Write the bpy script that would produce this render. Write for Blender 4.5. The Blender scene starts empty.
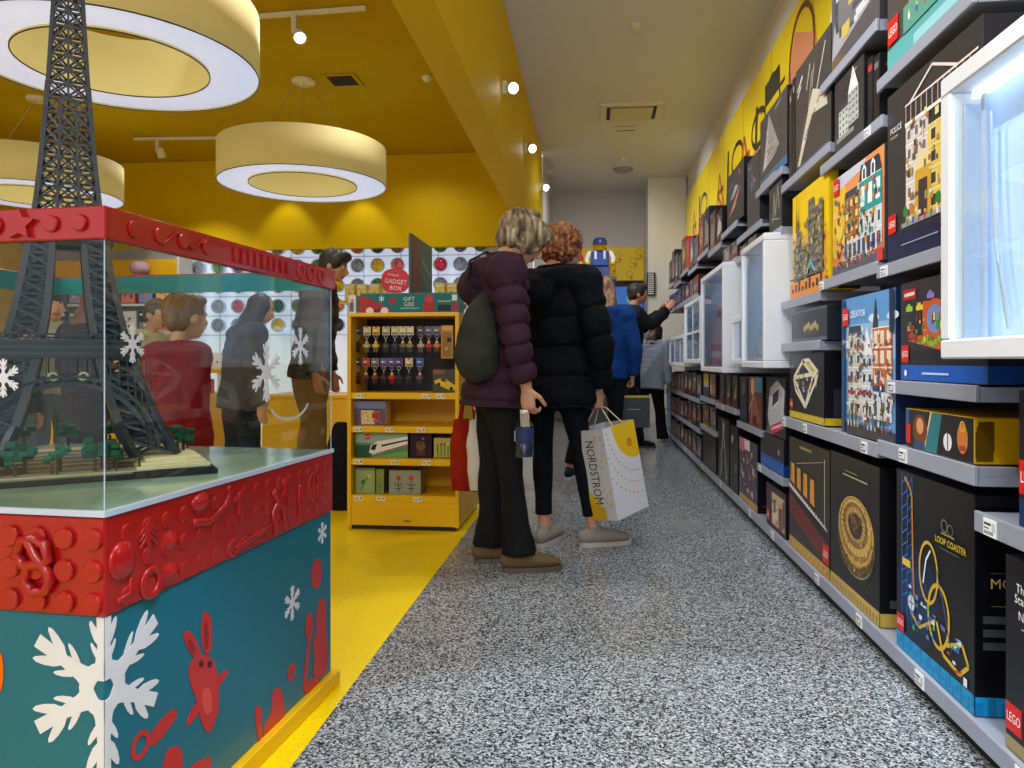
import bpy, math, random
from mathutils import Vector, Matrix, noise
R = math.radians
C = bpy.context.scene.collection
random.seed(7)

# ------------------------------------------------------------------ colours / materials
def lin(c):
    o = []
    for v in c[:3]:
        v /= 255.0
        o.append(v / 12.92 if v <= .04045 else ((v + .055) / 1.055) ** 2.4)
    return tuple(o) + (1.0,)

def newmat(name):
    m = bpy.data.materials.new(name); m.use_nodes = True
    nt = m.node_tree; b = nt.nodes['Principled BSDF']
    return m, nt, b

def plain(name, col, rough=.5, metal=0, emit=None, es=0, bump=0, bs=200, var=0, coat=0, spec=.5):
    m, nt, b = newmat(name); b.inputs['Specular IOR Level'].default_value = spec
    b.inputs['Base Color'].default_value = lin(col)
    b.inputs['Roughness'].default_value = rough
    b.inputs['Metallic'].default_value = metal
    if coat: b.inputs['Coat Weight'].default_value = coat
    if emit:
        b.inputs['Emission Color'].default_value = lin(emit); b.inputs['Emission Strength'].default_value = es
    if bump or var:
        tc = nt.nodes.new('ShaderNodeTexCoord'); n = nt.nodes.new('ShaderNodeTexNoise')
        n.inputs['Scale'].default_value = bs; n.inputs['Detail'].default_value = 3
        nt.links.new(tc.outputs['Object'], n.inputs['Vector'])
        if bump:
            bp = nt.nodes.new('ShaderNodeBump'); bp.inputs['Strength'].default_value = bump; bp.inputs['Distance'].default_value = .01
            nt.links.new(n.outputs['Fac'], bp.inputs['Height']); nt.links.new(bp.outputs['Normal'], b.inputs['Normal'])
        if var:
            mx = nt.nodes.new('ShaderNodeMix'); mx.data_type = 'RGBA'
            c = lin(col)
            mx.inputs[6].default_value = tuple(v * (1 - var) for v in c[:3]) + (1,)
            mx.inputs[7].default_value = tuple(min(1, v * (1 + var)) for v in c[:3]) + (1,)
            nt.links.new(n.outputs['Fac'], mx.inputs[0]); nt.links.new(mx.outputs[2], b.inputs['Base Color'])
    return m

def attrmat(name, rough=.4, metal=0, coat=0, bump=0, bs=200, spec=.5):
    m, nt, b = newmat(name)
    a = nt.nodes.new('ShaderNodeAttribute'); a.attribute_name = 'Col'
    nt.links.new(a.outputs['Color'], b.inputs['Base Color'])
    b.inputs['Roughness'].default_value = rough; b.inputs['Metallic'].default_value = metal
    if coat: b.inputs['Coat Weight'].default_value = coat
    b.inputs['Specular IOR Level'].default_value = spec
    if bump:
        tc = nt.nodes.new('ShaderNodeTexCoord'); n = nt.nodes.new('ShaderNodeTexNoise'); n.inputs['Scale'].default_value = bs
        bp = nt.nodes.new('ShaderNodeBump'); bp.inputs['Strength'].default_value = bump; bp.inputs['Distance'].default_value = .005
        nt.links.new(tc.outputs['Object'], n.inputs['Vector'])
        nt.links.new(n.outputs['Fac'], bp.inputs['Height']); nt.links.new(bp.outputs['Normal'], b.inputs['Normal'])
    return m

PRINT = attrmat('printed_card', .3, spec=.28)
PLAST = attrmat('coloured_plastic', .25)
CLOTH = attrmat('woven_cloth', .8, bump=.25, bs=500, spec=.15)
PAPER = attrmat('printed_paper', .6)
SKIN = attrmat('skin', .5)
HAIRM = attrmat('hair_strands', .45, bump=.9, bs=90)

def mat_terrazzo():
    m, nt, b = newmat('terrazzo')
    tc = nt.nodes.new('ShaderNodeTexCoord')
    v = nt.nodes.new('ShaderNodeTexVoronoi'); v.inputs['Scale'].default_value = 190; v.inputs['Randomness'].default_value = 1
    nt.links.new(tc.outputs['Object'], v.inputs['Vector'])
    r = nt.nodes.new('ShaderNodeValToRGB'); r.color_ramp.interpolation = 'CONSTANT'
    e = r.color_ramp.elements
    e[0].position = 0; e[0].color = (.022, .024, .028, 1); e[1].position = .26; e[1].color = (.11, .115, .125, 1)
    for p, c in ((.44, .22), (.62, .34), (.88, .5)):
        q = e.new(p); q.color = (c * 1.04, c * 1.12, c * 1.2, 1)
    s = nt.nodes.new('ShaderNodeSeparateColor'); nt.links.new(v.outputs['Color'], s.inputs['Color'])
    nt.links.new(s.outputs[0], r.inputs['Fac'])
    n = nt.nodes.new('ShaderNodeTexNoise'); n.inputs['Scale'].default_value = 1.3; n.inputs['Detail'].default_value = 4
    nt.links.new(tc.outputs['Object'], n.inputs['Vector'])
    mr = nt.nodes.new('ShaderNodeMapRange'); mr.inputs[1].default_value = .3; mr.inputs[2].default_value = .7
    mr.inputs[3].default_value = .16; mr.inputs[4].default_value = .3
    nt.links.new(n.outputs['Fac'], mr.inputs[0]); nt.links.new(mr.outputs[0], b.inputs['Roughness'])
    nt.links.new(r.outputs['Color'], b.inputs['Base Color'])
    return m

def mat_speck(name, col, var, scale, rough):
    m, nt, b = newmat(name)
    tc = nt.nodes.new('ShaderNodeTexCoord')
    v = nt.nodes.new('ShaderNodeTexVoronoi'); v.inputs['Scale'].default_value = scale
    nt.links.new(tc.outputs['Object'], v.inputs['Vector'])
    s = nt.nodes.new('ShaderNodeSeparateColor'); nt.links.new(v.outputs['Color'], s.inputs['Color'])
    mx = nt.nodes.new('ShaderNodeMix'); mx.data_type = 'RGBA'; c = lin(col)
    mx.inputs[6].default_value = tuple(x * (1 - var) for x in c[:3]) + (1,); mx.inputs[7].default_value = tuple(min(1, x * (1 + var)) for x in c[:3]) + (1,)
    nt.links.new(s.outputs[0], mx.inputs[0]); nt.links.new(mx.outputs[2], b.inputs['Base Color'])
    b.inputs['Roughness'].default_value = rough
    return m

def mat_glass(name, tint=(.96, .99, .98), ior=1.45, rough=.0, base=.03):
    m = bpy.data.materials.new(name); m.use_nodes = True
    nt = m.node_tree; nt.nodes.clear()
    out = nt.nodes.new('ShaderNodeOutputMaterial'); mx = nt.nodes.new('ShaderNodeMixShader')
    t = nt.nodes.new('ShaderNodeBsdfTransparent'); t.inputs[0].default_value = tint + (1,)
    g = nt.nodes.new('ShaderNodeBsdfGlossy'); g.inputs['Roughness'].default_value = rough
    f = nt.nodes.new('ShaderNodeLayerWeight'); pw = nt.nodes.new('ShaderNodeMath'); pw.operation = 'POWER'; pw.inputs[1].default_value = 4.2
    nt.links.new(f.outputs['Facing'], pw.inputs[0])
    ad = nt.nodes.new('ShaderNodeMath'); ad.operation = 'ADD'; ad.inputs[1].default_value = base; ad.use_clamp = True
    nt.links.new(pw.outputs[0], ad.inputs[0]); nt.links.new(ad.outputs[0], mx.inputs[0])
    nt.links.new(t.outputs[0], mx.inputs[1]); nt.links.new(g.outputs[0], mx.inputs[2]); nt.links.new(mx.outputs[0], out.inputs[0])
    return m

M = dict(
    terrazzo=mat_terrazzo(),
    yfloor=mat_speck('yellow_floor', (246, 212, 6), .10, 260, .3),
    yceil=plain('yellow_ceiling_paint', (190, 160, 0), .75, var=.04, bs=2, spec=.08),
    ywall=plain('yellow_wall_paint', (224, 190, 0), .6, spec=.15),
    ylam=plain('yellow_laminate', (236, 184, 4), .35),
    gceil=plain('grey_ceiling_paint', (226, 226, 234), .8),
    gwall=plain('grey_wall_paint', (196, 192, 190), .8),
    wwall=plain('white_wall_paint', (222, 220, 214), .7),
    white=plain('white_satin', (228, 230, 236), .35),
    navy=plain('dark_backing', (16, 20, 34), .5),
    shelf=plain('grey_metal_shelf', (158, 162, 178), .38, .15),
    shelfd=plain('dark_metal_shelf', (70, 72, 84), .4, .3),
    black=plain('black', (14, 14, 16), .5),
    dark=plain('dark_grey_brick_plastic', (44, 50, 60), .3),
    teal=plain('teal_panel', (0, 108, 130), .3),
    tealin=plain('teal_inside', (10, 130, 130), .35),
    red=plain('red_glossy_plastic', (176, 20, 20), .22, coat=.2),
    deck=plain('pale_green_deck', (150, 176, 156), .12, var=.12, bs=9),
    cream=plain('cream_plastic', (222, 212, 170), .4),
    fabric=plain('cream_shade_fabric', (206, 190, 132), .8, emit=(226, 210, 130), es=.20),
    fabrin=plain('cream_shade_lining', (226, 212, 150), .8, emit=(232, 218, 140), es=.30),
    diff=plain('lamp_diffuser', (240, 245, 255), .6, emit=(190, 208, 252), es=.62),
    lens=plain('spot_lens', (255, 255, 255), .3, emit=(232, 238, 255), es=14),
    litblue=plain('lit_display_back', (210, 226, 250), .5, emit=(150, 188, 246), es=.42),
    led=plain('led_strip', (255, 255, 255), .4, emit=(215, 230, 255), es=1.8),
    frost=plain('frosted_acrylic', (205, 218, 240), .25),
    metal=plain('brushed_metal', (190, 192, 196), .3, .8),
    offwh=plain('off_white_enamel', (226, 220, 196), .45),
    screen=plain('lit_screen', (10, 60, 120), .3, emit=(16, 90, 170), es=.7),
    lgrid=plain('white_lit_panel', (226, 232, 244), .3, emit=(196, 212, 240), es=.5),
    glass=mat_glass('case_glass', base=.01),
    clear=mat_glass('clear_plastic', (.86, .9, .94), 1.3, .05, .06),
)

# ------------------------------------------------------------------ mesh builder
class Frame:
    def __init__(s, o, U, V, N): s.o, s.U, s.V, s.N = Vector(o), Vector(U), Vector(V), Vector(N)
    def p(s, u, v, w=0): return s.o + s.U * u + s.V * v + s.N * w

class MB:
    def __init__(s): s.v, s.f, s.c, s.sm = [], [], [], []; s.lay = .0005
    def face(s, pts, col, smooth=False):
        b = len(s.v); s.v += [tuple(p) for p in pts]; s.f.append(tuple(range(b, b + len(pts)))); s.c.append(col); s.sm.append(smooth)
    def poly(s, vs, fs, col, smooth=False):
        b = len(s.v); s.v += [tuple(p) for p in vs]
        for f in fs: s.f.append(tuple(b + i for i in f)); s.c.append(col); s.sm.append(smooth)
    def box(s, a, b, col=(200, 200, 200), ch=0, fr=None):
        x0, y0, z0 = a; x1, y1, z1 = b
        T = (lambda p: p) if fr is None else (lambda p: fr.p(*p))
        if not ch:
            vs = [(x, y, z) for x in (x0, x1) for y in (y0, y1) for z in (z0, z1)]
            fs = [(0, 1, 3, 2), (4, 6, 7, 5), (0, 4, 5, 1), (2, 3, 7, 6), (0, 2, 6, 4), (1, 5, 7, 3)]
            s.poly([T(p) for p in vs], fs, col); return
        vs = []; idx = {}
        X, Y, Z = (x0, x1), (y0, y1), (z0, z1)
        for i in (0, 1):
            for j in (0, 1):
                for k in (0, 1):
                    for ax in range(3):
                        p = [X[i], Y[j], Z[k]]; q = [i, j, k]
                        for d in range(3):
                            if d != ax: p[d] += ch if q[d] == 0 else -ch
                        idx[(i, j, k, ax)] = len(vs); vs.append(T(tuple(p)))
        g = lambda i, j, k, a: idx[(i, j, k, a)]
        fs = []
        for i in (0, 1): fs.append(tuple(g(i, j, k, 0) for j, k in ((0, 0), (0, 1), (1, 1), (1, 0))))
        for j in (0, 1): fs.append(tuple(g(i, j, k, 1) for i, k in ((0, 0), (1, 0), (1, 1), (0, 1))))
        for k in (0, 1): fs.append(tuple(g(i, j, k, 2) for i, j in ((0, 0), (0, 1), (1, 1), (1, 0))))
        for i in (0, 1):
            for j in (0, 1): fs.append((g(i, j, 0, 0), g(i, j, 1, 0), g(i, j, 1, 1), g(i, j, 0, 1)))
        for i in (0, 1):
            for k in (0, 1): fs.append((g(i, 0, k, 0), g(i, 1, k, 0), g(i, 1, k, 2), g(i, 0, k, 2)))
        for j in (0, 1):
            for k in (0, 1): fs.append((g(0, j, k, 1), g(1, j, k, 1), g(1, j, k, 2), g(0, j, k, 2)))
        for i in (0, 1):
            for j in (0, 1):
                for k in (0, 1): fs.append((g(i, j, k, 0), g(i, j, k, 1), g(i, j, k, 2)))
        s.poly(vs, fs, col)
    def bar(s, a, b, t, col=(50, 50, 60), t2=None):
        a, b = Vector(a), Vector(b); d = (b - a)
        if d.length < 1e-6: return
        d.normalize(); r = Vector((0, 0, 1)) if abs(d.z) < .9 else Vector((1, 0, 0))
        u = d.cross(r).normalized() * t / 2; v = d.cross(u).normalized() * (t2 or t) / 2
        vs = [p + q for p in (a, b) for q in (-u - v, u - v, u + v, -u + v)]
        s.poly(vs, [(3, 2, 1, 0), (4, 5, 6, 7), (0, 1, 5, 4), (1, 2, 6, 5), (2, 3, 7, 6), (3, 0, 4, 7)], col)
    def loft(s, pts, rad, ref=(1, 0, 0), n=14, col=(200, 200, 200), cap=True, closed=False, flat=False):
        P = [Vector(p) for p in pts]; m = len(P)
        rad = [(r, r) if not isinstance(r, (tuple, list)) else r for r in rad]
        ref = Vector(ref); rings = []
        def basis(t):
            x = ref - t * ref.dot(t)
            if x.length < .15: x = Vector((0, 1, 0)) - t * t.y
            if x.length < .15: x = Vector((0, 0, 1)) - t * t.z
            x.normalize(); return x, t.cross(x)
        for i in range(m):
            if closed: t = P[(i + 1) % m] - P[i - 1]
            else: t = P[min(i + 1, m - 1)] - P[max(i - 1, 0)]
            t.normalize(); x, y = basis(t)
            rings.append([P[i] + x * (rad[i][0] * math.cos(2 * math.pi * k / n)) + y * (rad[i][1] * math.sin(2 * math.pi * k / n)) for k in range(n)])
        def capring(i, sgn, f, sc):
            t = (P[1] - P[0]) if i == 0 else (P[-1] - P[-2]); t.normalize(); x, y = basis(t)
            r = min(rad[i]); c = P[i] + t * sgn * r * f
            return [c + x * (rad[i][0] * sc * math.cos(2 * math.pi * k / n)) + y * (rad[i][1] * sc * math.sin(2 * math.pi * k / n)) for k in range(n)]
        if cap and not closed and not flat:
            rings = [capring(0, -1, .92, .35), capring(0, -1, .55, .82)] + rings + [capring(m - 1, 1, .55, .82), capring(m - 1, 1, .92, .35)]
        vs = [p for r in rings for p in r]; k = len(rings); fs = []
        for i in range(k if closed else k - 1):
            for j in range(n):
                a, b = i * n + j, i * n + (j + 1) % n; c, d = ((i + 1) % k) * n + (j + 1) % n, ((i + 1) % k) * n + j
                fs.append((a, b, c, d))
        s.poly(vs, fs, col, True)
        if not closed and cap:
            s.face(list(reversed(rings[0])), col, not flat); s.face(rings[-1], col, not flat)
            # weld caps for closed manifold
            b = len(s.v) - 2 * n; base = b - len(vs)
            s.f[-2] = tuple(base + j for j in reversed(range(n))); s.f[-1] = tuple(base + (k - 1) * n + j for j in range(n))
            del s.v[b:]
    def ell(s, c, r, mt=None, n=16, m=10, col=(200, 200, 200)):
        c = Vector(c); mt = mt or Matrix.Identity(3); vs = []; fs = []
        for i in range(1, m):
            th = math.pi * i / m
            for j in range(n):
                ph = 2 * math.pi * j / n
                vs.append(c + mt @ Vector((r[0] * math.sin(th) * math.cos(ph), r[1] * math.sin(th) * math.sin(ph), r[2] * math.cos(th))))
        top = len(vs); vs += [c + mt @ Vector((0, 0, r[2])), c + mt @ Vector((0, 0, -r[2]))]
        for i in range(m - 2):
            for j in range(n):
                fs.append((i * n + j, (i + 1) * n + j, (i + 1) * n + (j + 1) % n, i * n + (j + 1) % n))
        for j in range(n):
            fs.append((top, j, (j + 1) % n)); fs.append((top + 1, (m - 2) * n + (j + 1) % n, (m - 2) * n + j))
        s.poly(vs, fs, col, True)
    def rev(s, prof, c=(0, 0, 0), n=32, col=(200, 200, 200), smooth=True, ax=None):
        # profile (r, z) revolved about an axis (default z)
        c = Vector(c)
        A = ax or (Vector((1, 0, 0)), Vector((0, 1, 0)), Vector((0, 0, 1)))
        k = len(prof); vs = [c + A[0] * (r * math.cos(2 * math.pi * j / n)) + A[1] * (r * math.sin(2 * math.pi * j / n)) + A[2] * z for r, z in prof for j in range(n)]
        fs = [(i * n + j, i * n + (j + 1) % n, (i + 1) * n + (j + 1) % n, (i + 1) * n + j) for i in range(k - 1) for j in range(n)]
        s.poly(vs, fs, col, smooth)
    def build(s, name, mat, parent=None, loc=None, rotz=None):
        me = bpy.data.meshes.new(name); me.from_pydata(s.v, [], s.f)
        ca = me.color_attributes.new('Col', 'FLOAT_COLOR', 'CORNER')
        cache = {}; buf = []
        for f, c in zip(s.f, s.c):
            if c not in cache: cache[c] = lin(c)
            buf += list(cache[c]) * len(f)
        ca.data.foreach_set('color', buf); me.polygons.foreach_set('use_smooth', s.sm)
        me.materials.append(mat); me.update()
        o = bpy.data.objects.new(name, me); C.objects.link(o)
        if parent: o.parent = parent
        if loc is not None: o.location = loc
        if rotz is not None: o.rotation_euler.z = rotz
        return o

def tag(o, label=None, cat=None, group=None, kind=None):
    if label: o['label'] = label
    if cat: o['category'] = cat
    if group: o['group'] = group
    if kind: o['kind'] = kind
    return o
def struct(mb, name, mat): return tag(mb.build(name, mat), kind='structure')
def empty(name, loc=(0, 0, 0), rz=0, label=None, cat=None, group=None):
    o = bpy.data.objects.new(name, None); C.objects.link(o); o.location = loc; o.rotation_euler.z = rz; o.empty_display_size = .1
    return tag(o, label, cat, group)
def one(name, mat, parent, fn):
    m = MB(); fn(m); return m.build(name, mat, parent)
def copy_tree(o, parent=None):
    c = o.copy(); C.objects.link(c); c.parent = parent
    for ch in list(o.children): copy_tree(ch, c)
    return c

# ------------------------------------------------------------------ printed art (flat, on real faces)
_tx = {}
def text_tris(t):
    if t in _tx: return _tx[t]
    cu = bpy.data.curves.new('t', 'FONT'); cu.body = t; cu.resolution_u = 2
    ob = bpy.data.objects.new('t', cu); C.objects.link(ob)
    dg = bpy.context.evaluated_depsgraph_get(); me = bpy.data.meshes.new_from_object(ob.evaluated_get(dg))
    vs = [(v.co.x, v.co.y) for v in me.vertices]; fs = [tuple(p.vertices) for p in me.polygons]
    bpy.data.objects.remove(ob); bpy.data.curves.remove(cu); bpy.data.meshes.remove(me)
    xs = [v[0] for v in vs] or [0]; ys = [v[1] for v in vs] or [0]
    r = ([(x - min(xs), y - min(ys)) for x, y in vs], fs, max(xs) - min(xs), max(ys) - min(ys)); _tx[t] = r
    return r

class Art:
    """draws in a 0..1 x 0..1 field lying on the face fr (w x h metres)"""
    def __init__(s, mb, fr, w, h): s.m, s.fr, s.w, s.h = mb, fr, w, h; s.l = .0004
    def P(s, u, v): return s.fr.p(u * s.w, v * s.h, s.l)
    def poly(s, pts, col): s.m.face([s.P(*p) for p in pts], col); s.l += .00003
    def rect(s, a, b, c, d, col): s.poly([(a, b), (c, b), (c, d), (a, d)], col)
    def circ(s, u, v, r, col, n=14, ry=None, a0=0, a1=360):
        k = s.w / s.h; ry = ry if ry is not None else r * k
        s.poly([(u + r * math.cos(R(a0 + (a1 - a0) * i / n)), v + ry * math.sin(R(a0 + (a1 - a0) * i / n))) for i in range(n + (0 if a1 - a0 >= 360 else 1))], col)
    def line(s, pts, t, col, closed=False):
        # t: thickness in u units
        k = s.w / s.h; Q = list(pts) + ([pts[0]] if closed else [])
        for (a, b), (c, d) in zip(Q, Q[1:]):
            dx, dy = (c - a) * s.w, (d - b) * s.h; L = math.hypot(dx, dy)
            if L < 1e-6: continue
            nx, ny = -dy / L * t * s.w / 2, dx / L * t * s.w / 2
            s.m.face([s.fr.p(a * s.w + nx, b * s.h + ny, s.l), s.fr.p(a * s.w - nx, b * s.h - ny, s.l), s.fr.p(c * s.w - nx, d * s.h - ny, s.l), s.fr.p(c * s.w + nx, d * s.h + ny, s.l)], col)
        s.l += .00003
    def ring(s, u, v, r, t, col, n=20, ry=None, a0=0, a1=360):
        ry = ry if ry is not None else r * s.w / s.h
        s.line([(u + r * math.cos(R(a0 + (a1 - a0) * i / n)), v + ry * math.sin(R(a0 + (a1 - a0) * i / n))) for i in range(n + 1)], t, col)
    def text(s, t, u, v, hgt, col, maxw=None, rot=0, center=False):
        vs, fs, W, H = text_tris(t)
        if not fs: return
        k = hgt * s.h / max(H, .3); kx = k
        if maxw and W * k > maxw * s.w: kx = maxw * s.w / W
        ox = -W * kx / 2 if center else 0
        ca, sa = math.cos(R(rot)), math.sin(R(rot))
        P = []
        for x, y in vs:
            a, b = x * kx + ox, y * k
            P.append(s.fr.p(u * s.w + a * ca - b * sa, v * s.h + a * sa + b * ca, s.l))
        s.m.poly(P, fs, col); s.l += .00003
    def speck(s, rg, n, x0, y0, x1, y1, pal, k=.02):
        for _ in range(n):
            x, y = x0 + rg.random() * (x1 - x0), y0 + rg.random() * (y1 - y0); w, h = k * (.4 + rg.random()), k * (.4 + rg.random()) * s.w / s.h
            s.rect(x, y, x + w, y + h, rg.choice(pal)); s.l -= .00002
    def logo(s, u, v, sz):
        k = s.w / s.h
        s.rect(u, v, u + sz, v + sz * k, (214, 28, 26)); s.text('LEGO', u + sz * .5, v + sz * k * .33, sz * k * .34, (250, 250, 250), maxw=sz * .84, center=True)

def facade(a, x0, x1, y0, y1, wall, win, trim, rows, cols, roof=None):
    a.rect(x0, y0, x1, y1, wall)
    for r in range(rows):
        for c in range(cols):
            w = (x1 - x0) / cols; h = (y1 - y0) / rows
            a.rect(x0 + w * (c + .22), y0 + h * (r + .2), x0 + w * (c + .78), y0 + h * (r + .82), trim)
            a.rect(x0 + w * (c + .3), y0 + h * (r + .26), x0 + w * (c + .7), y0 + h * (r + .76), win)
        a.rect(x0, y0 + (y1 - y0) * (r + 1) / rows - .006, x1, y0 + (y1 - y0) * (r + 1) / rows + .004, trim)
    if roof == 'tri': a.poly([(x0, y1), (x1, y1), ((x0 + x1) / 2, y1 + (x1 - x0) * .9)], trim)
    if roof == 'spire': a.poly([(x0 + .01, y1), (x1 - .01, y1), ((x0 + x1) / 2, y1 + .25)], (40, 50, 66))
    if roof == 'mans': a.poly([(x0, y1), (x1, y1), (x1 - .02, y1 + .07), (x0 + .02, y1 + .07)], (60, 66, 80))

def people_row(a, x0, x1, y, n, rg):
    for i in range(n):
        x = x0 + (x1 - x0) * (i + .5) / n; c = rg.choice([(200, 40, 40), (240, 210, 60), (40, 90, 170), (230, 230, 230), (30, 30, 30), (60, 140, 70), (160, 60, 120)])
        a.rect(x - .01, y, x + .01, y + .035, c); a.circ(x, y + .044, .009, (238, 190, 70), 6)

def art_city(a, rg, sky=(90, 150, 210), warm=False):
    a.rect(0, 0, 1, 1, sky)
    for i in range(5): a.circ(rg.random(), .7 + rg.random() * .3, .08 + rg.random() * .08, (225, 232, 240) if not warm else (250, 190, 110), 12, .03)
    pal = [(196, 120, 60), (214, 206, 180), (60, 150, 150), (180, 70, 50), (220, 220, 226), (210, 180, 110)]
    x = .06
    while x < .9:
        w = .18 + rg.random() * .12; h = .4 + rg.random() * .3
        facade(a, x, min(x + w, .97), .1, .1 + h, rg.choice(pal), (70, 90, 120), (238, 234, 222), 4, 2 + rg.randint(0, 1), rg.choice(['tri', 'mans', 'mans']))
        x += w
    a.rect(0, .0, 1, .09, (90, 84, 86)); people_row(a, .05, .95, .05, 9, rg)

def art_corner_store(a, rg):
    a.rect(0, 0, 1, 1, (96, 156, 214)); a.rect(0, .55, 1, .8, (150, 190, 230))
    for i in range(6): a.circ(rg.random(), .6 + rg.random() * .3, .1, (226, 236, 246), 12, .03)
    facade(a, .12, .40, .14, .72, (206, 200, 186), (60, 80, 110), (240, 236, 226), 5, 2, 'mans')
    a.rect(.12, .72, .40, .74, (120, 110, 100))
    facade(a, .40, .62, .14, .58, (206, 212, 222), (40, 50, 66), (240, 240, 240), 4, 2, 'tri')
    facade(a, .62, .96, .36, .76, (206, 110, 44), (236, 226, 200), (246, 236, 214), 3, 3)
    a.poly([(.62, .76), (.72, .76), (.67, .97)], (44, 56, 74))
    facade(a, .62, .96, .14, .36, (214, 220, 230), (40, 70, 110), (244, 244, 244), 1, 3)
    a.rect(.62, .33, .96, .37, (40, 60, 120)); a.rect(.12, .3, .62, .32, (180, 50, 50))
    for x in (.2, .5, .66, .8): a.rect(x, .06, x + .02, .2, (30, 90, 60)); a.circ(x + .01, .22, .03, (40, 120, 60), 8)
    a.rect(0, 0, 1, .08, (60, 56, 66)); people_row(a, .03, .97, .06, 14, rg); people_row(a, .08, .9, .11, 10, rg)
    a.speck(rg, 140, .1, .08, .95, .72, [(150, 90, 50), (226, 214, 180), (60, 90, 130), (236, 236, 232), (90, 84, 90), (180, 60, 50)], .034); a.rect(0, 0, .07, 1, (34, 70, 120)); a.rect(.93, .72, 1, 1, (26, 40, 70))
    a.logo(.02, .8, .13); a.text('CREATOR', .18, .85, .05, (250, 250, 250), maxw=.42)
    a.text('10+', .02, .66, .035, (250, 250, 250))

def art_police(a, rg):
    a.rect(0, 0, 1, 1, (52, 50, 54)); a.rect(0, 0, 1, .16, (20, 30, 66))
    facade(a, .24, .5, .2, .74, (214, 204, 196), (120, 100, 110), (238, 234, 230), 5, 3)
    facade(a, .5, .98, .2, .66, (226, 196, 96), (70, 62, 60), (240, 220, 140), 4, 4)
    a.rect(.24, .74, .98, .76, (240, 236, 230))
    for i in range(12): a.line([(.25 + i * .06, .76), (.25 + i * .06, .86)], .006, (220, 190, 180))
    a.line([(.24, .86), (.98, .86)], .01, (226, 210, 206)); a.line([(.3, .86), (.55, .97), (.8, .86)], .014, (230, 214, 206))
    a.circ(.45, .46, .09, (226, 206, 150), 14, a0=0, a1=180); a.rect(.36, .2, .54, .46, (206, 160, 60)); a.rect(.4, .2, .5, .4, (60, 52, 60)); a.speck(rg, 70, .25, .2, .97, .74, [(150, 110, 60), (226, 210, 150), (90, 80, 80), (230, 226, 220), (176, 150, 80)], .034)
    a.rect(.2, .175, .99, .2, (150, 150, 156)); people_row(a, .24, .98, .18, 11, rg)
    for x, c in ((.25, (50, 130, 60)), (.33, (200, 120, 50)), (.62, (50, 120, 60)), (.9, (60, 130, 70))): a.circ(x, .26, .03, c, 8)
    a.text('POLICE', .06, .755, .035, (240, 240, 240), rot=0, maxw=.24); a.text('STATION', .06, .72, .018, (210, 190, 130), maxw=.2)
    a.logo(.03, .17, .1); a.text('art of the detective house', .2, .07, .022, (150, 160, 190), maxw=.6) if False else None
    a.line([(.2, .08), (.62, .08)], .006, (150, 160, 190))

def art_paris(a, rg):
    a.rect(0, 0, 1, 1, (226, 120, 70)); a.rect(0, .72, 1, 1, (236, 150, 90)); a.poly([(0, .3), (.45, .3), (.25, .95), (0, .95)], (240, 190, 60))
    a.poly([(.1, .86), (.6, .92), (.7, 1), (.1, 1)], (206, 206, 226))
    facade(a, .26, .56, .12, .72, (150, 104, 60), (244, 214, 130), (206, 160, 90), 5, 3, 'mans')
    facade(a, .56, .97, .12, .5, (206, 216, 216), (60, 80, 100), (244, 246, 246), 2, 4)
    facade(a, .56, .97, .5, .8, (40, 150, 150), (236, 240, 240), (244, 246, 246), 1, 3)
    a.poly([(.56, .8), (.97, .8), (.92, .95), (.6, .95)], (50, 56, 74))
    for x in (.66, .82): a.poly([(x - .04, .8), (x + .04, .8), (x + .04, .9), (x, .95), (x - .04, .9)], (240, 240, 240)); a.rect(x - .02, .81, x + .02, .9, (60, 70, 90))
    a.rect(.24, .12, .97, .3, (214, 216, 224))
    for i in range(8): a.rect(.27 + i * .088, .13, .33 + i * .088, .27, (70, 76, 110))
    a.circ(.1, .3, .1, (226, 170, 50), 10); a.circ(.16, .45, .08, (240, 200, 80), 10)
    a.rect(0, 0, 1, .1, (90, 84, 100)); people_row(a, .04, .96, .05, 11, rg); people_row(a, .1, .96, .1, 9, rg)
    a.speck(rg, 110, .04, .08, .96, .75, [(206, 150, 60), (226, 220, 200), (50, 120, 130), (90, 60, 50), (200, 70, 60), (60, 66, 90)], .034); a.rect(.9, .0, 1, .12, (200, 60, 60)); a.logo(.04, .82, .12)

def art_skyline(a, rg):
    a.rect(0, 0, 1, 1, (240, 200, 20)); a.poly([(0, .2), (1, .2), (1, .5), (0, .6)], (236, 170, 60))
    for x, w, h, c in ((.04, .1, .5, (120, 116, 96)), (.12, .16, .62, (96, 96, 84)), (.28, .1, .48, (140, 130, 100)), (.5, .16, .86, (110, 112, 104)), (.64, .2, .76, (80, 84, 88)), (.8, .1, .8, (130, 124, 96)), (.38, .14, .4, (90, 92, 92))):
        facade(a, x, x + w, .16, h, c, (60, 64, 70), (160, 156, 130), 9, 2)
    a.poly([(.16, .62), (.24, .62), (.2, .88)], (110, 100, 80)); a.line([(.2, .85), (.2, .97)], .01, (90, 80, 60))
    a.speck(rg, 110, .04, .16, .94, .7, [(90, 92, 90), (150, 140, 110), (60, 62, 70), (206, 180, 90)], .034); a.line([(.45, .15), (.6, .3), (.75, .17)], .03, (120, 180, 200)); a.line([(0, .18), (1, .18)], .02, (90, 90, 90))
    a.rect(0, 0, 1, .15, (232, 140, 40)); a.text('SKYLINE CITY', .06, .05, .06, (60, 46, 30), maxw=.86) if False else None
    for i in range(9): a.rect(.06 + i * .1, .05, .12 + i * .1, .05 + .04 + .03 * (i % 3), (70, 50, 30))

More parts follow.
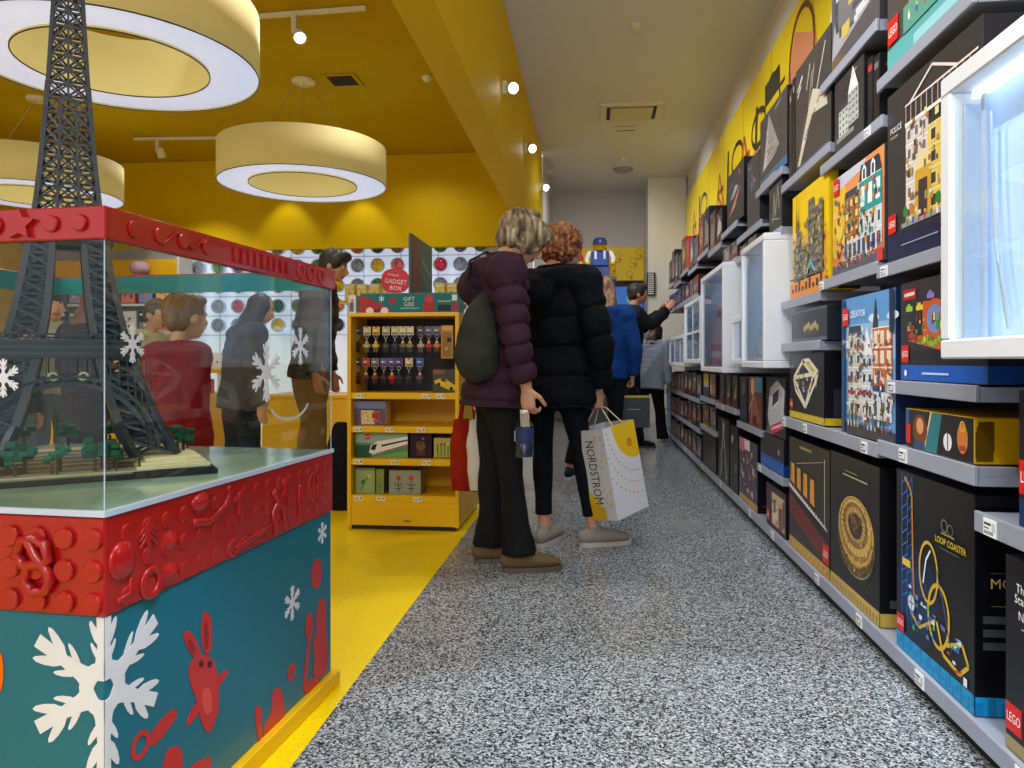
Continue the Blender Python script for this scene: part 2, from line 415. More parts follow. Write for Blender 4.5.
def art_amphi(a, rg):
    a.rect(0, 0, 1, 1, (20, 20, 22)); a.rect(0, 0, 1, .09, (200, 170, 80))
    for i in range(16): a.rect(.04 + i * .06, .012, .075 + i * .06, .06, (160, 126, 50))
    cx = .55
    def o(r, ry, v, c): a.circ(cx, v, r, c, 28, ry)
    o(.37, .25, .44, (150, 150, 130)); o(.36, .25, .45, (120, 92, 40)); o(.36, .24, .50, (200, 160, 76)); o(.33, .215, .515, (160, 120, 52)); o(.3, .19, .53, (216, 182, 100)); o(.25, .155, .545, (150, 112, 50)); o(.2, .12, .55, (200, 166, 90)); o(.15, .085, .55, (110, 84, 44))
    a.speck(rg, 120, .25, .2, .86, .7, [(206, 170, 90), (120, 90, 40), (160, 126, 60), (90, 66, 30), (226, 200, 120)], .02); a.circ(.56, .54, .13, (60, 46, 26), 18, .085); a.speck(rg, 26, .46, .48, .66, .6, [(150, 120, 60), (90, 66, 34)], .03)
    for k in range(3):
        for i in range(22):
            t = R(185 + i * 8); x, y = cx + .36 * math.cos(t), .5 - .045 * k - .01 + .24 * math.sin(t)
            a.rect(x - .008, y, x + .008, y + .025, (66, 46, 22))
    for i in range(24):
        t = R(i * 15); a.line([(cx + .16 * math.cos(t), .55 + .09 * math.sin(t)), (cx + .31 * math.cos(t), .525 + .2 * math.sin(t))], .006, (120, 90, 44))
    a.text('AMPHITHEATRE', .3, .86, .03, (180, 170, 130), maxw=.5) if False else a.line([(.32, .87), (.82, .87)], .012, (170, 160, 120)); a.line([(.36, .9), (.62, .9)], .006, (150, 140, 110))

def art_liner(a, rg):
    a.rect(0, 0, 1, 1, (44, 40, 34)); a.rect(0, 0, 1, .09, (206, 160, 60))
    for i in range(10): a.line([(.04 + i * .1, .015), (.08 + i * .1, .07)], .012, (150, 110, 40))
    a.poly([(0, .48), (1, .26), (1, .12), (.95, .1), (.0, .3)], (110, 26, 26)); a.poly([(0, .54), (1, .34), (1, .26), (0, .48)], (18, 18, 20))
    a.poly([(0, .58), (.9, .4), (.96, .36), (0, .54)], (232, 226, 214))
    for i in range(16): a.rect(.02 + i * .055, .555 - i * .0108, .045 + i * .055, .575 - i * .0108, (80, 70, 60))
    for i in range(4): a.poly([(.05 + i * .17, .6 - i * .03), (.16 + i * .17, .58 - i * .03), (.15 + i * .17, .78 - i * .02), (.06 + i * .17, .79 - i * .02)], (214, 150, 50)); a.rect(.06 + i * .17, .77 - i * .02, .15 + i * .17, .8 - i * .02, (30, 26, 24))
    a.line([(.9, .38), (.9, .92)], .014, (200, 190, 170)); a.line([(.9, .9), (.2, .78)], .004, (190, 180, 160)); a.line([(.3, .94), (.6, .94)], .02, (150, 140, 80))
    a.logo(.86, .11, .12)

def art_coaster(a, rg):
    a.rect(0, 0, 1, 1, (22, 22, 25)); a.circ(.3, .35, .3, (14, 34, 66), 20); a.circ(.3, .33, .2, (20, 50, 90), 20)
    a.rect(0, 0, 1, .09, (14, 150, 206))
    for i in range(24): a.rect(.01 + i * .042, .01 + .02 * (i % 2), .035 + i * .042, .05 + .02 * (i % 3), (10, 120, 180))
    Yl = (214, 176, 50)
    for x in (.09, .17, .24): a.line([(x, .2), (x, .99)], .014, (40, 92, 170))
    for i in range(10): a.line([(.09, .3 + i * .07), (.17, .34 + i * .07)], .008, (60, 120, 200)); a.line([(.17, .3 + i * .07), (.24, .34 + i * .07)], .006, (60, 120, 200))
    a.line([(.13, .97), (.2, .93), (.24, .88), (.26, .5), (.27, .34)], .02, (190, 130, 50)); a.rect(.1, .48, .22, .52, (230, 200, 60))
    a.ring(.47, .52, .12, .02, Yl, 26, .155); a.ring(.60, .33, .13, .024, Yl, 26, .155)
    a.line([(.22, .25), (.35, .2), (.5, .27), (.56, .3)], .02, Yl); a.line([(.58, .3), (.66, .16), (.85, .13), (.95, .2), (.88, .28), (.7, .22)], .024, Yl)
    a.line([(.4, .45), (.44, .58), (.5, .64)], .016, (236, 236, 236))
    a.line([(.64, .46), (.76, .2)], .012, (70, 90, 140)); a.line([(.58, .56), (.64, .44)], .01, (70, 90, 140))
    for i in range(34):
        x, y = .16 + rg.random() * .68, .1 + rg.random() * .22
        if y < .36 - .18 * x: y += .06
        a.rect(x, y, x + .02 + rg.random() * .03, y + .01 + rg.random() * .02, rg.choice([(60, 190, 110), (230, 230, 230), (40, 110, 200), (200, 60, 70), (30, 150, 160), (120, 130, 140)]))
    a.circ(.24, .3, .05, (200, 220, 230), 10); a.line([(.2, .3), (.28, .3)], .01, (200, 60, 80)); a.line([(.24, .24), (.24, .36)], .01, (60, 120, 200))
    a.ring(.68, .8, .035, .01, (120, 116, 90)); a.ring(.75, .79, .03, .008, (110, 106, 90)); a.line([(.64, .76), (.8, .76)], .01, (150, 140, 80))
    a.rect(.56, .70, .9, .75, (20, 20, 20)); a.text('LOOP COASTER', .57, .705, .033, (236, 206, 30), maxw=.36); a.line([(.62, .685), (.86, .685)], .008, (90, 90, 80))
    a.logo(.02, .1, .11); a.rect(.9, .1, .94, .14, (230, 230, 230)); a.line([(.8, .13), (.88, .15)], .01, (200, 50, 50))

def art_night(a, rg):
    a.rect(0, 0, 1, 1, (24, 24, 30)); a.rect(0, 0, 1, .07, (160, 140, 100))
    a.rect(.45, .2, .98, .85, (230, 230, 240)); a.rect(.47, .22, .96, .83, (26, 40, 80))
    for i in range(7): a.ring(.55 + .4 * rg.random(), .5 + .3 * rg.random(), .04 + .04 * rg.random(), .02, rg.choice([(220, 200, 90), (90, 140, 200), (150, 190, 220)]), 12)
    a.poly([(.47, .22), (.96, .22), (.96, .36), (.7, .42), (.47, .3)], (20, 70, 60)); a.poly([(.53, .22), (.6, .22), (.58, .6), (.56, .66)], (16, 40, 30))
    a.text('The', .08, .83, .045, (236, 236, 240)); a.text('Starry', .07, .76, .06, (240, 240, 244), maxw=.34); a.text('Night', .1, .68, .06, (240, 240, 244), maxw=.34)
    a.line([(.12, .655), (.5, .655)], .006, (180, 180, 190)); a.logo(.0, .1, .12)

def art_wedge(a, rg, c=(196, 190, 186)):
    a.rect(0, 0, 1, 1, (76, 72, 74)); a.rect(0, 0, 1, .12, (60, 110, 160)); a.rect(0, 0, .6, .06, (206, 170, 110))
    a.poly([(.12, .22), (.62, .3), (.36, .95)], c); a.poly([(.3, .26), (.74, .36), (.36, .95)], tuple(int(v * .8) for v in c))
    for i in range(30):
        t = rg.random(); x = .24 + .3 * rg.random() * (1 - t); a.rect(x, .27 + t * .5, x + .05 * (1 - t) + .01, .28 + t * .5 + .01, rg.choice([(120, 116, 112), (224, 220, 214), (90, 86, 86)]))
    a.rect(.5, .3, .66, .42, (150, 146, 140)); a.rect(.54, .42, .64, .48, (170, 166, 160)); a.line([(.6, .9), (.82, .94)], .015, (160, 158, 160))

def art_fighter(a, rg):
    a.rect(0, 0, 1, 1, (66, 62, 62))
    a.poly([(.06, .06), (.14, .05), (.5, .42), (.92, .36), (.86, .5), (.62, .6), (.52, .64), (.4, .5)], (198, 190, 170)); a.poly([(.06, .06), (.4, .5), (.3, .46), (.08, .12)], (90, 84, 78))
    a.line([(.6, .55), (.86, .92)], .02, (200, 194, 176)); a.line([(.4, .5), (.5, .82)], .016, (180, 170, 150)); a.line([(.34, .7), (.44, .9)], .018, (206, 196, 150)); a.line([(.5, .66), (.56, .86)], .012, (206, 196, 150))
    for i in range(14): a.rect(.2 + i * .04, .2 + i * .024, .23 + i * .04, .23 + i * .024, rg.choice([(120, 110, 100), (160, 70, 50), (226, 220, 206)]))
    a.line([(.06, .78), (.22, .88)], .03, (206, 200, 196)); a.line([(.06, .72), (.18, .8)], .02, (206, 200, 196)); a.rect(.1, 0, .9, .04, (90, 100, 130))

def art_grand(a, rg):
    a.rect(0, 0, 1, 1, (74, 68, 64)); a.rect(0, 0, 1, .14, (90, 170, 170)); a.rect(.3, .03, .8, .09, (150, 200, 206))
    facade(a, .25, .6, .3, .95, (214, 150, 40), (60, 70, 120), (240, 220, 150), 6, 4); facade(a, .6, .97, .3, .8, (206, 206, 200), (110, 70, 50), (230, 170, 70), 5, 4)
    a.rect(.2, .14, 1, .3, (90, 150, 130)); people_row(a, .22, .97, .2, 9, rg); a.logo(.02, .16, .12)

def art_frame(a, rg):
    a.rect(0, 0, 1, 1, (22, 20, 24)); a.rect(0, 0, 1, .1, (206, 180, 40))
    for i in range(14): a.rect(.02 + i * .07, .015 + .03 * (i % 2), .06 + i * .07, .045 + .03 * (i % 2), (230, 205, 70))
    W = (232, 226, 196)
    a.poly([(.14, .62), (.42, .88), (.72, .68), (.5, .2), (.46, .2)], (60, 50, 70)); a.poly([(.42, .88), (.66, .84), (.86, .72), (.8, .5), (.72, .68)], (206, 190, 80))
    for q in (((.14, .62), (.42, .88), (.72, .68), (.5, .22)), ((.42, .88), (.6, .9), (.86, .72), (.72, .68)), ((.14, .62), (.2, .44), (.5, .2), (.76, .56), (.86, .72))): a.line(q, .035, W, True)
    for i in range(26):
        x, y = .26 + rg.random() * .4, .38 + rg.random() * .34; a.rect(x, y, x + .03, y + .04, rg.choice([(180, 60, 60), (226, 200, 90), (90, 80, 130), (226, 226, 214), (90, 120, 80)]))
    a.logo(.02, .13, .09); a.line([(.04, .8), (.14, .8)], .012, (160, 160, 160))

def art_blocks(a, rg):
    a.rect(0, 0, 1, 1, (46, 40, 48)); a.rect(0, 0, 1, .15, (16, 90, 190)); a.rect(0, .15, 1, .3, (26, 22, 28))
    a.poly([(.1, .4), (.5, .3), (1, .26), (1, .42), (.4, .46)], (196, 96, 40))
    for x in (.3, .52): a.rect(x, .42, x + .08, .78, (206, 90, 40)); a.line([(x, .5), (x + .08, .5)], .01, (240, 150, 70)); a.line([(x, .6), (x + .08, .6)], .01, (240, 150, 70))
    a.ring(.45, .6, .11, .04, (206, 90, 40), 20, .16); a.circ(.45, .6, .1, (120, 140, 190), 18, .14)
    for i in range(20): a.rect(.24 + i * .035, .36 + .03 * math.sin(i), .27 + i * .035, .41 + .03 * math.sin(i), (110, 200, 50))
    for x, y, c in ((.08, .7, (150, 206, 40)), (.22, .7, (230, 206, 40)), (.1, .5, (230, 140, 60)), (.56, .8, (150, 140, 190)), (.68, .76, (220, 90, 60)), (.74, .9, (240, 210, 60)), (.84, .84, (70, 110, 200)), (.36, .8, (140, 120, 190)), (.9, .6, (160, 206, 60)), (.12, .42, (180, 60, 50)), (.8, .5, (70, 160, 70))): a.rect(x, y, x + .09, y + .05, c); a.rect(x + .02, y + .05, x + .06, y + .075, c)
    a.rect(.04, .82, .22, .93, (170, 30, 30)); a.text('GAMER', .05, .85, .04, (240, 240, 240), maxw=.16) if False else a.line([(.06, .87), (.2, .88)], .02, (230, 220, 210))
    a.speck(rg, 60, .1, .36, .95, .6, [(110, 200, 50), (206, 90, 40), (240, 210, 60), (120, 60, 40), (60, 140, 60)], .035); a.logo(.02, .18, .1); a.line([(.3, .07), (.62, .07)], .012, (180, 210, 250)); a.circ(.08, .07, .02, (240, 240, 250))

def art_stage(a, rg):
    a.rect(0, 0, 1, 1, (26, 26, 34)); a.rect(.0, .1, .08, .6, (206, 30, 30)); a.rect(.0, .6, .05, 1, (40, 90, 150)); a.poly([(.3, 0), (.42, 1), (.58, 1), (.5, 0)], (40, 120, 130)); a.line([(.3, 0), (.42, 1)], .02, (230, 210, 160))
    a.circ(.24, .5, .12, (120, 60, 30), 14, .4); a.circ(.24, .6, .06, (226, 160, 110), 10); a.rect(.14, 0, .32, .2, (40, 70, 110))
    a.circ(.66, .35, .06, (236, 236, 240), 12); a.rect(.655, .15, .67, .6, (40, 60, 70)); a.circ(.86, .5, .07, (206, 120, 50), 14, .35); a.ring(.86, .78, .03, .012, (226, 180, 60)); a.rect(.82, .22, .9, .34, (150, 70, 40))

def art_car(a, rg):
    a.rect(0, 0, 1, 1, (30, 28, 34)); a.poly([(.2, .1), (.9, .3), (.95, .8), (.6, .96), (.2, .8), (.08, .3)], (190, 190, 194)); a.poly([(.3, .45), (.66, .6), (.7, .84), (.34, .72)], (36, 38, 60))
    a.line([(.3, .45), (.66, .6), (.7, .84), (.34, .72)], .03, (226, 226, 230), True)
    for i in range(5): a.line([(.36 + i * .06, .5 + i * .02), (.38 + i * .06, .74 + i * .02)], .01, (110, 110, 140))
    a.poly([(.1, .1), (.96, .34), (.96, .2), (.3, 0), (.1, 0)], (206, 50, 90)); a.line([(.3, .1), (.8, .22)], .03, (240, 200, 210)); a.rect(.05, .0, .2, .12, (50, 120, 60))

def art_room(a, rg):
    a.rect(0, 0, 1, 1, (60, 24, 34)); a.rect(.3, .1, .95, .85, (206, 180, 140)); a.rect(.35, .15, .6, .6, (226, 210, 180)); a.rect(.66, .1, .84, .6, (120, 70, 40)); a.rect(.4, .4, .5, .7, (60, 90, 110)); a.rect(.86, .2, .94, .8, (90, 60, 50))
    for i in range(14): x = .32 + rg.random() * .58; y = .1 + rg.random() * .6; a.rect(x, y, x + .05, y + .05, rg.choice([(180, 60, 50), (226, 206, 150), (90, 60, 40), (120, 140, 120)]))
    a.logo(.02, .12, .14)

def art_crowd(a, rg):
    a.rect(0, 0, 1, 1, (70, 60, 74)); a.rect(0, .8, .3, 1, (200, 110, 130)); a.rect(.3, .84, .6, 1, (226, 210, 220)); a.rect(0, 0, 1, .1, (190, 140, 80))
    for i in range(60):
        x, y = rg.random() * .95, .12 + rg.random() * .68; a.rect(x, y, x + .05 + rg.random() * .06, y + .03 + rg.random() * .08, rg.choice([(150, 90, 60), (90, 80, 110), (170, 170, 190), (110, 60, 50), (60, 70, 100), (200, 160, 120), (60, 50, 54)]))

def art_any(a, rg, bg=None, fg=None):
    bg = bg or rg.choice([(34, 32, 38), (50, 48, 54), (26, 30, 44), (66, 56, 52)]); a.rect(0, 0, 1, 1, bg)
    a.rect(0, 0, 1, .1, rg.choice([(60, 60, 70), (150, 130, 60), (30, 60, 110), (90, 40, 40), bg]))
    k = rg.randint(0, 3); pal = fg or [(170, 168, 166), (120, 112, 100), (190, 150, 90), (150, 70, 50), (90, 110, 140), (206, 200, 190)]
    if k == 0:
        c = rg.choice(pal); a.poly([(.15, .25), (.8, .35), (.9, .5), (.6, .75), (.3, .6)], c); a.poly([(.3, .6), (.6, .75), (.5, .88), (.34, .8)], tuple(int(v * .7) for v in c))
    elif k == 1:
        for i in range(3): facade(a, .12 + i * .27, .36 + i * .27, .15, .5 + rg.random() * .3, rg.choice(pal), (50, 56, 70), (200, 196, 190), 4, 2, 'mans')
    elif k == 2:
        a.circ(.5, .5, .3, rg.choice(pal), 18, .24); a.circ(.5, .52, .2, bg, 18, .15); a.circ(.5, .55, .1, rg.choice(pal), 12)
    else:
        for i in range(3): x = .2 + i * .28; c = rg.choice(pal); a.rect(x - .07, .2, x + .07, .6, c); a.circ(x, .7, .07, rg.choice(pal)); a.rect(x - .1, .3, x - .07, .55, c); a.rect(x + .07, .3, x + .1, .55, c)
    for i in range(16):
        x, y = .12 + rg.random() * .7, .16 + rg.random() * .6; a.rect(x, y, x + .02 + rg.random() * .06, y + .01 + rg.random() * .04, rg.choice(pal))
    a.speck(rg, 50, .1, .14, .9, .8, pal, .03)
    a.line([(.1, .9), (.1 + .4 * rg.random() + .1, .9)], .02, (190, 190, 190))
    if rg.random() < .6: a.logo(.03, .12, .13)

# ------------------------------------------------------------------ camera
TH = R(6.32)
cam_d = bpy.data.cameras.new('camera'); cam = bpy.data.objects.new('camera', cam_d); C.objects.link(cam)
cam.location = (0, 0, .95); cam.rotation_euler = (R(90), 0, TH)
cam_d.sensor_width = 36; cam_d.lens = 36 * 740 / 1024; cam_d.shift_y = -23 / 1024; cam_d.clip_start = .05
bpy.context.scene.camera = cam
cT, sT = math.cos(TH), math.sin(TH)
def at(px, zc, z=0):                       # a point at camera depth zc seen in picture column px
    xc = (px - 512) / 740 * zc
    return Vector((xc * cT - zc * sT, xc * sT + zc * cT, z))
def zat(py, zc): return .95 - (py - 361) / 740 * zc

# ------------------------------------------------------------------ the room
ZC = 3.76
def slab(name, mat, a, b):
    m = MB(); m.box(a, b); return struct(m, name, mat)
slab('floor', M['terrazzo'], (-.705, -3.6, -.06), (1.45, 12.6, 0))
slab('floor', M['yfloor'], (-8, -3.6, -.06), (-.705, 12.6, 0))
slab('ceiling', M['gceil'], (-.7, -3.6, ZC), (1.6, 12.6, ZC + .08))
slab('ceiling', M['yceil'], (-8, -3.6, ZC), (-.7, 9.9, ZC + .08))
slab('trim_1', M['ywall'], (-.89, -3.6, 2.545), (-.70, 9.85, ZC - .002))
slab('wall_back', M['ywall'], (-8, 9.85, 2.5), (-.70, 9.97, ZC - .002))
slab('wall_back', M['gwall'], (-.82, 10.17, 0), (-.70, 12.4, ZC - .002))
slab('wall_far', M['gwall'], (-.7, 12.38, 0), (1.45, 12.5, ZC - .002))
slab('trim_2', M['wwall'], (.825, 11.5, 0), (1.4, 12.375, ZC - .002))
slab('wall_right', M['wwall'], (1.42, -3.6, 0), (1.55, 12.5, ZC - .002))
slab('wall_left', M['ywall'], (-8.1, -3.6, 0), (-8, 9.97, ZC))

# white wall behind the brick canisters
WY = 10.06
m = MB(); m.box((-8, WY + .0, 0), (-.83, WY + .1, 2.95)); struct(m, 'wall_back', M['white'])
# lit white grid panels
px2x = lambda px, Y: (lambda r: (Y * sT - r * Y * cT) / (-cT - r * sT))((px - 512) / 740)
gx0, gx1 = px2x(186, WY), px2x(482, WY)
gp = empty('canister_grid', (0, WY, 0), 0, 'white glowing wall grid holding rows of coloured brick canisters', 'display wall')
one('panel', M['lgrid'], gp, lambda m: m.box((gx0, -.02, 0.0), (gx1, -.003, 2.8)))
def grid_lines(m):
    x = gx0
    while x < gx1 + .01: m.box((x - .004, -.028, 1.05), (x + .004, -.021, 2.8)); x += .528
    for k in range(7): z = zat(334 - 20 * k, 10.1); m.box((gx0, -.0285, z - .004), (gx1, -.0215, z + .004))
one('divider_lines', M['shelf'], gp, grid_lines)
# canisters
cols = [((40, 110, 190), 'blue'), ((60, 140, 130), 'teal'), ((180, 60, 60), 'dark red'), ((240, 210, 40), 'yellow'), ((150, 165, 190), 'grey blue'), ((90, 150, 80), 'green'),
        ((230, 110, 120), 'coral pink'), ((60, 70, 90), 'charcoal'), ((230, 60, 110), 'magenta'), ((170, 190, 225), 'pale blue'), ((240, 150, 60), 'orange'), ((150, 130, 170), 'mauve')]
rowdef = {0: [7, 7, 4, 2, 4, 3, 5, 1, 6, 7, 11, 9, 5, 11, 5], 1: [4, 5, 7, 2, 8, 9, 5, 0, 4, 3, 6, 2, 8, 9, 4], 2: [9, 4, 5, 9, 1, 10, 0, 3, 4, 5, 9, 7, 4, 9, 0],
          3: [0, 9, 6, 2, 1, 5, 4, 10, 3, 8, 7, 11, 9, 5, 2], 4: [1, 4, 9, 5, 3, 0, 6, 7, 11, 2, 10, 8, 0, 1, 3]}
rown = ['top row', 'second row', 'third row', 'fourth row', 'fifth row']
ordn = ['first', 'second', 'third', 'fourth', 'fifth', 'sixth', 'seventh', 'eighth', 'ninth', 'tenth', 'eleventh', 'twelfth', 'thirteenth', 'fourteenth', 'fifteenth']
for r in range(5):
    z = zat([245, 264, 284, 304.5, 324][r], 10.1)
    for k in range(15):
        x = px2x(202 + 19.75 * k - (0 if k < 12 else -3), WY)
        ci = rowdef[r][k]; col, cn = cols[ci]
        c = empty('brick_canister', (x, WY - .0205, z), 0, '%s brick canister, %s from the left in the %s of the white wall' % (cn, ordn[k], rown[r]), 'canister', 'brick canisters on the white wall')
        ax = (Vector((1, 0, 0)), Vector((0, 0, 1)), Vector((0, -1, 0)))
        one('cup', M['frost'], c, lambda m: m.rev([(0, 0), (.085, 0), (.098, .06), (.1, .10), (.094, .105), (.088, .06), (.0, .055)], n=20, ax=ax))
        def fill(m):
            rg = random.Random(r * 31 + k)
            m.rev([(.0, .09), (.05, .088), (.088, .062)], n=16, ax=ax, col=col)
            for q in range(14):
                t, rr = rg.random() * 6.28, .07 * math.sqrt(rg.random()); d = rg.randint(-25, 25)
                m.box((rr * math.cos(t) - .012, -.105, rr * math.sin(t) - .009), (rr * math.cos(t) + .012, -.08, rr * math.sin(t) + .009), tuple(max(0, min(255, v + d)) for v in col))
        one('brick_fill', PLAST, c, fill)

# ------------------------------------------------------------------ ceiling fittings
def ring_lamp(x, y, label):
    o = empty('ring_pendant_lamp', (x, y, 0), 0, label, 'lamp', 'round ring lamps under the yellow ceiling')
    zb, H_, Ro, Ri = 2.72, .36, .815, .52
    one('outer_shade', M['fabric'], o, lambda m: m.rev([(Ro - .006, zb - .012), (Ro, zb - .012), (Ro, zb + H_), (Ro - .006, zb + H_), (Ro - .006, zb - .012)], n=72))
    one('inner_shade', M['fabrin'], o, lambda m: m.rev([(Ri, zb - .012), (Ri + .006, zb - .012), (Ri + .006, zb + H_), (Ri, zb + H_), (Ri, zb - .012)], n=72))
    one('diffuser', M['diff'], o, lambda m: m.rev([(Ri + .007, zb), (Ro - .007, zb), (Ro - .007, zb + .008), (Ri + .007, zb + .008), (Ri + .007, zb)], n=72))
    one('rim_trim', M['shelfd'], o, lambda m: [m.rev([(q, zb - .018), (q + .007, zb - .018), (q + .007, zb - .0122), (q, zb - .0122), (q, zb - .018)], n=72) for q in (Ri, Ro - .007)])
    one('seam', M['shelf'], o, lambda m: m.box((Ri - .008, .0, zb), (Ri - .001, .006, zb + H_)))
    for k in range(3):
        t = R(50 + 120 * k); one('cable', M['metal'], o, lambda m: m.bar((.7 * math.cos(t), .7 * math.sin(t), zb + H_), (.05 * math.cos(t), .05 * math.sin(t), ZC - .03), .004))
        one('spreader', M['metal'], o, lambda m: m.bar((Ri + .006, 0, zb + H_ - .01), (Ro - .006, 0, zb + H_ - .01), .01)).rotation_euler.z = t
    one('ceiling_canopy', M['offwh'], o, lambda m: m.rev([(0, ZC - .035), (.11, ZC - .035), (.12, ZC - .02), (.12, ZC), (0, ZC)], n=32))
    return o
ra, rb, rc = at(115, 4.4), at(303.5, 7.4), at(38, 7.9)
ring_lamp(ra.x, ra.y, 'largest looking cream ring lamp above the glass display case')
ring_lamp(rb.x, rb.y, 'cream ring lamp hanging alone between the display case and the yellow beam')
ring_lamp(rc.x, rc.y, 'cream ring lamp partly hidden behind the tower model and red rim')

spots = []
def track(px0, zc0, px1, zc1, heads, label):
    a, b = at(px0, zc0, ZC - .02), at(px1, zc1, ZC - .02)
    o = empty('lighting_track', tuple(a), 0, label, 'track light')
    d = b - a
    one('rail', M['offwh'], o, lambda m: m.bar((0, 0, 0), d, .035, t2=.03))
    for t, aim in heads:
        p = d * t; h = one('spot_head', M['offwh'], o, lambda m: [m.bar(p + Vector((0, 0, -.02)), p + Vector((0, 0, -.16)), .05, t2=.04)])
        q = p + Vector((.04, 0, -.17)); A = Vector(aim).normalized(); u = A.orthogonal().normalized(); w = A.cross(u)
        one('lamp_housing', M['offwh'], h, lambda m: m.rev([(0, -.06), (.035, -.06), (.05, .0), (.052, .07), (.046, .07), (.04, .02), (0, .02)], c=q, n=20, ax=(u, w, A)))
        one('lens', M['lens'], h, lambda m: m.rev([(.0, .05), (.044, .055), (.044, .052), (0, .047)], c=q, n=20, ax=(u, w, A)))
        spots.append((a + q + A * .1, aim))
track(252, 6.0, 366, 5.85, [(.38, (.6, -1.1, -1.3))], 'white ceiling track with one bright spot beside the big ring lamp')
track(134, 9.3, 219, 9.25, [(.28, (.1, .7, -1.6))], 'thin ceiling track with small spot head left of the far ring lamp')
track(-20, 5.2, 60, 5.1, [(.7, (.1, .7, -1.6))], 'short ceiling track seen through the big ring lamp')

def on_x(px, py, X):
    r = (px - 512) / 740; Y = (X * cT + r * X * sT) / (r * cT - sT); zc = -X * sT + Y * cT
    return Y, .95 - (py - 361) / 740 * zc
beam_heads = []
for (px, py), nm in (((505, 88), 'nearest'), ((526, 148), 'middle'), ((541, 187), 'farthest')):
    Y, z = on_x(px, py, -.68); beam_heads.append((Y, z))
    o = empty('wall_spotlight', (-.70, Y, z), 0, '%s bright spotlight on the right face of the yellow beam' % nm, 'spotlight', 'spotlights along the yellow beam')
    A = Vector((.5, -.75, -.35)).normalized(); u = A.orthogonal().normalized(); w = A.cross(u)
    one('bracket', M['offwh'], o, lambda m: m.box((0, -.02, -.05), (.035, .02, .05)))
    one('lamp_housing', M['offwh'], o, lambda m: m.rev([(0, -.05), (.03, -.05), (.042, .0), (.046, .06), (.04, .06), (.03, .01), (0, .01)], c=(.06, 0, 0), n=20, ax=(u, w, A)))
    one('lens', M['lens'], o, lambda m: m.rev([(0, .066), (.03, .064), (.04, .056), (.04, .05), (0, .05)], c=(.06, 0, 0), n=20, ax=(u, w, A)))

def ceil_thing(px, py, fn, name, label, cat, zz=ZC):
    zc = (zz - .95) * 740 / (361 - py); p = at(px, zc, zz); o = empty(name, tuple(p), 0, label, cat); fn(o, zc); return o
def cassette(o, zc):
    w, d = .345, .31
    one('outer_frame', M['offwh'], o, lambda m: [m.box((-w, -d, -.025), (w, -d + .07, 0), ch=.004), m.box((-w, d - .07, -.025), (w, d, 0), ch=.004), m.box((-w, -d + .07, -.025), (-w + .07, d - .07, 0), ch=.004), m.box((w - .07, -d + .07, -.025), (w, d - .07, 0), ch=.004)])
    one('slot', M['black'], o, lambda m: m.box((-w + .07, -d + .07, -.006), (w - .07, d - .07, -.001)))
    one('centre_panel', M['cream'], o, lambda m: m.box((-w + .11, -d + .12, -.03), (w - .11, d - .10, -.007), ch=.004))
ceil_thing(631, 112, cassette, 'air_conditioning_cassette', 'square air conditioning vent panel set in the grey aisle ceiling', 'air vent')
def vent(o, zc):
    one('frame', M['yceil'], o, lambda m: [m.box((-.17, -.17, -.012), (.17, -.13, 0)), m.box((-.17, .13, -.012), (.17, .17, 0)), m.box((-.17, -.13, -.012), (-.13, .13, 0)), m.box((.13, -.13, -.012), (.17, .13, 0))])
    one('grille', M['black'], o, lambda m: [m.box((-.13, -.13 + k * .022, -.008), (.13, -.118 + k * .022, -.002), (20, 20, 20)) for k in range(12)])
ceil_thing(343, 80, vent, 'ceiling_air_vent', 'small square dark air vent in the yellow ceiling', 'air vent')
def dome(r, mat='offwh'):
    def f(o, zc):
        one('housing', M[mat], o, lambda m: m.rev([(0, -.05), (r * .6, -.048), (r * .95, -.02), (r, 0), (0, 0)], n=24))
    return f
ceil_thing(427, 76, dome(.055), 'smoke_detector', 'round white detector on the yellow ceiling beside the beam', 'smoke detector')
ceil_thing(636, 24, dome(.055), 'smoke_detector', 'round detector on the grey ceiling nearest the top of the picture', 'smoke detector')
ceil_thing(623, 157, dome(.04), 'smoke_detector', 'tiny sprinkler just beyond the air conditioning vent panel', 'sprinkler')
ceil_thing(623, 169, dome(.15, 'shelf'), 'ceiling_speaker', 'dark round ceiling speaker at the far end of the aisle', 'speaker')
ceil_thing(549, 172, dome(.1), 'ceiling_downlight', 'dim round downlight near the far end of the yellow beam', 'downlight')
def strip(o, zc): one('cover', M['offwh'], o, lambda m: m.box((-.12, -.06, -.02), (.12, .06, 0), ch=.005)); one('slot', M['shelfd'], o, lambda m: m.box((-.11, .03, -.024), (.11, .045, -.0205)))
ceil_thing(626, 128, strip, 'ceiling_access_cover', 'small slotted cover next to the air conditioning vent panel', 'ceiling cover')

